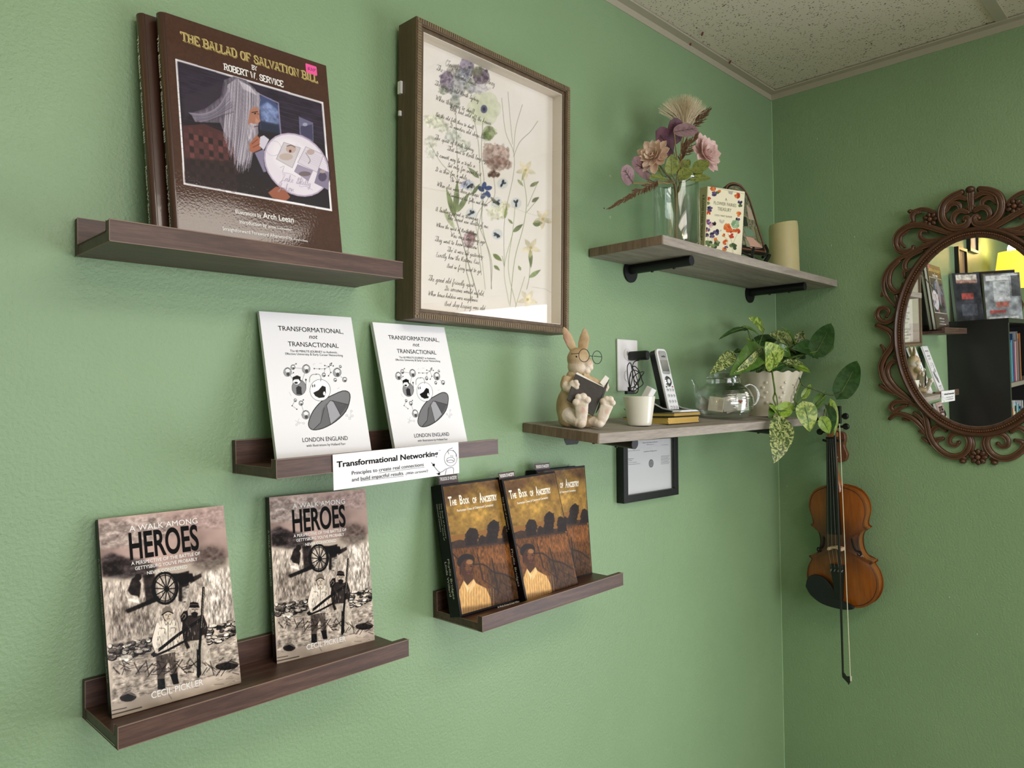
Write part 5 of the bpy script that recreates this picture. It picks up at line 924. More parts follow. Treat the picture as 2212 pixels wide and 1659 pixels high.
M().tube(smoothcurve([A(*P6(1225, 1262), .148), A(*P6(1232, 1225), .148), A(*P6(1238, 1195), .146)], 4), [.004]*7+[.003]*2, 8).build('front_hook', BLACK, e_, smooth=True)
M().tube([f1, A(*P6(1150, 1170), .11)], .0045, 8).build('side_leg', BLACK, e_, smooth=True)
M().tube([(f0[0], -.035, UZ+.004), (f0[0]-.02, -.075, UZ+.10)], .004, 8).build('rear_leg', BLACK, e_, smooth=True)
# pillar candle
cc = A(1693, 530, .095); cr_ = rad_at(cc, 60); ct = A(1693, 484, .095)[2]
t = thing('pillar_candle', 'cream pillar candle at the corner end of the upper board', 'candle', (cc[0], cc[1], UZ)); H_ = ct-UZ
WAX = mat('cream_wax', 'cfc291', .5, sss=.3, noise=.08, nscale=30)
M().lathe([(0, .0), (cr_*1.05, 0), (cr_*1.05, .006), (cr_, H_-.012), (cr_-.002, H_), (cr_-.006, H_+.001), (cr_-.010, H_-.006), (0, H_-.009)], 48, (cc[0], cc[1], UZ+.0005), fn=lambda r, z, th, i: (r, z+(.004*math.cos(th+.6) if i in (4, 5) else 0))).build('wax_body', WAX, t, smooth=True)
M().tube([(cc[0], cc[1], UZ+H_-.010), (cc[0], cc[1], UZ+H_-.001)], .001, 6).build('wick', BLACK, t)

# ================================================================== things on the lower board shelf
def lz(off): return 1.5005-.0165*off/.183         # top of the sagging board
def P7(x, y): return 1320+x/7.54, 710+y/7.54
def P8(x, y): return 1480+x/4.879, 670+y/4.879
def upright(t): pass
# rabbit figurine: one resin body, with book, spectacles and eyes
RO = .105; rbase = A(1270, 926, RO+.02); rc = np.array([rbase[0], rbase[1]+.02, lz(RO)]); sc = depth(A(1270, 850, RO))/FPX/6.6375
RX = np.array([RR[0][0], RR[0][1], 0]); RX /= np.linalg.norm(RX); RF = np.cross(RX, (0, 0, 1)); RF = RF if RF @ (CAM-rc) > 0 else -RF; UP = np.array([0, 0, 1.])
def rp(x, y, d=0.): return rc+RX*(x-480)*sc+UP*(1562-y)*sc+RF*d*sc
def rot2(a): a = rad(a); return np.stack([RX*math.cos(a)+UP*math.sin(a), RF, -RX*math.sin(a)+UP*math.cos(a)], 1)
m_ = M()
def E(x, y, d, rx, ry, rz, a=0): m_.ell(rp(x, y, d), (rx*sc, rz*sc, ry*sc), rot2(a), 20, 14)
E(330, 1270, -40, 172, 280, 190); E(400, 1000, -40, 165, 230, 160, -8); E(330, 1440, -20, 150, 115, 190); E(560, 1480, -30, 160, 78, 150); E(430, 850, -30, 128, 120, 125, -15)
E(480, 590, 0, 162, 158, 150); E(475, 700, 0, 150, 118, 140); E(600, 665, 40, 88, 88, 85); E(580, 735, 62, 52, 48, 45); E(655, 715, 30, 34, 46, 50); E(595, 785, 40, 55, 28, 45); E(640, 665, 42, 32, 30, 30)
m_.tube(smoothcurve([rp(415, 470, -10), rp(375, 370, -15), rp(320, 240, -20), rp(280, 130, -20)], 5), [x*sc for x in np.interp(np.linspace(0, 1, 16), [0, .3, .6, .9, 1], [48, 66, 66, 34, 10])], 14, flat=.35, nrm=RF)
m_.tube(smoothcurve([rp(545, 470, -30), rp(560, 370, -35), rp(578, 260, -40), rp(575, 150, -40)], 5), [x*sc for x in np.interp(np.linspace(0, 1, 16), [0, .3, .6, .9, 1], [62, 78, 72, 38, 10])], 14, flat=.35, nrm=RF)
m_.tube(smoothcurve([rp(330, 860, 20), rp(290, 960, 60), rp(330, 1010, 110), rp(400, 960, 150)], 5), [x*sc for x in np.linspace(85, 62, 16)], 14)
E(385, 960, 165, 62, 72, 44)
for x, y in ((425, 915), (442, 955), (432, 998)): E(x, y, 190, 38, 30, 34)
m_.tube(smoothcurve([rp(520, 860, 20), rp(700, 930, 0), rp(820, 980, 10)], 5), [x*sc for x in np.linspace(85, 55, 11)], 14)
for x, y in ((872, 960), (880, 1000), (860, 1035)): E(x, y, 30, 30, 30, 34)
E(330, 1380, 60, 150, 150, 130, 20); m_.tube(smoothcurve([rp(330, 1380, 80), rp(420, 1440, 150), rp(470, 1480, 210)], 5), [x*sc for x in np.linspace(120, 82, 11)], 14)
m_.tube(smoothcurve([rp(490, 1490, 225), rp(492, 1350, 255), rp(490, 1215, 275)], 5), [x*sc for x in np.linspace(72, 100, 11)], 16, flat=.42, nrm=RF); E(488, 1500, 215, 72, 60, 70)
E(492, 1190, 268, 92, 70, 36); E(490, 1330, 250, 92, 150, 36); E(850, 1215, 225, 84, 62, 34, -14); E(800, 1370, 205, 84, 140, 34, -16)
for x, y, r_ in ((412, 1200, 50), (450, 1130, 48), (515, 1125, 54), (572, 1170, 50)): E(x, y, 290, r_, r_, 42)
m_.tube(smoothcurve([rp(560, 1470, 40), rp(680, 1470, 100), rp(740, 1490, 160)], 5), [x*sc for x in np.linspace(90, 78, 11)], 14)
m_.tube(smoothcurve([rp(752, 1500, 180), rp(800, 1370, 210), rp(845, 1245, 230)], 5), [x*sc for x in np.linspace(70, 92, 11)], 16, flat=.42, nrm=RF); E(745, 1505, 175, 68, 56, 70)
for x, y, r_ in ((790, 1190, 46), (838, 1160, 44), (893, 1165, 46), (925, 1215, 42)): E(x, y, 245, r_, r_, 40)
def resin():
    t = NT('painted_rabbit_resin'); v = t.coords((1, 1, 1)); nz = t.n('ShaderNodeTexNoise', i_Scale=45., i_Detail=5.); t.l(v, nz.inputs[0])
    ge = t.n('ShaderNodeAttribute', attribute_name='Col'); mx = t.n('ShaderNodeMix', data_type='RGBA', blend_type='MULTIPLY'); mx.inputs[0].default_value = 1.
    t.l(ge.outputs['Color'], mx.inputs[6]); t.l(t.ramp(nz.outputs[0], [(.3, 'd9cdbf'), (.6, 'ffffff')]), mx.inputs[7]); t.l(mx.outputs[2], t.b.inputs['Base Color']); t.b.inputs['Roughness'].default_value = .6
    n2 = t.n('ShaderNodeTexNoise', i_Scale=260., i_Detail=4.); t.l(v, n2.inputs[0]); t.bump(n2.outputs[0], .6, .0012); return t.m
t = thing('rabbit_figurine', 'seated tan rabbit figurine in round spectacles reading a black book', 'figurine', rc)
o = m_.build('body', resin(), t, smooth=2); rm = o.modifiers.new('r', 'REMESH'); rm.mode = 'VOXEL'; rm.voxel_size = .0013; rm.use_smooth_shade = True; sm = o.modifiers.new('s', 'SMOOTH'); sm.factor = .5; sm.iterations = 3; bake(o); o.data.polygons.foreach_set('use_smooth', [True]*len(o.data.polygons))
co = np.empty(len(o.data.vertices)*3); o.data.vertices.foreach_get('co', co); co = co.reshape(-1, 3)
cx_ = co @ RX/sc+480; cy_ = 1562-co @ UP/sc; cd_ = co @ RF/sc
ca = np.tile(np.array(lin('cdb48e')), (len(co), 1)); pale = np.array(lin('eaddcd')); dk = np.array(lin('b29468')); pk = np.array(lin('dcae9c'))
def mixc(mask, c, a=1.):
    global ca
    mask = np.clip(mask, 0, 1)[:, None]*a; ca = ca*(1-mask)+c*mask
g = lambda x, y, rx, ry: 1.6-1.6*np.sqrt(((cx_-x)/rx)**2+((cy_-y)/ry)**2)
mixc(g(470, 470, 170, 120), dk, .5); mixc(g(170, 1250, 130, 300), dk, .5); mixc(g(575, 400, 90, 200), dk, .3)
mixc((cd_ > 150)*(cy_ > 1040)*1., pale); mixc(g(610, 720, 150, 120), pale, .9); mixc((cd_ > 120)*(cy_ < 1040)*(cy_ > 860)*1., pale, .8); mixc((cx_ > 820)*(cy_ > 900)*(cy_ < 1090)*1., pale, .8); mixc(g(400, 640, 70, 60), pk, .35); mixc(g(420, 720, 150, 120), pale, .55); mixc(g(400, 1100, 200, 180), pale, .4)
mixc(g(320, 300, 52, 150)*(cd_ > -18), pk, .9); mixc(g(505, 1310, 42, 60)*(cd_ > 200), pk, .7); mixc(g(842, 1335, 42, 60)*(cd_ > 180), pk, .7); mixc(g(640, 668, 22, 20)*(cd_ > 40), pk, .8)
at_ = o.data.color_attributes.new('Col', 'FLOAT_COLOR', 'POINT'); at_.data.foreach_set('color', np.concatenate([np.clip(ca, 0, 1), np.ones((len(co), 1))], 1).reshape(-1))
M().ell(rp(445, 566, 128), (19*sc,)*3, n=14, m=10).build('eye', mat('black_gloss_eye', '050505', .1), t, smooth=True); M().ell(rp(450, 558, 145), (4*sc,)*3, n=8, m=6).build('eye_glint', WHITEP, t)
WIRE = mat('black_wire', '09090b', .4, metal=.4)
def ringc(x, y, d, rx, ry, tw): return [rp(x+rx*math.cos(a), y+ry*math.sin(a), d+tw*rx*math.cos(a)) for a in np.linspace(0, 2*math.pi, 33)]
sp = M().tube(ringc(545, 551, 175, 76, 90, -.4), 4.6*sc, 8).build('spectacles', WIRE, t, smooth=True)
M().tube(ringc(736, 577, 95, 68, 90, -.4), 4.6*sc, 8).build('lens_rim', WIRE, sp, smooth=True); M().tube([rp(619, 560, 140), rp(645, 556, 135), rp(668, 566, 120)], 4.6*sc, 8).build('bridge', WIRE, sp, smooth=True)
M().tube([rp(370, 526, 120), rp(470, 522, 205)], 4.2*sc, 8).build('temple', WIRE, sp, smooth=True); M().tube([rp(690, 556, 60), rp(806, 570, 68)], 4.2*sc, 8).build('temple', WIRE, sp, smooth=True)
BKC = mat('dark_brown_figure_book', '2a2217', .55, bump=.5, nscale=150)
def thick(q, d, mt, name, par):
    a = [np.array(x) for x in q]; n = np.cross(a[1]-a[0], a[3]-a[0]); n /= np.linalg.norm(n); n = n if n @ RF > 0 else -n
    m_ = M(); m_.add(a+[x-n*d for x in a], [(0, 1, 2, 3), (7, 6, 5, 4), (0, 4, 5, 1), (1, 5, 6, 2), (2, 6, 7, 3), (3, 7, 4, 0)]); return m_.build(name, mt, par, bevel=.0006)
bk = thick([rp(425, 805, 175), rp(832, 1005, 150), rp(655, 1398, 215), rp(292, 1165, 240)], .0022, BKC, 'book', t)
thick([rp(432, 793, 165), rp(826, 992, 140), rp(650, 1380, 200), rp(300, 1150, 225)], .006, mat('white_book_pages', 'e9e4da', .6), 'pages', bk); thick([rp(426, 800, 168), rp(450, 782, 150), rp(800, 985, 120), rp(822, 1000, 142)], .003, bpy.data.materials['white_book_pages'], 'page_edge', bk)
thick([rp(765, 930, 120), rp(850, 826, 90), rp(903, 872, 90), rp(832, 1000, 118)], .003, bpy.data.materials['white_book_pages'], 'right_page', bk); thick([rp(832, 1005, 148), rp(905, 885, 84), rp(770, 1255, 150), rp(700, 1362, 210)], .002, BKC, 'right_cover', bk)
# white outlet plate, plug and coiled lead
ow = A(1330, 733, 0); t = thing('outlet_plate', 'white rectangular outlet plate on the wall behind the rabbit', 'outlet', (-.774, 0, 1.616))
M().box(-.812, -.7365, -.0055, -.0005, 1.5585, 1.6730).build('plate', WHITEP, t, bevel=.003)
for z in (1.640, 1.592):
    pts = [(-.774+.0155*math.cos(a)*(1.12 if 1 else 1), z+.0145*max(-.86, min(.86, math.sin(a)))) for a in np.linspace(0, 2*math.pi, 28, endpoint=False)]
    o = M().prism([(x, zz) for x, zz in pts], -.0075, -.005).build('socket', WHITEP, t)
    for dx, h in ((-.006, .0045), (.006, .0037)): M().box(-.774+dx-.0008, -.774+dx+.0008, -.0078, -.0074, z-h+.002, z+h+.002).build('slot', DARKHOLE, o)
M().tube([(-.774, -.0054, 1.616), (-.774, -.0062, 1.616)], .0025, 10).build('screw', WHITEP, t)
pl_a, pl_b = A(*P7(225, 443), .009), A(*P7(600, 443), .075)
p0 = np.array([-.771, -.008, pl_a[2]]); 
t = thing('plug_adapter', 'black pill shaped plug adapter in the white outlet plate', 'plug', p0)
lo, hi = 0.01, .2
for _ in range(40):
    md = (lo+hi)/2; v = RR @ (np.array([-.771, -.008-md, p0[2]])-CAM); px = 1106+FPX*v[0]/v[2]
    if px < 1320+600/7.54: lo = md
    else: hi = md
pend = p0+np.array([0, -md, 0]); r0 = 10.0*depth(p0)/FPX
m_ = M(); sq = []
for i, (u, k) in enumerate(((0, .82), (.04, .96), (.1, 1.), (.9, 1.), (.97, .93), (1, .80))):
    for a in np.linspace(0, 2*math.pi, 24, endpoint=False):
        s_, c_ = math.sin(a), math.cos(a); w = r0*k/((abs(s_)**4+abs(c_)**4)**.25); sq.append(p0+(pend-p0)*u+np.array([c_*w*.8, 0, s_*w]))
f = [(i*24+k, i*24+(k+1) % 24, (i+1)*24+(k+1) % 24, (i+1)*24+k) for i in range(5) for k in range(24)]
M().add(sq, f+[tuple(range(24))[::-1], tuple(range(120, 144))]).build('housing', BLACK, t, smooth=True)
cordp = [(435, 460), (380, 540), (350, 620), (390, 720), (440, 880), (430, 980), (330, 1010), (290, 900), (265, 700), (270, 600), (310, 555), (335, 620), (350, 760), (330, 900), (300, 1010), (350, 1010), (430, 860), (520, 740), (530, 700), (430, 730), (370, 800), (400, 960), (450, 960), (520, 900), (500, 830), (470, 720), (400, 620), (350, 640), (370, 820), (440, 930), (430, 1030), (380, 1050), (330, 1000), (300, 850), (330, 700), (400, 680), (470, 740), (460, 850), (380, 940), (310, 980), (300, 1040)]
r_ = random.Random(4); pts = [A(*P7(x, y), .032+.014*r_.random()) for x, y in cordp]; pts[0] = p0+(pend-p0)*.5+np.array([0, 0, -r0])
t = thing('charging_lead', 'black charging lead coiled and hanging under the plug adapter', 'cable', pts[0]); M().tube(smoothcurve(pts, 5), .0011, 6).build('lead', BLACK, t, smooth=True)
q_ = A(*P7(305, 1040), .038); M().box(q_[0]-.014, q_[0]+.013, q_[1]-.004, q_[1]+.004, q_[2]-.0035, q_[2]+.0035).build('connector', BLACK, t, bevel=.001); M().tube([A(*P7(300, 950), .04), A(*P7(305, 1030), .04)], .004, 8).build('cable_tie', BLACK, t)
# white cup with a charger block standing in it
CY = .13; cc = A(1381, 880, CY); ra = rad_at(cc, 71.5)*.98; rb_ = rad_at(cc, 54)*.95; cz = lz(CY)+.0012; ct = A(1381, 856, CY)[2]
CUPM = mat('white_glazed_ceramic', 'e4e0d2', .16, coat=.4)
t = thing('ceramic_cup', 'small white glazed cup beside the rabbit figurine', 'cup', (cc[0], cc[1], cz)); H_ = ct-cz
M().lathe([(0, 0), (rb_-.002, 0), (rb_, .002), (rb_*.985+.001, .006), (ra-.0005, H_-.001), (ra-.0015, H_), (ra-.003, H_-.001), (rb_-.002, .006), (0, .004)], 56, (cc[0], cc[1], cz)).build('vessel', CUPM, t, smooth=True)
M().tube(smoothcurve([A(*P7(212, 1300), CY+.012), A(*P7(225, 1318), CY+.014), A(*P7(238, 1330), CY+.016)], 3), .0006, 5).build('painted_mark', BLACK, t)
a = A(*P7(600, 1090), CY); b = A(*P7(650, 1000), CY); ax = (b-a)/np.linalg.norm(b-a)
mw = Matrix.Translation(Vector(A(*P7(630, 1025), CY))) @ Matrix.Rotation(rad(14), 4, 'Y') @ Matrix.Rotation(rad(26), 4, 'X')
t = thing('charger_block', 'small white charger block poking out of the white cup', 'charger', mw); M().box(-.0085, .0085, -.0075, .0075, -.028, .0085).build('block', WHITEP, t, world=False, bevel=.0015); M().box(-.0045, .0045, -.004, .004, .0083, .0088).build('port', mat('pale_blue_port', 'b9c6dc', .4), t, world=False)
# gilt edged notebooks
GILT = mat('gilt_page_edge', 'e2ba66', .32, metal=.6, bump=.5, nscale=400)
def note(lab, x0, x1, y0, y1, z0, th, rz, mt=BLACK):
    mw = Matrix.Translation((x1, y0, z0)) @ Matrix.Rotation(rad(rz), 4, 'Z'); t = thing('notebook', lab, 'book', mw, 'gilt edged notebooks'); L = x1-x0; D = y1-y0
    M().box(-L, 0, 0, D, 0, .0012).box(-L, 0, 0, D, th-.0012, th).build('cover', mt, t, world=False, bevel=.0004); m_ = M(); k = 5
    for i in range(k): z = .0012+(th-.0024)*i/k; m_.box(-L+.002, -.0015-.0007*(i % 2), .001+.0008*(i % 3), D-.002, z, z+(th-.0024)/k)
    m_.build('gilt_pages', GILT, t, world=False); return t
bz = lz(.14); e1 = A(*P7(1445, 1550), .14); e2 = A(*P7(1380, 1440), .115)
note('black notebook with thick gilt page edges, at the bottom of the stack', e1[0]-.130, e1[0], -.140, -.030, bz+.0006, .0145, 2)
note('thinner gilt edged notebook lying on another under the phone', e2[0]-.125, e2[0], -.128, -.035, bz+.0155, .0085, 5)
# cordless phone in its stand
SILV = mat('silver_plastic', 'c9cacb', .3, metal=.2); PHW = mat('pearl_phone_plastic', 'e8e8ea', .28); SCR = mat('dark_lcd', '34403a', .15); KEYS = mat('key_grey', '9a9ca2', .4); CHR = mat('chrome_ring', 'b5b7bc', .15, metal=.9)
pb = A(*P7(1048, 1300), .085); pb_c = pb.copy(); HW = .040; HHt = A(*P7(915, 215), .085-.03)[2]-pb[2]+.004
zb = bz+.0245
mwp = Matrix.Translation((pb[0]-HW/2-.0005, pb[1], zb-.004)) @ Matrix.Rotation(rad(-13.5), 4, 'X')
HHt = .148
t = thing('cordless_phone', 'silver and black cordless phone handset standing in its base', 'phone', mwp)
def rrect(x0, x1, z0, z1, r, n=5):
    o = []
    for cx, cz_, a0 in ((x1-r, z0+r, -90), (x1-r, z1-r, 0), (x0+r, z1-r, 90), (x0+r, z0+r, 180)): o += [(cx+r*math.cos(rad(a0+90*k/n)), cz_+r*math.sin(rad(a0+90*k/n))) for k in range(n+1)]
    return o
M().prism(rrect(0, HW, 0, HHt, .010), 0, .006).build('front_shell', PHW, t, world=False, smooth=True, bevel=.0012); M().prism(rrect(.0005, HW-.0005, .0, HHt-.001, .010), .006, .021).build('back_shell', BLACK, t, world=False, smooth=True, bevel=.002)
M().prism(rrect(.005, HW-.004, HHt*.60, HHt-.005, .006), -.0006, 0).build('display_bezel', mat('silver_bezel', '9ea3a2', .3, metal=.3), t, world=False); M().box(.0075, HW-.0065, -.0010, -.0004, HHt*.645, HHt*.82).build('screen', SCR, t, world=False)
T = Txt(); T.line('at&t', .014, .030, HHt*.865, .0045, .02, y=-.0009); T.done('lettering', mat('dark_grey_ink', '2d2f33', .5), t); M().ell((.009, -.0008, HHt*.93), (.0013, .0004, .0013), n=8, m=5).build('message_lamp', mat('red_lamp', 'e0506a', .4), t, world=False)
o = M().tube([(HW/2, 0, HHt*.49), (HW/2, -.0018, HHt*.49)], [.0125, .0105], 28).build('navigation_ring', CHR, t, world=False, smooth=True); M().tube([(HW/2, -.0018, HHt*.49), (HW/2, -.003, HHt*.49)], [.0055, .0045], 20).build('centre_button', PHW, o, world=False, smooth=True)
for j in range(4):
    for i in range(3): M().ell((.0095+i*.0105, -.0004, HHt*(.355-.088*j)), (.0042, .0010, .0036), n=14, m=6).build('key', SILV if (i+j) % 1 == 0 else PHW, t, world=False, smooth=True)
T = Txt()
for j, rw in enumerate(('123', '456', '789', '*0#')):
    for i, c in enumerate(rw): T.line(c, .0082+i*.0105, .0108+i*.0105, HHt*(.355-.088*j)-.0014, .0028, y=-.0016)
T.done('key_numerals', mat('key_ink', '4a4c52', .5), t)
for dx, c in ((.008, '3a5a3a'), (.032, 'b03a3a')): M().ell((dx, -.0004, HHt*.405), (.003, .0008, .0018), n=12, m=5).build('call_key', mat('call_key_'+c, c, .4), t, world=False)
bt_ = Matrix.Translation((pb[0]-HW/2, pb[1]+.004, zb-.004)); t = thing('phone_base', 'black and silver wedge shaped phone base on the notebooks', 'phone base', bt_)
prof = [(-.030, 0), (.060, 0), (.060, .028), (.048, .034), (.0, .010), (-.026, .0055)]        # (y, z), front to back
def sideprism(pr, x0, x1, name, mt): 
    n = len(pr); m_ = M(); m_.add([(x0, y, z) for y, z in pr]+[(x1, y, z) for y, z in pr], [tuple(range(n)), tuple(range(n, 2*n))[::-1]]+[(i, i+n, (i+1) % n+n, (i+1) % n) for i in range(n)]); return m_.build(name, mt, t, world=False, bevel=.001)
sideprism([(y, z*.93) for y, z in prof], -.026, HW+.012, 'wedge_body', BLACK)
sideprism([(-.026, .0056), (.0, .0100), (.048, .0325), (.048, .0360), (.0, .0128), (-.028, .0078)], -.0275, -.0225, 'silver_edge', SILV); sideprism([(-.026, .0056), (.0, .0100), (.048, .0325), (.048, .0360), (.0, .0128), (-.028, .0078)], HW+.009, HW+.013, 'silver_edge', SILV)
M().prism([(-.0275, .0), (HW+.013, .0), (HW+.013, .004), (HW+.002, .0075), (-.018, .0075), (-.0275, .004)], -.044, -.024).build('front_lip', PHW, t, world=False, bevel=.0015)
T = Txt(); T.line('4', HW*.45, HW*.55, .001, .004, y=-.0445); T.done('lettering', KEYS, t)
# glass teapot with wrapped tea bags
TYo = .105; tc = A(*P8(407, 1000), TYo); tr = rad_at(tc, 126); tz = lz(TYo)+.001; k8 = depth(tc)/FPX/4.879
TG = glass_thin('ribbed_teapot_glass', (.95, .97, .96), ripple=.9, extra=.05, rscale=(1, 1, 30)); TG2 = glass_thin('clear_lid_glass', (.94, .96, .95), extra=.10)
t = thing('glass_teapot', 'round clear glass teapot with knobbed lid beside the plant pot', 'teapot', (tc[0], tc[1], tz))
zz = lambda y: (1160-y)*k8
bp = [(0, .0), (tr*.62, 0), (tr*.80, zz(1140)), (tr*.95, zz(1080)), (tr, zz(1000)), (tr*.975, zz(930)), (tr*.86, zz(860)), (tr*.66, zz(815)), (tr*.575, zz(790)), (tr*.56, zz(745))]
th_ = .0018
M().lathe(bp+[(r-th_, max(.0022, z-.0002)) for r, z in bp[::-1][:-1]]+[(0, .0022)], 64, (tc[0], tc[1], tz)).build('body', TG, t, smooth=True)
lid = M().lathe([(tr*.50, zz(752)), (tr*.56, zz(742)), (tr*.59, zz(738)), (tr*.585, zz(722)), (tr*.48, zz(695)), (tr*.28, zz(676)), (tr*.08, zz(667)), (0, zz(666))], 56, (tc[0], tc[1], tz)).build('lid', TG2, t, smooth=True)
M().ell((tc[0], tc[1], tz+zz(634)), (35*k8,)*3, n=24, m=14).build('knob', TG2, lid, smooth=True); M().lathe([(tr*.57, zz(742)), (tr*.60, zz(738)), (tr*.57, zz(734)), (tr*.55, zz(738))], 56, (tc[0], tc[1], tz), closed=True).build('lid_rim', glass_thin('glass_rim_b', (.8, .85, .84), extra=.3), lid, smooth=True)
def tp(x, y, d=0): return tc*np.array([1, 1, 0])+RX*(x-407)*k8+UP*(tz+zz(y))+RF*d
M().tube(smoothcurve([tp(190, 1010), tp(140, 920), tp(118, 830), tp(82, 748)], 6), [x*k8 for x in np.interp(np.linspace(0, 1, 19), [0, .3, .7, 1], [74, 46, 24, 15])], 18, caps=False).build('spout', TG2, t, smooth=True)
M().tube(smoothcurve([tp(625, 830), tp(690, 808), tp(755, 850), tp(775, 930), tp(745, 1010), tp(690, 1040)], 6), 13*k8, 12).build('handle', TG2, t, smooth=True)
TB = [mat('tea_wrapper_cream', 'cfc3ae', .6), mat('tea_wrapper_white', 'e2dcd4', .6), mat('tea_wrapper_grey', 'b5aaa0', .55)]
for k, (cx, cy, w, h, ang, d, mi, lab) in enumerate(((300, 1010, 180, 170, 8, .022, 0, 'tan tea wrapper with printed lines, front left in glass teapot'), (572, 990, 140, 200, 0, .026, 1, 'white tea wrapper with red heart, front right in glass teapot'), (440, 1010, 150, 170, -8, .012, 2, 'grey silvery tea wrapper in the middle of glass teapot'), (210, 1010, 130, 150, 14, -.005, 2, 'grey tea wrapper at the far left in glass teapot'), (500, 1030, 170, 150, -16, -.018, 0, 'tan tea wrapper at the back of glass teapot'))):
    c = tp(cx, cy, d); lift = max(0, (tz+.004)-(c[2]-h/2*k8)); mw = Matrix.Translation(Vector(c+UP*lift)) @ Matrix.Rotation(math.atan2(RX[1], RX[0])+rad((k-2)*9), 4, 'Z') @ Matrix.Rotation(rad(ang), 4, 'Y') @ Matrix.Rotation(rad(-8), 4, 'X')
    w *= k8*.86; h *= k8*.9; b = thing('tea_bag', lab, 'tea bag', mw, 'wrapped tea bags'); M().box(-w/2, w/2, -.0012, .0012, -h/2, h/2).build('wrapper', TB[mi], b, world=False, bevel=.0008)
    T = Txt()
    if k == 0:
        for i in range(9): T.ribbon([(w*.12, h*.34-i*h*.085), (w*.44, h*.34-i*h*.085)], .0009, -.0014)
        T.done('printed_lines', mat('tea_ink', '7a4a3c', .6), b)
    if k == 1:
        M().prism([(-w*.2+.0048*math.sin(a)**3*1.1, .001+.0003*(13*math.cos(a)-5*math.cos(2*a)-2*math.cos(3*a)-math.cos(4*a))) for a in np.linspace(0, 6.283, 24, endpoint=False)], -.0017, -.0012).build('red_heart', mat('red_ink', 'a5323a', .6), b, world=False)
        M().prism([(w*.12, -h*.25), (w*.3, -h*.3), (w*.38, 0), (w*.34, h*.3), (w*.2, h*.33), (w*.1, h*.1), (w*.16, -h*.05)], -.0016, -.0012).build('rust_emblem', mat('rust_ink', '8a5a4a', .6), b, world=False)
# certificate frame on the wall under the lower board
t = thing('certificate_frame', 'small black framed certificate on the wall under the lower board', 'picture', Matrix.Translation((-.8185, -.0008, 1.3155)) @ Matrix.Rotation(rad(.6), 4, 'Y')); CW, CH = .2180, .150
for q in (((0, 0), (CW, 0), (CW-.016, .016), (.016, .016)), ((CW, 0), (CW, CH), (CW-.016, CH-.016), (CW-.016, .016)), ((CW, CH), (0, CH), (.016, CH-.016), (CW-.016, CH-.016)), ((0, CH), (0, 0), (.016, .016), (.016, CH-.016))): M().prism(list(q), -.0195, 0).build('frame_side', BLACK, t, world=False, bevel=.0006)
M().box(.014, CW-.014, -.010, -.002, .014, CH-.014).build('certificate', mat('white_certificate_paper', 'dcdcde', .8), t, world=False); M().box(.014, CW-.014, -.0165, -.0160, .014, CH-.014).build('glass_pane', bpy.data.materials['picture_glass'], t, world=False)
T = Txt(); y_ = -.0103
for s, a, b, z, h in (('State Lady Names Bureau', .085, .145, .126, .0022), ('Official Service', .100, .130, .1215, .0014), ('Registered by the Office of the Clerk', .022, .075, .111, .0014), ('Certificate of Registration', .088, .142, .106, .0022), ('Your ID Number', .160, .190, .118, .0014), ('Business', .030, .050, .093, .002), ('Owner', .030, .045, .089, .002), ('Street Address', .030, .062, .085, .0015), ('City and County and State', .030, .075, .081, .0015)): T.line(s, a, b, z, h, .01, y=y_)
for i in range(8): T.ribbon([(.158, .093-i*.0026), (.196-.004*(i % 3), .093-i*.0026)], .0007, y_)
T.done('certificate_lettering', mat('grey_print', '6a6a6c', .7), t)
M().tube([(.118, -.0101, .079), (.118, -.0105, .079)], .0095, 24).build('seal', mat('grey_seal', '8d8d90', .7, noise=.5, nscale=600), t, world=False)
T = Txt(); T.ribbon([(.118+.0078*math.cos(a), .079+.0078*math.sin(a)) for a in np.linspace(0, 6.3, 24)], .0008, -.0107); T.ribbon([(.115, .076), (.118, .083), (.121, .076)], .001, -.0107); T.done('seal_lines', mat('dark_grey_print', '4a4a4c', .7), t)
# ================================================================== planter and pothos
PYo = .110; pc = A(1659, 850, PYo); pr_ = rad_at(pc, 140); pr2 = rad_at(pc, 84); pz = lz(PYo)+.001; ptop = A(1659, 805, PYo)[2]; H_ = ptop-pz
t = thing('ceramic_planter', 'cream embossed planter with scalloped rim on the lower board', 'planter', (pc[0], pc[1], pz))
CER = mat('cream_planter_glaze', 'd8cfbb', .3, coat=.25, noise=.05, nscale=20)
def scal(r, z, th, i): return (r*(1+.012*math.cos(12*th)*(z/H_)+.010*math.cos(6*th)), z+(.0022*math.cos(18*th) if i in (4, 5, 6) else 0))
M().lathe([(0, 0), (pr2, 0), (pr2*1.02, .003), (pr2*1.2, H_*.4), (pr_*.99, H_-.003), (pr_*1.01, H_), (pr_*.97, H_), (pr2*1.15, H_*.5), (0, H_*.45)], 108, (pc[0], pc[1], pz), fn=scal).build('pot', CER, t, smooth=True)
for k in range(9):                               # embossed leaf sprays
    a = rad(200+k*18); 
    for j in range(5):
        z = H_*(.32+.11*j); r = pr2*1.06+(pr_-pr2)*(z/H_)**1.0*.97; rr_ = r*1.0; M().ell((pc[0]+rr_*math.cos(a+.05*(-1)**j), pc[1]+rr_*math.sin(a+.05*(-1)**j), pz+z), (.0036, .0010, .0036), rot=((math.cos(a+1.57), math.cos(a), 0), (math.sin(a+1.57), math.sin(a), 0), (0, 0, 1)), n=8, m=6).build('embossed_leaf', CER, t, smooth=True) if k % 2 == 0 else None
M().lathe([(0, H_-.014), (pr_*.5, H_-.010), (pr_*.93, H_-.014)], 40, (pc[0], pc[1], pz)).build('potting_soil', mat('dark_soil', '1a130e', .95, bump=1, nscale=200), t)
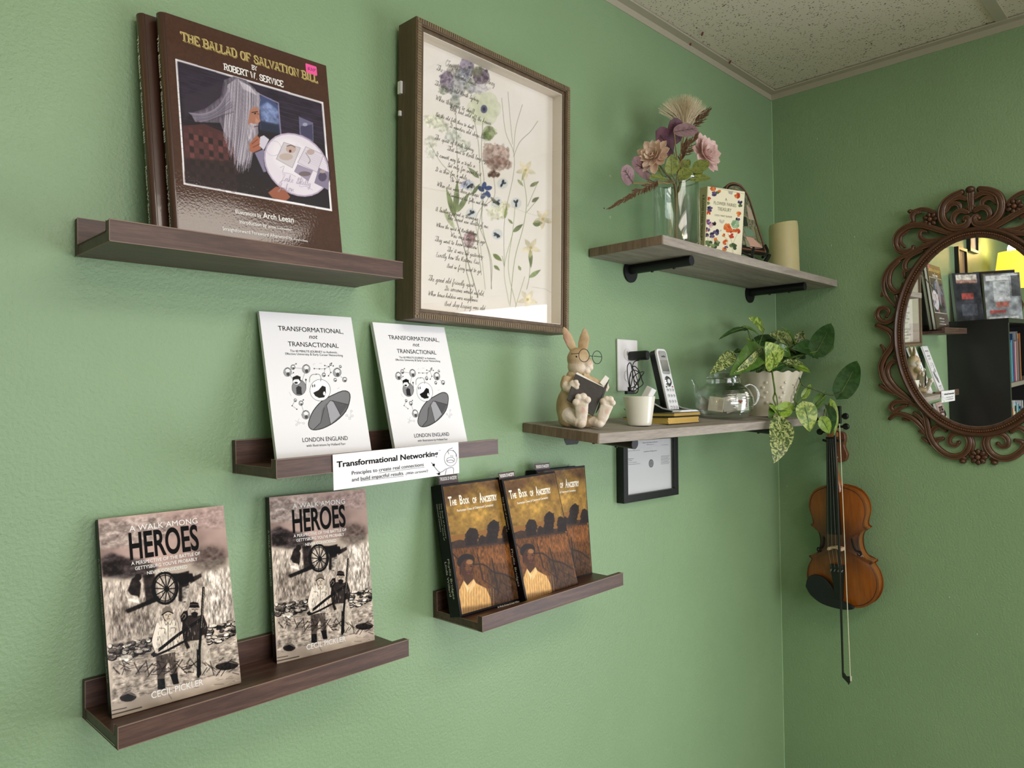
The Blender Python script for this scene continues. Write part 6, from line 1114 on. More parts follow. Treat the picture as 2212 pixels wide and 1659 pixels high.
w_ = A(*P8(1120, 735), PYo+.068); M().tube(smoothcurve([w_+RX*(.010*math.cos(a)*(1+.5*math.sin(3*a)))+UP*(.006*math.sin(2*a)+.01*math.sin(a)) for a in np.linspace(0, 5.6, 12)], 3), .0006, 5).build('wire_loop', WIRE, t)
VAR = leafmat('variegated_leaf', '2f4a16', 'aeb574', 1.7, .52, .35); VARL = leafmat('lime_variegated_leaf', '5a7c20', 'a9b85a', .9, .52, .35); MIDG = leafmat('mid_green_leaf', '3a5a1c', '4a6e24', .8, .5, .32); DKG = leafmat('dark_green_leaf', '22401a', '2f5222', .8, .5, .3); BRT = leafmat('bright_leaf', '6d8c28', '8aa638', .9, .5, .35)
VINE = mat('green_vine', '5c7432', .5); VINED = mat('dark_vine_stem', '3c4a24', .5)
def l8(x, y, off): return A(*P8(x, y), off)
t = thing('pothos_plant', 'variegated trailing pothos plant growing in the cream planter', 'plant', (pc[0], pc[1], ptop-.01))
LEAVES = [((835, 205), (700, 75), 130, .10, VARL, .12, (.1, .3)), ((650, 175), (378, 265), 62, .12, DKG, .3, (.1, .9)), ((640, 170), (810, 270), 52, .12, MIDG, .3, (0, .9)), ((520, 455), (290, 650), 135, .15, VAR, .12, (0, .2)), ((810, 395), (512, 655), 235, .16, MIDG, .12, (.1, .25)), ((840, 430), (560, 640), 100, .165, VAR, .1, (.1, .1)),
 ((965, 575), (870, 345), 240, .185, VARL, .10, (0, .15)), ((1170, 375), (925, 235), 190, .12, VAR, .14, (0, .35)), ((1180, 350), (1250, 215), 110, .10, VAR, .14, (0, .3)), ((1170, 345), (1035, 165), 52, .15, MIDG, .4, (.3, .4)), ((1395, 425), (1170, 380), 190, .15, DKG, .1, (0, .3)), ((1390, 432), (1556, 118), 205, .17, DKG, .12, (-.1, .3)), ((1388, 440), (1612, 365), 110, .165, MIDG, .2, (0, -.2)),
 ((1150, 400), (1290, 500), 150, .11, DKG, .1, (0, .4)), ((1085, 540), (1280, 560), 70, .15, VAR, .1, (0, .6)), ((1180, 590), (1348, 655), 72, .14, BRT, .2, (0, .5)), ((1650, 862), (1836, 512), 215, .235, DKG, .12, (-.2, .1)), ((1378, 1000), (1484, 838), 92, .21, MIDG, .2, (-.2, .1)), ((1250, 912), (1328, 775), 66, .20, BRT, .2, (-.2, .1)),
 ((1262, 1000), (1322, 1280), 200, .225, VARL, .1, (0, .1)), ((1482, 1035), (1535, 1310), 165, .225, DKG, .1, (-.3, 0)), ((1445, 1150), (1530, 1305), 120, .23, BRT, .1, (.0, 0)), ((1552, 975), (1588, 1322), 80, .22, BRT, .5, (.3, 0)), ((1000, 1075), (1155, 985), 140, .185, BRT, .2, (0, .2)), ((990, 1090), (905, 1000), 80, .185, VARL, .2, (0, .3)), ((925, 1000), (890, 1142), 84, .18, MIDG, .3, (.2, .2)), ((1032, 1165), (958, 1600), 245, .215, VAR, .1, (.05, .05)),
 ((600, 420), (520, 440), 60, .10, DKG, .1, (0, .4)), ((690, 350), (655, 290), 40, .09, BRT, .3, (0, .3)), ((760, 380), (900, 300), 60, .08, leafmat('yellowing_leaf', 'a07a2c', 'c49a3c', .8, .5, .5), .2, (0, .6)), ((1000, 560), (1200, 440), 110, .09, DKG, .1, (0, .4)), ((600, 560), (780, 600), 70, .10, MIDG, .1, (0, .5)), ((1090, 430), (1200, 330), 90, .08, MIDG, .1, (0, .4)), ((880, 480), (760, 520), 90, .12, DKG, .1, (0, .4)), ((760, 330), (1000, 280), 120, .085, DKG, .1, (0, .4)), ((1120, 380), (1330, 330), 130, .09, DKG, .1, (.1, .3)), ((1080, 560), (1230, 600), 90, .12, MIDG, .1, (0, .5)), ((700, 480), (560, 600), 110, .10, DKG, .1, (0, .3)), ((930, 620), (1060, 560), 90, .15, DKG, .15, (0, .6)), ((1000, 400), (1130, 480), 120, .13, MIDG, .1, (0, .3)), ((820, 560), (700, 630), 80, .16, DKG, .1, (0, .5))]
org = np.array([pc[0], pc[1], ptop-.010]); r_ = random.Random(8)
for i, (b_, e_, w_, off, mt, fo, (jx, jz)) in enumerate(LEAVES):
    b, e = l8(*b_, off), l8(*e_, off+.010); w = w_/4.879*depth(b)/FPX*1.18
    if max(b[0], e[0]) > XB-.01: print('leaf behind wall', i)
    nr = TOC+RX*jx+UP*jz; m_ = M(); sd, ax, nn = leafmesh(m_, b, e, w, nr, fo, .08, 'heart', 12, 8, .015); o = m_.build('leaf', mt, t, smooth=True)
    M().tube([b+nn*.0005, (b+e)/2+nn*.0012, b+(e-b)*.93+nn*.0006-nn*.07*np.linalg.norm(e-b)*.8], [.0008, .0006, .0003], 5).build('midrib', VINE, o)
    if b_[1] < 620 and b_[0] < 1600 or b_ == (965, 575):
        s0 = org+np.array([r_.uniform(-.035, .035), r_.uniform(-.035, .035), 0]); mid = (s0+b)/2+np.array([0, 0, .012]); M().tube(smoothcurve([s0, mid, b], 5), .0010, 6).build('petiole', VINE, t, smooth=True)
for pts, rr_, mt in (([(915, 640, .16), (930, 740, .185), (945, 860, .18), (930, 930, .18), (958, 1000, .185), (985, 1090, .19), (1032, 1175, .215)], .0021, VINE), ([(1090, 640, .12), (1170, 670, .17), (1210, 730, .19), (1240, 790, .20), (1350, 830, .215), (1490, 885, .225), (1570, 895, .23), (1650, 862, .235)], .0019, VINED),
    ([(1215, 770, .195), (1180, 860, .195), (1165, 960, .20), (1230, 1020, .21), (1262, 1005, .22)], .0015, VINE), ([(1150, 1015, .19), (1200, 960, .195), (1255, 905, .20)], .0012, VINE), ([(985, 1060, .19), (1060, 1060, .19), (1150, 1055, .195), (1230, 1040, .21)], .0013, VINED), ([(1165, 960, .2), (1180, 1060, .2), (1250, 1135, .21), (1330, 1180, .215), (1445, 1150, .22), (1482, 1040, .225)], .0014, VINE), ([(1490, 885, .225), (1440, 940, .22), (1385, 995, .21)], .0011, VINE), ([(945, 860, .18), (965, 920, .187), (975, 1000, .187)], .0016, VINE)):
    M().tube(smoothcurve([l8(*p) for p in pts], 5), rr_, 7).build('vine', mt, t, smooth=True)

# ================================================================== violin, hanger and bow on the right wall
def mwB(y, z, off=0., tilt=0., lean=0., yaw=0.):   # local x to the right along the wall, z up, -y out of the wall
    return Matrix.Translation((XB-off, y, z)) @ Matrix.Rotation(rad(-90+yaw), 4, 'Z') @ Matrix.Rotation(rad(tilt), 4, 'Y') @ Matrix.Rotation(rad(lean), 4, 'X')
vb, vt_ = B(1823, 1311, .062), B(1806, 1047, .062); dv = vb-vt_; vl = np.linalg.norm(dv); vtilt = math.degrees(math.atan2(-(dv[1]), -dv[2]))
K = vl/.356
mv = mwB(vb[1], vb[2], .0, -vtilt if False else math.degrees(math.atan2(-(vt_[1]-vb[1]), vt_[2]-vb[2])))
t = thing('violin', 'amber sunburst violin hanging on the right wall under the pothos', 'violin', mv)
half = [(0, 0), (30, 1.5), (60, 9), (84, 26), (99, 52), (103.5, 80), (99, 105), (91, 122), (86, 131), (93, 137), (92, 141), (85, 142), (72, 147), (61, 163), (56, 184), (57, 205), (63, 220), (72, 230), (80, 232), (82, 236), (75, 241), (76, 255), (82, 275), (83.5, 295), (78, 318), (65, 337), (45, 349), (20, 355), (0, 356)]
def outl(inset=0.):
    o = []
    for x, z in half: o.append((max(0, x-inset*(1 if x > inset else x/inset))*.001*K, (z+(inset if z < 60 and x < 95 else -inset if z > 300 else 0)*.8)*.001*K))
    return o+[(-x, z) for x, z in o[-2:0:-1]]
def vmat():
    tt = NT('amber_sunburst_varnish'); tc_ = tt.n('ShaderNodeTexCoord'); mp = tt.n('ShaderNodeSeparateXYZ'); tt.l(tc_.outputs['Object'], mp.inputs[0])
    # burst: brown round the waist and the edges, amber on the bouts
    a = tt.n('ShaderNodeAttribute', attribute_name='Col'); nz = tt.n('ShaderNodeTexNoise', i_Scale=14., i_Detail=4.); m2 = tt.n('ShaderNodeMapping'); m2.inputs['Scale'].default_value = (9, 9, .7); tt.l(tc_.outputs['Object'], m2.inputs[0]); tt.l(m2.outputs[0], nz.inputs[0])
    mx = tt.n('ShaderNodeMix', data_type='RGBA', blend_type='MULTIPLY'); mx.inputs[0].default_value = .6; tt.l(a.outputs['Color'], mx.inputs[6]); tt.l(tt.ramp(nz.outputs[0], [(.35, 'cbb9a8'), (.6, 'ffffff')]), mx.inputs[7]); tt.l(mx.outputs[2], tt.b.inputs['Base Color'])
    tt.b.inputs['Roughness'].default_value = .36; tt.b.inputs['Coat Weight'].default_value = .35; tt.b.inputs['Coat Roughness'].default_value = .2; return tt.m
VM = vmat(); MW_v = MW[t.name]
def plate(name, yb, th, arch, sgn):
    P_ = outl(); n = len(P_); bm_pts = []; rings = 7; cx, cz = 0, .178*K; v = []; f = []
    for r in range(rings+1):
        k = 1-r/rings; 
        for x, z in P_:
            zz_ = cz+(z-cz)*k; v.append((x*k, yb+sgn*(arch*(1-k**2.5)), zz_))
    for r in range(rings):
        for i in range(n): j = (i+1) % n; f.append((r*n+i, r*n+j, (r+1)*n+j, (r+1)*n+i))
    N = len(v); v += [(x, yb-sgn*th, z) for x, z in P_]; f += [(i, N+i, N+(i+1) % n, (i+1) % n) for i in range(n)]; f.append(tuple(range(N, N+n)))
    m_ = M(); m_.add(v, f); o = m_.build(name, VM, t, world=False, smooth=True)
    co = np.empty(len(o.data.vertices)*3); o.data.vertices.foreach_get('co', co); co = co.reshape(-1, 3)/K; x, z = co[:, 0], co[:, 2]
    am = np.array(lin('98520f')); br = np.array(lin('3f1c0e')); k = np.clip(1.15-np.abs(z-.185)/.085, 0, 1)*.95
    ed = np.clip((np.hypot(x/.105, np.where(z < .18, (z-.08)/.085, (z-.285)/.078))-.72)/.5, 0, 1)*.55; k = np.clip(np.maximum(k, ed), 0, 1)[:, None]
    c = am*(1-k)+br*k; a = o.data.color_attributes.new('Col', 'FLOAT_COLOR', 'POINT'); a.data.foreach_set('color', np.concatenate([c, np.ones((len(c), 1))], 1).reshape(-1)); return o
# subdivide outline for smooth curves
half = [tuple(p) for seg in ([half[:10], half[9:11], half[10:18], half[17:20], half[19:]]) for p in smoothcurve(seg, 3)]; half = [h for i, h in enumerate(half) if i == 0 or np.hypot(h[0]-half[i-1][0], h[1]-half[i-1][1]) > .4]
yF = -.066*1; yBk = -.030
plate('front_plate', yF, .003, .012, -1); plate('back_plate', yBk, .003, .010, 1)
sc_ = .965; pi_ = [(x*sc_, .178*K+(z-.178*K)*sc_) for x, z in outl()]; RIB = mat('amber_rib_varnish', '9a5a22', .35, coat=.4, noise=.35, nscale=60); n = len(pi_)
m_ = M(); m_.add([(x, yF, z) for x, z in pi_]+[(x, yBk, z) for x, z in pi_], [(i, (i+1) % n, (i+1) % n+n, i+n) for i in range(n)]); m_.build('ribs', RIB, t, world=False, smooth=True)
EBON = mat('ebony_black', '0a0a0b', .35, bump=.05); k_ = K*.001
arch_y = lambda x, z: yF-.0118
PUR = mat('dark_purfling', '2a130a', .5); q = [(x*.955, .178*K+(z-.178*K)*.965) for x, z in outl()]; m_ = M(); m_.tube([(x, yF-.0018, z) for x, z in q]+[(q[0][0], yF-.0018, q[0][1])], .0006, 4); m_.build('purfling', PUR, t, world=False)
for s_ in (-1, 1):                                # f holes
    F_ = smoothcurve([(s_*x*k_, 0, z*k_) for x, z in ((30, 232), (24, 236), (22, 228), (29, 222), (37, 212), (41, 196), (45, 178), (53, 168), (61, 168), (63, 160), (56, 156), (52, 162))], 4)
    m_ = M().tube([(p[0], yF-.0108+abs(p[0])*.09, p[2]) for p in F_], [.0011+.0012*math.sin(math.pi*i/(len(F_)-1)) for i in range(len(F_))], 6); m_.build('f_hole', mat('f_hole_black', '060303', .8) if 'f_hole_black' not in bpy.data.materials else bpy.data.materials['f_hole_black'], t, world=False)
# neck, fingerboard, nut, pegbox, scroll, pegs
nk = K
M().tube([(0, yF+.012, .340*nk), (0, yF+.004, .372*nk), (0, yF-.004, .40*nk), (0, yF-.006, .486*nk)], [.021, .013, .0115, .0105], 14).build('neck', RIB, t, world=False, smooth=True)
m_ = M(); a0, a1 = .216*nk, .492*nk
m_.add([(-.0205*nk, yF-.026, a0), (.0205*nk, yF-.026, a0), (.0205*nk, yF-.032, a0), (0, yF-.0355, a0), (-.0205*nk, yF-.032, a0), (-.0120*nk, yF-.010, a1), (.0120*nk, yF-.010, a1), (.0120*nk, yF-.0145, a1), (0, yF-.0165, a1), (-.0120*nk, yF-.0145, a1)], [(0, 1, 2, 3, 4), (9, 8, 7, 6, 5), (0, 5, 6, 1), (1, 6, 7, 2), (2, 7, 8, 3), (3, 8, 9, 4), (4, 9, 5, 0)]); m_.build('fingerboard', EBON, t, world=False)
M().box(-.012*nk, .012*nk, yF-.018, yF-.009, a1, a1+.005).build('nut', EBON, t, world=False)
m_ = M(); pb0 = a1+.004
m_.add([(-.013*nk, yF-.010, pb0), (.013*nk, yF-.010, pb0), (.013*nk, yF+.012, pb0), (-.013*nk, yF+.012, pb0), (-.0085*nk, yF+.004, pb0+.070*nk), (.0085*nk, yF+.004, pb0+.070*nk), (.0085*nk, yF+.024, pb0+.070*nk), (-.0085*nk, yF+.024, pb0+.070*nk)], [(0, 1, 2, 3), (7, 6, 5, 4), (0, 4, 5, 1), (1, 5, 6, 2), (2, 6, 7, 3), (3, 7, 4, 0)]); m_.build('pegbox', RIB, t, world=False, bevel=.0015)
m_ = M(); cz, cy = pb0+.082*nk, yF+.012
sp_ = [(0, cy+(.017-.0018*i)*math.cos(1.9+i*.55)*nk, cz+(.017-.0018*i)*math.sin(1.9+i*.55)*nk) for i in range(9)]
m_.tube([(-.0105*nk, cy, cz), (.0105*nk, cy, cz)], .0095*nk, 18); m_.tube(sp_, [.0075*nk-.0004*i for i in range(9)], 10); m_.tube([(-.020*nk, cy, cz), (.020*nk, cy, cz)], .0045*nk, 12); m_.tube([(0, yF+.014, pb0+.062*nk), sp_[0]], .009*nk, 12); m_.build('scroll', RIB, t, world=False, smooth=True)
for s_, z in ((1, .060), (1, .030), (-1, .050), (-1, .016)):
    o = M().tube([(-s_*.014*nk, yF+.006, pb0+z*nk), (s_*.030*nk, yF+.006, pb0+z*nk)], [.0028*nk, .0038*nk], 10).build('peg', EBON, t, world=False, smooth=True)
    M().ell((s_*.0385*nk, yF+.006, pb0+z*nk), (.0105*nk, .0052*nk, .0095*nk), n=16, m=10).build('peg_head', EBON, o, world=False, smooth=True)
# bridge, tailpiece, strings, chinrest
BRM = mat('pale_maple_bridge', 'd9b79a', .5)
m_ = M(); m_.prism([(-.021*nk, .170*nk), (-.013*nk, .170*nk), (-.008*nk, .176*nk), (.008*nk, .176*nk), (.013*nk, .170*nk), (.021*nk, .170*nk), (.019*nk, .178*nk), (.0*nk, .181*nk), (-.019*nk, .178*nk)], yF-.036, yF-.011); m_.build('bridge', BRM, t, world=False)
M().prism([(-.011*nk, .028*nk), (.011*nk, .028*nk), (.020*nk, .118*nk), (.021*nk, .128*nk), (-.021*nk, .128*nk), (-.020*nk, .118*nk)], yF-.026, yF-.018).build('tailpiece', EBON, t, world=False, bevel=.002)
STR = mat('steel_string', 'aeb0b2', .3, metal=.8)
for i in range(4):
    x = (i-1.5); M().tube([(x*.0105*nk, yF-.027, .118*nk), (x*.0112*nk, yF-.0375, .176*nk), (x*.0052*nk, yF-.0175, a1+.003), (x*.003*nk, yF-.002, pb0+.03)], .00036, 5).build('string', STR, t, world=False)
    M().tube([(x*.0105*nk, yF-.0265, .114*nk), (x*.0105*nk, yF-.0325, .110*nk)], .0018, 8).build('fine_tuner', STR, t, world=False)
cr2 = smoothcurve([(-.100, .052), (-.092, .078), (-.070, .090), (-.042, .084), (-.022, .062), (-.010, .040), (.010, .022), (.034, .014), (.036, .004), (.010, -.002), (-.030, .001), (-.062, .010), (-.088, .030), (-.100, .052)], 3)[:-1]
M().prism([(p[0]*nk, p[1]*nk) for p in cr2], yF-.021, yF-.011).build('chin_rest', mat('dark_chin_rest', '10161a', .45), t, world=False, bevel=.003)
# hanger
hb = B(1817, 967, .0); t = thing('instrument_hanger', 'small reddish brown wooden hanger plate behind the violin neck', 'hanger', mwB(hb[1], hb[2])); HG = mat('reddish_hanger_wood', '6b3a24', .4, coat=.3)
hz = .001*0
pl_ = smoothcurve([(0, -.040), (.016, -.034), (.022, -.018), (.017, -.004), (.014, .008), (.017, .022), (.015, .040), (0, .046), (-.015, .040), (-.017, .022), (-.014, .008), (-.017, -.004), (-.022, -.018), (-.016, -.034), (0, -.040)], 3)[:-1]
M().prism([(p[0], p[1]) for p in pl_], -.016, -.0005).build('plate', HG, t, world=False, smooth=True, bevel=.002)
M().tube([(-.006, -.0155, -.026), (-.006, -.0175, -.026)], .0032, 12).build('screw', SILV, t, world=False, smooth=True)
for s_ in (-1, 1): M().tube([(s_*.010, -.014, .020), (s_*.018, -.05, .020), (s_*.018, -.075, .024)], .0035, 8).build('prong', BLACK, t, world=False, smooth=True)
# bow
b0, b1, h0, h1 = B(1802, 905, .115), B(1821, 1456, .115), B(1813, 905, .115), B(1837, 1462, .115)
t = thing('violin_bow', 'black violin bow with white hair hanging in front of the violin', 'bow', b0); BOWM = mat('black_bow_stick', '0e0b0a', .35, coat=.3)
M().tube([b0+(b0-b1)*.05, b0, b0+(b1-b0)*.5+np.array([0, -.0015, 0]), b1], [.0036, .0036, .0034, .0026], 10).build('stick', BOWM, t, smooth=True)
m_ = M(); hw = np.array([.0022, 0, 0]); m_.tube([h0, h1], .0011, 6); m_.build('horsehair', mat('white_horsehair', 'e4dcc4', .5), t)
d_ = (b1-b0)/np.linalg.norm(b1-b0); s2 = np.array([0, -1., 0])
hd = [b1-d_*.004-s2*.002, b1+d_*.008-s2*.001, b1+d_*.019+s2*.012, b1+d_*.024+s2*.014, b1+d_*.012+s2*.020, b1+d_*.002+s2*.018, b1+d_*.004+s2*.008, b1-d_*.003+s2*.003]
m_ = M(); N = len(hd); ex = np.array([.0035, 0, 0]); m_.add([p-ex for p in hd]+[p+ex for p in hd], [tuple(range(N)), tuple(range(N, 2*N))[::-1]]+[(i, i+N, (i+1) % N+N, (i+1) % N) for i in range(N)]); m_.build('tip_head', BOWM, t, bevel=.0006)
M().box(*sorted((h1[0]-.0035, h1[0]+.0035)), *sorted((b1[1]-.0205, b1[1]-.0190)), b1[2]-.013, b1[2]-.001).build('tip_plate', mat('ivory_tip', 'e9e2cf', .4), t)
M().box(b0[0]-.005, b0[0]+.005, b0[1]-.018, b0[1]+.001, b0[2]-.012, b0[2]+.034).build('frog', EBON, t, bevel=.0015); M().tube([b0+(b0-b1)*.035, b0+(b0-b1)*.055], .0045, 10).build('end_screw', SILV, t, smooth=True)

# ================================================================== carved oval mirror
mc = B(2090, 706, .01); mm = mwB(mc[1], mc[2], .002, 0, 1.4, .7); mi_ = np.array(mm.inverted()); MM = np.array(mm)
t = thing('wall_mirror', 'oval wall mirror in pierced carved brown scroll frame', 'mirror', mm)
def ml(px, py, d):                                # measured point on the local plane y = -d
    n = MM[:3, 1]; o = MM[:3, 3]-n*d; dr = ray(px, py); k = ((o-CAM) @ n)/(dr @ n); w = CAM+k*dr; l = mi_[:3, :3] @ w+mi_[:3, 3]; return np.array([l[0], l[2]])
gl = ml(1953, 712, .012); gt = ml(2090, 515.5, .012); gb = ml(2090, 921, .012); ocz = (gt[1]+gb[1])/2; oz = (gt[1]-gb[1])/2; fin = (ml(1870+1060/4.608, 405, .02)[0]+ml(1870+1088/4.608, 1000, .02)[0])/2; ocx = fin; ox = ocx-gl[0]
def oval(a, b, y, n=96): return [(ocx+a*math.cos(th), y, ocz+b*math.sin(th)) for th in np.linspace(0, 2*math.pi, n+1)]
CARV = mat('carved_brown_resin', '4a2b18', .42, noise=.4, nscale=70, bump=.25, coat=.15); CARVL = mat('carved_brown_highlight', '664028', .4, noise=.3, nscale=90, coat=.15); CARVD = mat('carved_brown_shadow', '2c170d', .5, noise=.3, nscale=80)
MIR = NT('silvered_mirror'); MIR.b.inputs['Metallic'].default_value = 1; MIR.b.inputs['Roughness'].default_value = .0; MIR.b.inputs['Base Color'].default_value = (.92, .93, .92, 1)
N = 96; ov = oval(ox+.004, oz+.004, 0)[:-1]; M().prism([(p[0], p[2]) for p in ov], -.0120, -.0085).build('mirror_glass', MIR.m, t, world=False)
def ringm(a0, b0, prof, name, mt):               # prof: (radial offset, y)
    v = []; f = []; L = len(prof)
    for k in range(N):
        th = 2*math.pi*k/N
        for dr_, y in prof: v.append((ocx+(a0+dr_)*math.cos(th), y, ocz+(b0+dr_)*math.sin(th)))
    for k in range(N):
        q = (k+1) % N
        for j in range(L): f.append((k*L+j, k*L+(j+1) % L, q*L+(j+1) % L, q*L+j))
    m_ = M(); m_.add(v, f); return m_.build(name, mt, t, world=False, smooth=True)
ringm(ox, oz, [(-.0005, -.0122), (.001, -.0165), (.006, -.018), (.008, -.0165), (.014, -.0165), (.016, -.021), (.020, -.0235), (.0245, -.021), (.026, -.014), (.026, -.003), (0, -.006)], 'oval_rim', CARV)
m_ = M(); nb = 220
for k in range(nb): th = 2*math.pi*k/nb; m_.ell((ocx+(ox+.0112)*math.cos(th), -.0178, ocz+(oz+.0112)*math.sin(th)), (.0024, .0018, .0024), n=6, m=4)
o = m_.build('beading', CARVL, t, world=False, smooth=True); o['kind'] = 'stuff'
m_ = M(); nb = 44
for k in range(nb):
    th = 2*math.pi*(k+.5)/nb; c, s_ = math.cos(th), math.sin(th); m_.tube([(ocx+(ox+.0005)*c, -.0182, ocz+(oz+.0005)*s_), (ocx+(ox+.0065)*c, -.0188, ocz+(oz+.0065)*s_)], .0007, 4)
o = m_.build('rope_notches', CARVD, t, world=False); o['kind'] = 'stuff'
def c2(p): return (1870+p[0]/4.608, 380+p[1]/4.608)
def c3(p): return (1870+p[0]/4.608, 680+p[1]/4.608)
ST2 = [([(950, 162), (865, 205), (785, 275), (757, 365), (772, 445), (825, 500), (915, 520), (995, 495), (1025, 440), (1000, 415), (980, 440)], 46), ([(1005, 230), (930, 212), (860, 235), (805, 290), (790, 360)], 34), ([(940, 325), (930, 290), (890, 275), (840, 295), (805, 350)], 30), ([(1015, 362), (945, 348), (890, 380), (870, 440), (900, 490)], 34),
 ([(1015, 165), (1045, 230), (1055, 300), (1055, 355)], 22), ([(1000, 320), (1040, 290), (1055, 200)], 20), ([(1055, 130), (1055, 200), (1058, 340)], 26), ([(438, 358), (480, 352), (560, 330), (640, 345), (705, 385), (735, 440)], 24), ([(470, 450), (462, 400), (490, 365), (540, 360)], 34), ([(445, 470), (520, 480), (620, 505)], 22),
 ([(940, 565), (850, 572), (730, 540), (600, 500), (500, 490), (410, 510), (330, 570), (298, 650), (320, 730), (380, 755), (450, 735), (470, 705)], 38), ([(385, 705), (345, 660), (350, 600), (420, 545)], 22), ([(860, 600), (740, 630), (640, 648), (570, 635), (535, 590), (555, 548), (598, 552)], 28), ([(760, 620), (650, 680), (540, 720), (430, 775)], 32),
 ([(560, 700), (450, 770), (340, 820), (260, 890), (195, 990), (175, 1090), (205, 1200), (290, 1300)], 30), ([(560, 745), (450, 795), (395, 860), (390, 920), (430, 945), (462, 925)], 28), ([(330, 850), (255, 930), (228, 1030), (245, 1110), (300, 1155), (350, 1135), (370, 1075)], 32), ([(225, 905), (250, 880)], 16), ([(155, 1195), (178, 1130)], 18), ([(385, 1010), (380, 960), (440, 930)], 22),
 ([(300, 1190), (320, 1300), (290, 1400), (215, 1455), (145, 1440), (112, 1385), (135, 1325), (190, 1312), (228, 1345), (205, 1400)], 30)]
ST3 = [([(110, 105), (165, 130), (235, 165), (275, 235), (258, 320), (190, 420), (155, 520), (180, 640), (250, 735), (370, 820), (450, 870)], 38), ([(150, 305), (182, 355), (175, 430)], 22), ([(290, 130), (260, 200), (275, 260)], 24), ([(320, 465), (260, 468), (215, 535), (225, 620), (290, 715), (390, 800), (470, 860)], 34), ([(142, 702), (220, 755), (320, 790), (400, 830)], 28), ([(280, 415), (300, 460)], 18),
 ([(430, 872), (345, 862), (275, 880), (250, 925), (285, 958), (345, 925), (400, 905)], 30), ([(240, 1032), (300, 988), (390, 1000), (480, 1045), (555, 1120), (620, 1220)], 32), ([(365, 1040), (430, 1052)], 18), ([(530, 1160), (600, 1200)], 18), ([(560, 1225), (640, 1290)], 18), ([(440, 880), (530, 920), (590, 1000), (615, 1100), (640, 1210), (700, 1310), (800, 1390), (900, 1412), (985, 1375), (1030, 1300), (1020, 1220), (955, 1180), (880, 1182), (835, 1225), (840, 1285), (895, 1300), (925, 1272)], 36),
 ([(480, 975), (555, 1040), (600, 1120), (640, 1240)], 22), ([(765, 1232), (705, 1250), (700, 1310), (770, 1380)], 28), ([(795, 1152), (735, 1110), (670, 1145), (645, 1230)], 30), ([(1040, 1400), (1065, 1300), (1050, 1220), (1060, 1190)], 26), ([(930, 1425), (1000, 1430)], 24)]
def scroll(pts, w, flip):
    P_ = smoothcurve([(p[0], p[1]) for p in pts], 5); n = len(P_); W_ = w/4.608*2.2/FPX*.62
    rr_ = [W_*(.50+.55*math.sin(math.pi*min(1, .12+.88*i/(n-1)))**.7) for i in range(n)]
    Q = [((2*ocx-p[0]) if flip else p[0], -.009, p[1]) for p in P_]
    o = M().tube(Q, rr_, 12, flat=1.15, nrm=np.array([0, 1., 0])).build('scroll', CARV, t, world=False, smooth=True)
    M().ell(Q[-1], (rr_[-1]*1.35,)*3, n=12, m=8).build('scroll_tip', CARV, o, world=False, smooth=True); M().ell(Q[0], (rr_[0]*1.02, rr_[0]*1.1, rr_[0]*1.02), n=12, m=8).build('scroll_tip', CARV, o, world=False, smooth=True)
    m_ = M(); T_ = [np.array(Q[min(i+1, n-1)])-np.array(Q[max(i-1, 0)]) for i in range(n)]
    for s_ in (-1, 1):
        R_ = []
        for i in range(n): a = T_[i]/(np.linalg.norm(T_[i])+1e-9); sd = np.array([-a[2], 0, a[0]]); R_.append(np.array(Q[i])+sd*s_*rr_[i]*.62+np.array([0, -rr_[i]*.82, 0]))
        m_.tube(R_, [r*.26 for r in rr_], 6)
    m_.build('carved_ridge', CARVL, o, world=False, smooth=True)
for flip in (False, True):
    for S_, cv in ((ST2, c2), (ST3, c3)):
        for pts, w in S_: scroll([ml(*cv(p), .012) for p in pts], w*1.15, flip)
def rosette(c, R, n, par, flip=False):
    x = 2*ocx-c[0] if flip else c[0]
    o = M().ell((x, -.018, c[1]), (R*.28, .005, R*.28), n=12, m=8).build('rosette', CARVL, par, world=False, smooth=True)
    for k in range(n):
        a = 2*math.pi*k/n; ca_, sa = math.cos(a), math.sin(a)
        M().ell((x+R*.62*ca_, -.014, c[1]+R*.62*sa), (R*.36, .0045, R*.26), rot=((ca_, 0, -sa), (0, 1, 0), (sa, 0, ca_)), n=12, m=6).build('rosette_petal', CARV, o, world=False, smooth=True)
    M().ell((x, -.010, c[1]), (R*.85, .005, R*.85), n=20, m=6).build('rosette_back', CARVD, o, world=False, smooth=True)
rosette(ml(*c2((640, 432)), .015), .0195, 7, t); rosette(ml(*c2((640, 432)), .015), .0195, 7, t, True); q = ml(*c3((1080, 1415)), .015); rosette((ocx, q[1]), .021, 8, t)
for p, cv, R in (((1060, 130), c2, .011), ((440, 352), c2, .0065), ((965, 1458), c3, .0080), ((230, 1030), c2, .0)):
    if R:
        q = ml(*cv(p), .015)
        for fl in (0, 1):
            x = (2*ocx-q[0]) if fl else q[0]
            if p == (1060, 130): x = ocx
            if p == (1060, 130) and fl: continue
            M().ell((x, -.012, q[1]), (R, .010, R*.8), n=14, m=8).build('bead_knob', CARV, t, world=False, smooth=True)

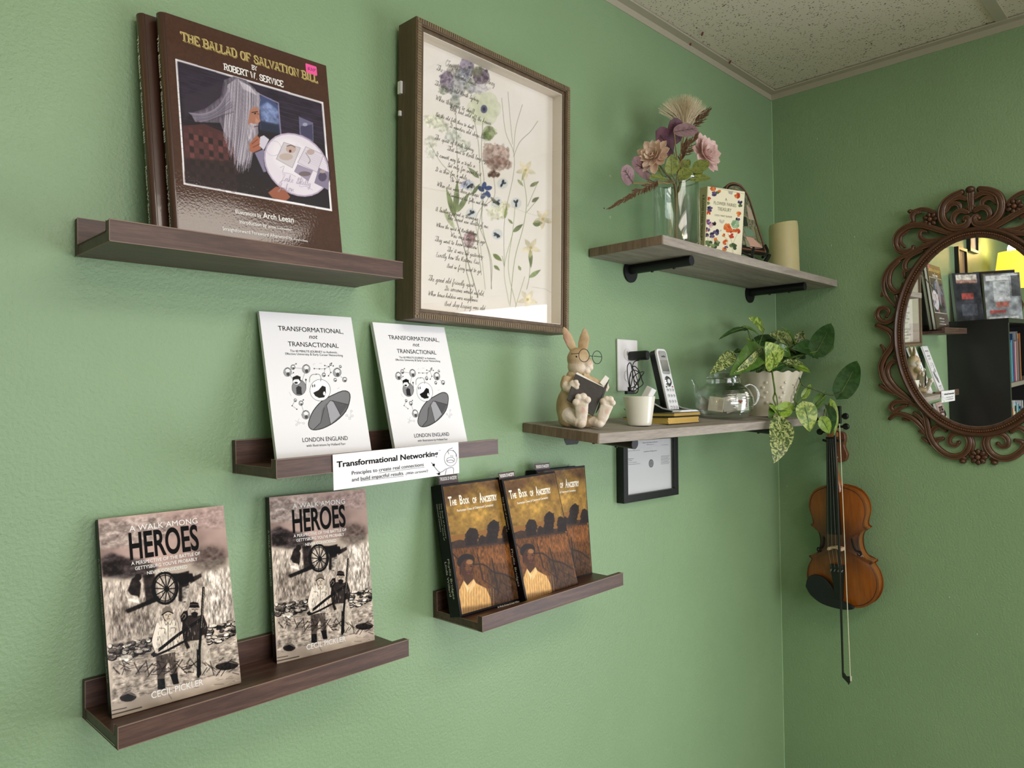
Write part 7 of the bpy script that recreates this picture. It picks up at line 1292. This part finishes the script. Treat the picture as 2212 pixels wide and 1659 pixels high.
# ================================================================== what the mirror shows: bookcase end of the left wall
BKB = mat('black_brown_bookcase', '14110f', .35, coat=.1); by0 = -.255
t = thing('bookcase', 'tall black bookcase against the left wall, seen in the mirror', 'bookcase', (-2.4, -.14, 0))
M().box(-2.060, -2.035, by0, -.002, 0, 1.765).build('side_panel', BKB, t); M().box(-3.14, -3.115, by0, -.002, 0, 1.765).build('side_panel', BKB, t); M().box(-3.14, -2.033, by0-.003, -.002, 1.765, 1.785).build('top_board', BKB, t); M().box(-3.115, -2.060, -.010, -.002, .06, 1.765).build('back_panel', BKB, t)
for z in (.06, .42, .78, 1.12, 1.46): M().box(-3.115, -2.060, by0+.005, -.010, z, z+.02).build('shelf_board', mat('bookcase_shelf_edge', '8a8478', .5) if 'bookcase_shelf_edge' not in bpy.data.materials else bpy.data.materials['bookcase_shelf_edge'], t)
r_ = random.Random(21); names = ['white', 'pale blue', 'navy', 'brick red', 'black', 'cream', 'teal', 'magenta', 'grey', 'orange', 'dark green', 'sky blue', 'silver', 'plum']; hexs = ['e5e2dc', '9fc0d2', '223a63', '9a4030', '151515', 'd8cba8', '2a7a80', 'a02a6a', '8a8c8e', 'c9753a', '2a4a35', '5aa0cc', 'b5b8bb', '5a2f4a']
for row, (z, rn) in enumerate(((1.48, 'top'), (1.14, 'second'), (.80, 'third'))):
    x = -2.075
    for k in range(14):
        w = r_.uniform(.018, .036); h = r_.uniform(.19, .25); d = r_.uniform(.13, .17); j = (k*5+row*3) % 14
        b = thing('shelved_book', '%s spined book on the %s shelf of the black bookcase' % (names[j], rn), 'book', (x-w, by0+.02, z), 'books on the black bookcase shelves'); m1 = mat('book_'+hexs[j]+str(row), hexs[j], .4)
        M().box(x-w, x, by0+.02, by0+.022, z+.0005, z+h).box(x-w, x-w+.0015, by0+.02, by0+.02+d, z+.0005, z+h).box(x-.0015, x, by0+.02, by0+.02+d, z+.0005, z+h).build('cover', m1, b); M().box(x-w+.0015, x-.0015, by0+.022, by0+.018+d, z+.003, z+h-.003).build('page_block', PAPER, b)
        x -= w+.0015
def standbook(lab, x, y, z, w, h, th, yaw, tilt, col, art):
    mw = Matrix.Translation((x, y, z)) @ Matrix.Rotation(rad(yaw), 4, 'Z') @ Matrix.Rotation(rad(-tilt), 4, 'X'); b = thing('display_book', lab, 'book', mw)
    M().box(0, w, 0, .002, 0, h).box(0, w, th-.002, th, 0, h).box(0, .002, .002, th-.002, 0, h).build('cover', mat('cover_'+col+str(x), col, .3, coat=.4), b, world=False); M().box(.002, w-.002, .002, th-.002, .002, h-.002).build('page_block', mat('grey_pages', '9aa09c', .7) if 'grey_pages' not in bpy.data.materials else bpy.data.materials['grey_pages'], b, world=False)
    Pn = Paint(w-.004, h-.004, 60, 90, None, art[0]); Pn.c *= (.35+1.2*vnoise(90, 60, 6, 4, int(-x*97)))[..., None]
    for q in art[1:]: Pn.poly([(a*(w-.004), c*(h-.004)) for a, c in q[0]], q[1], q[2], .002, tex=.5+vnoise(90, 60, 14, 10, 3), raw=True)
    Pn.build('cover_print', PRINTS, b, .002, .002)
R_ = lambda a, b, c, d: [(a, b), (c, b), (c, d), (a, d)]
standbook('black story book with grey pages on top of the bookcase', -2.215, -.128, 1.7865, .15, .24, .026, 37, 6, '16161a', ('34363c', (R_(.1, .8, .9, .97), 'd8cfc4', .9), (R_(.1, .78, .9, .86), '8a5a4a', .6), (R_(.3, .45, .75, .58), 'a5483f', .8), (R_(.2, .1, .8, .35), '5a5f68', .6)))
standbook('silver grey book with red lettering angled on the bookcase', -2.50, -.245, 1.7865, .17, .245, .028, 58, 6, '0e0e10', ('9aa0a4', (R_(.05, .86, .95, .97), 'e8eaec', .8), (R_(.3, .4, .75, .85), 'd5d9dc', .6), (R_(.35, .28, .7, .4), 'c46a5a', .8), (R_(.45, .16, .9, .22), 'b5453c', .8), (R_(.1, .02, .95, .08), 'f2f2f2', .7), (R_(.0, .5, .25, .95), '2a2c30', .7)))
standbook('dark picture book behind the silver grey one on the bookcase', -2.60, -.21, 1.7865, .20, .27, .02, 58, 6, '1c1a1a', ('2d2c2e', (R_(.7, .0, 1, .5), 'b5704a', .8), (R_(.1, .85, .3, .95), '58a04a', .9), (R_(.5, .9, .8, .96), 'b5a04a', .6)))
def wframe(lab, x, z, w, h, mt, pp_):
    b = thing('wall_picture', lab, 'picture', (x, -.01, z))
    for q in ((x, x+w, z, z+.014), (x, x+w, z+h-.014, z+h)): M().box(q[0], q[1], -.020, -.001, q[2], q[3]).build('frame_side', mt, b)
    for q in ((x, x+.014), (x+w-.014, x+w)): M().box(q[0], q[1], -.020, -.001, z+.014, z+h-.014).build('frame_side', mt, b)
    M().box(x+.013, x+w-.013, -.008, -.002, z+.013, z+h-.013).build('picture', pp_, b)
PF = mat('pale_document', 'cfc9c0', .7); BF = mat('black_brown_frame', '1a1411', .4); WFm = mat('tan_frame', '7a6248', .5)
wframe('black framed document on the left wall above the silver book', -2.72, 2.17, .20, .20, BF, PF); wframe('black framed document high on the left wall near the ledge', -2.36, 2.21, .20, .19, BF, PF); wframe('small tan framed picture directly above the black story book', -2.44, 1.98, .19, .19, BF, mat('tan_picture', 'a58a68', .6))
t = thing('table_lamp', 'table lamp with glowing yellow shade on top of the bookcase', 'lamp', (-2.97, -.15, 1.7865)); lx, ly = -2.97, -.15
M().lathe([(0, 0), (.055, 0), (.055, .008), (.015, .02), (.022, .06), (.03, .10), (.012, .15), (.006, .17), (.006, .21), (0, .21)], 32, (lx, ly, 1.7865)).build('base', mat('bronze_lamp_base', '4a3520', .35, metal=.6), t, smooth=True)
M().lathe([(.115, 0), (.085, .20), (.083, .20), (.113, 0)], 48, (lx, ly, 1.985), closed=True).build('lamp_shade', mat('glowing_yellow_shade', 'e0b050', .7, emit='ffc23c', estr=1.6), t, smooth=True)
M().ell((lx, ly, 2.06), (.022, .022, .03), n=14, m=10).build('bulb', mat('warm_bulb', 'ffffff', .5, emit='ffd890', estr=8), t, smooth=True)
pl = bpy.data.lights.new('lamp_bulb_light', 'POINT'); pl.energy = 5; pl.color = (1, .62, .22); pl.shadow_soft_size = .04; po = bpy.data.objects.new('lamp_bulb_light', pl); COL.objects.link(po); po.location = (lx, ly-.0, 2.20)
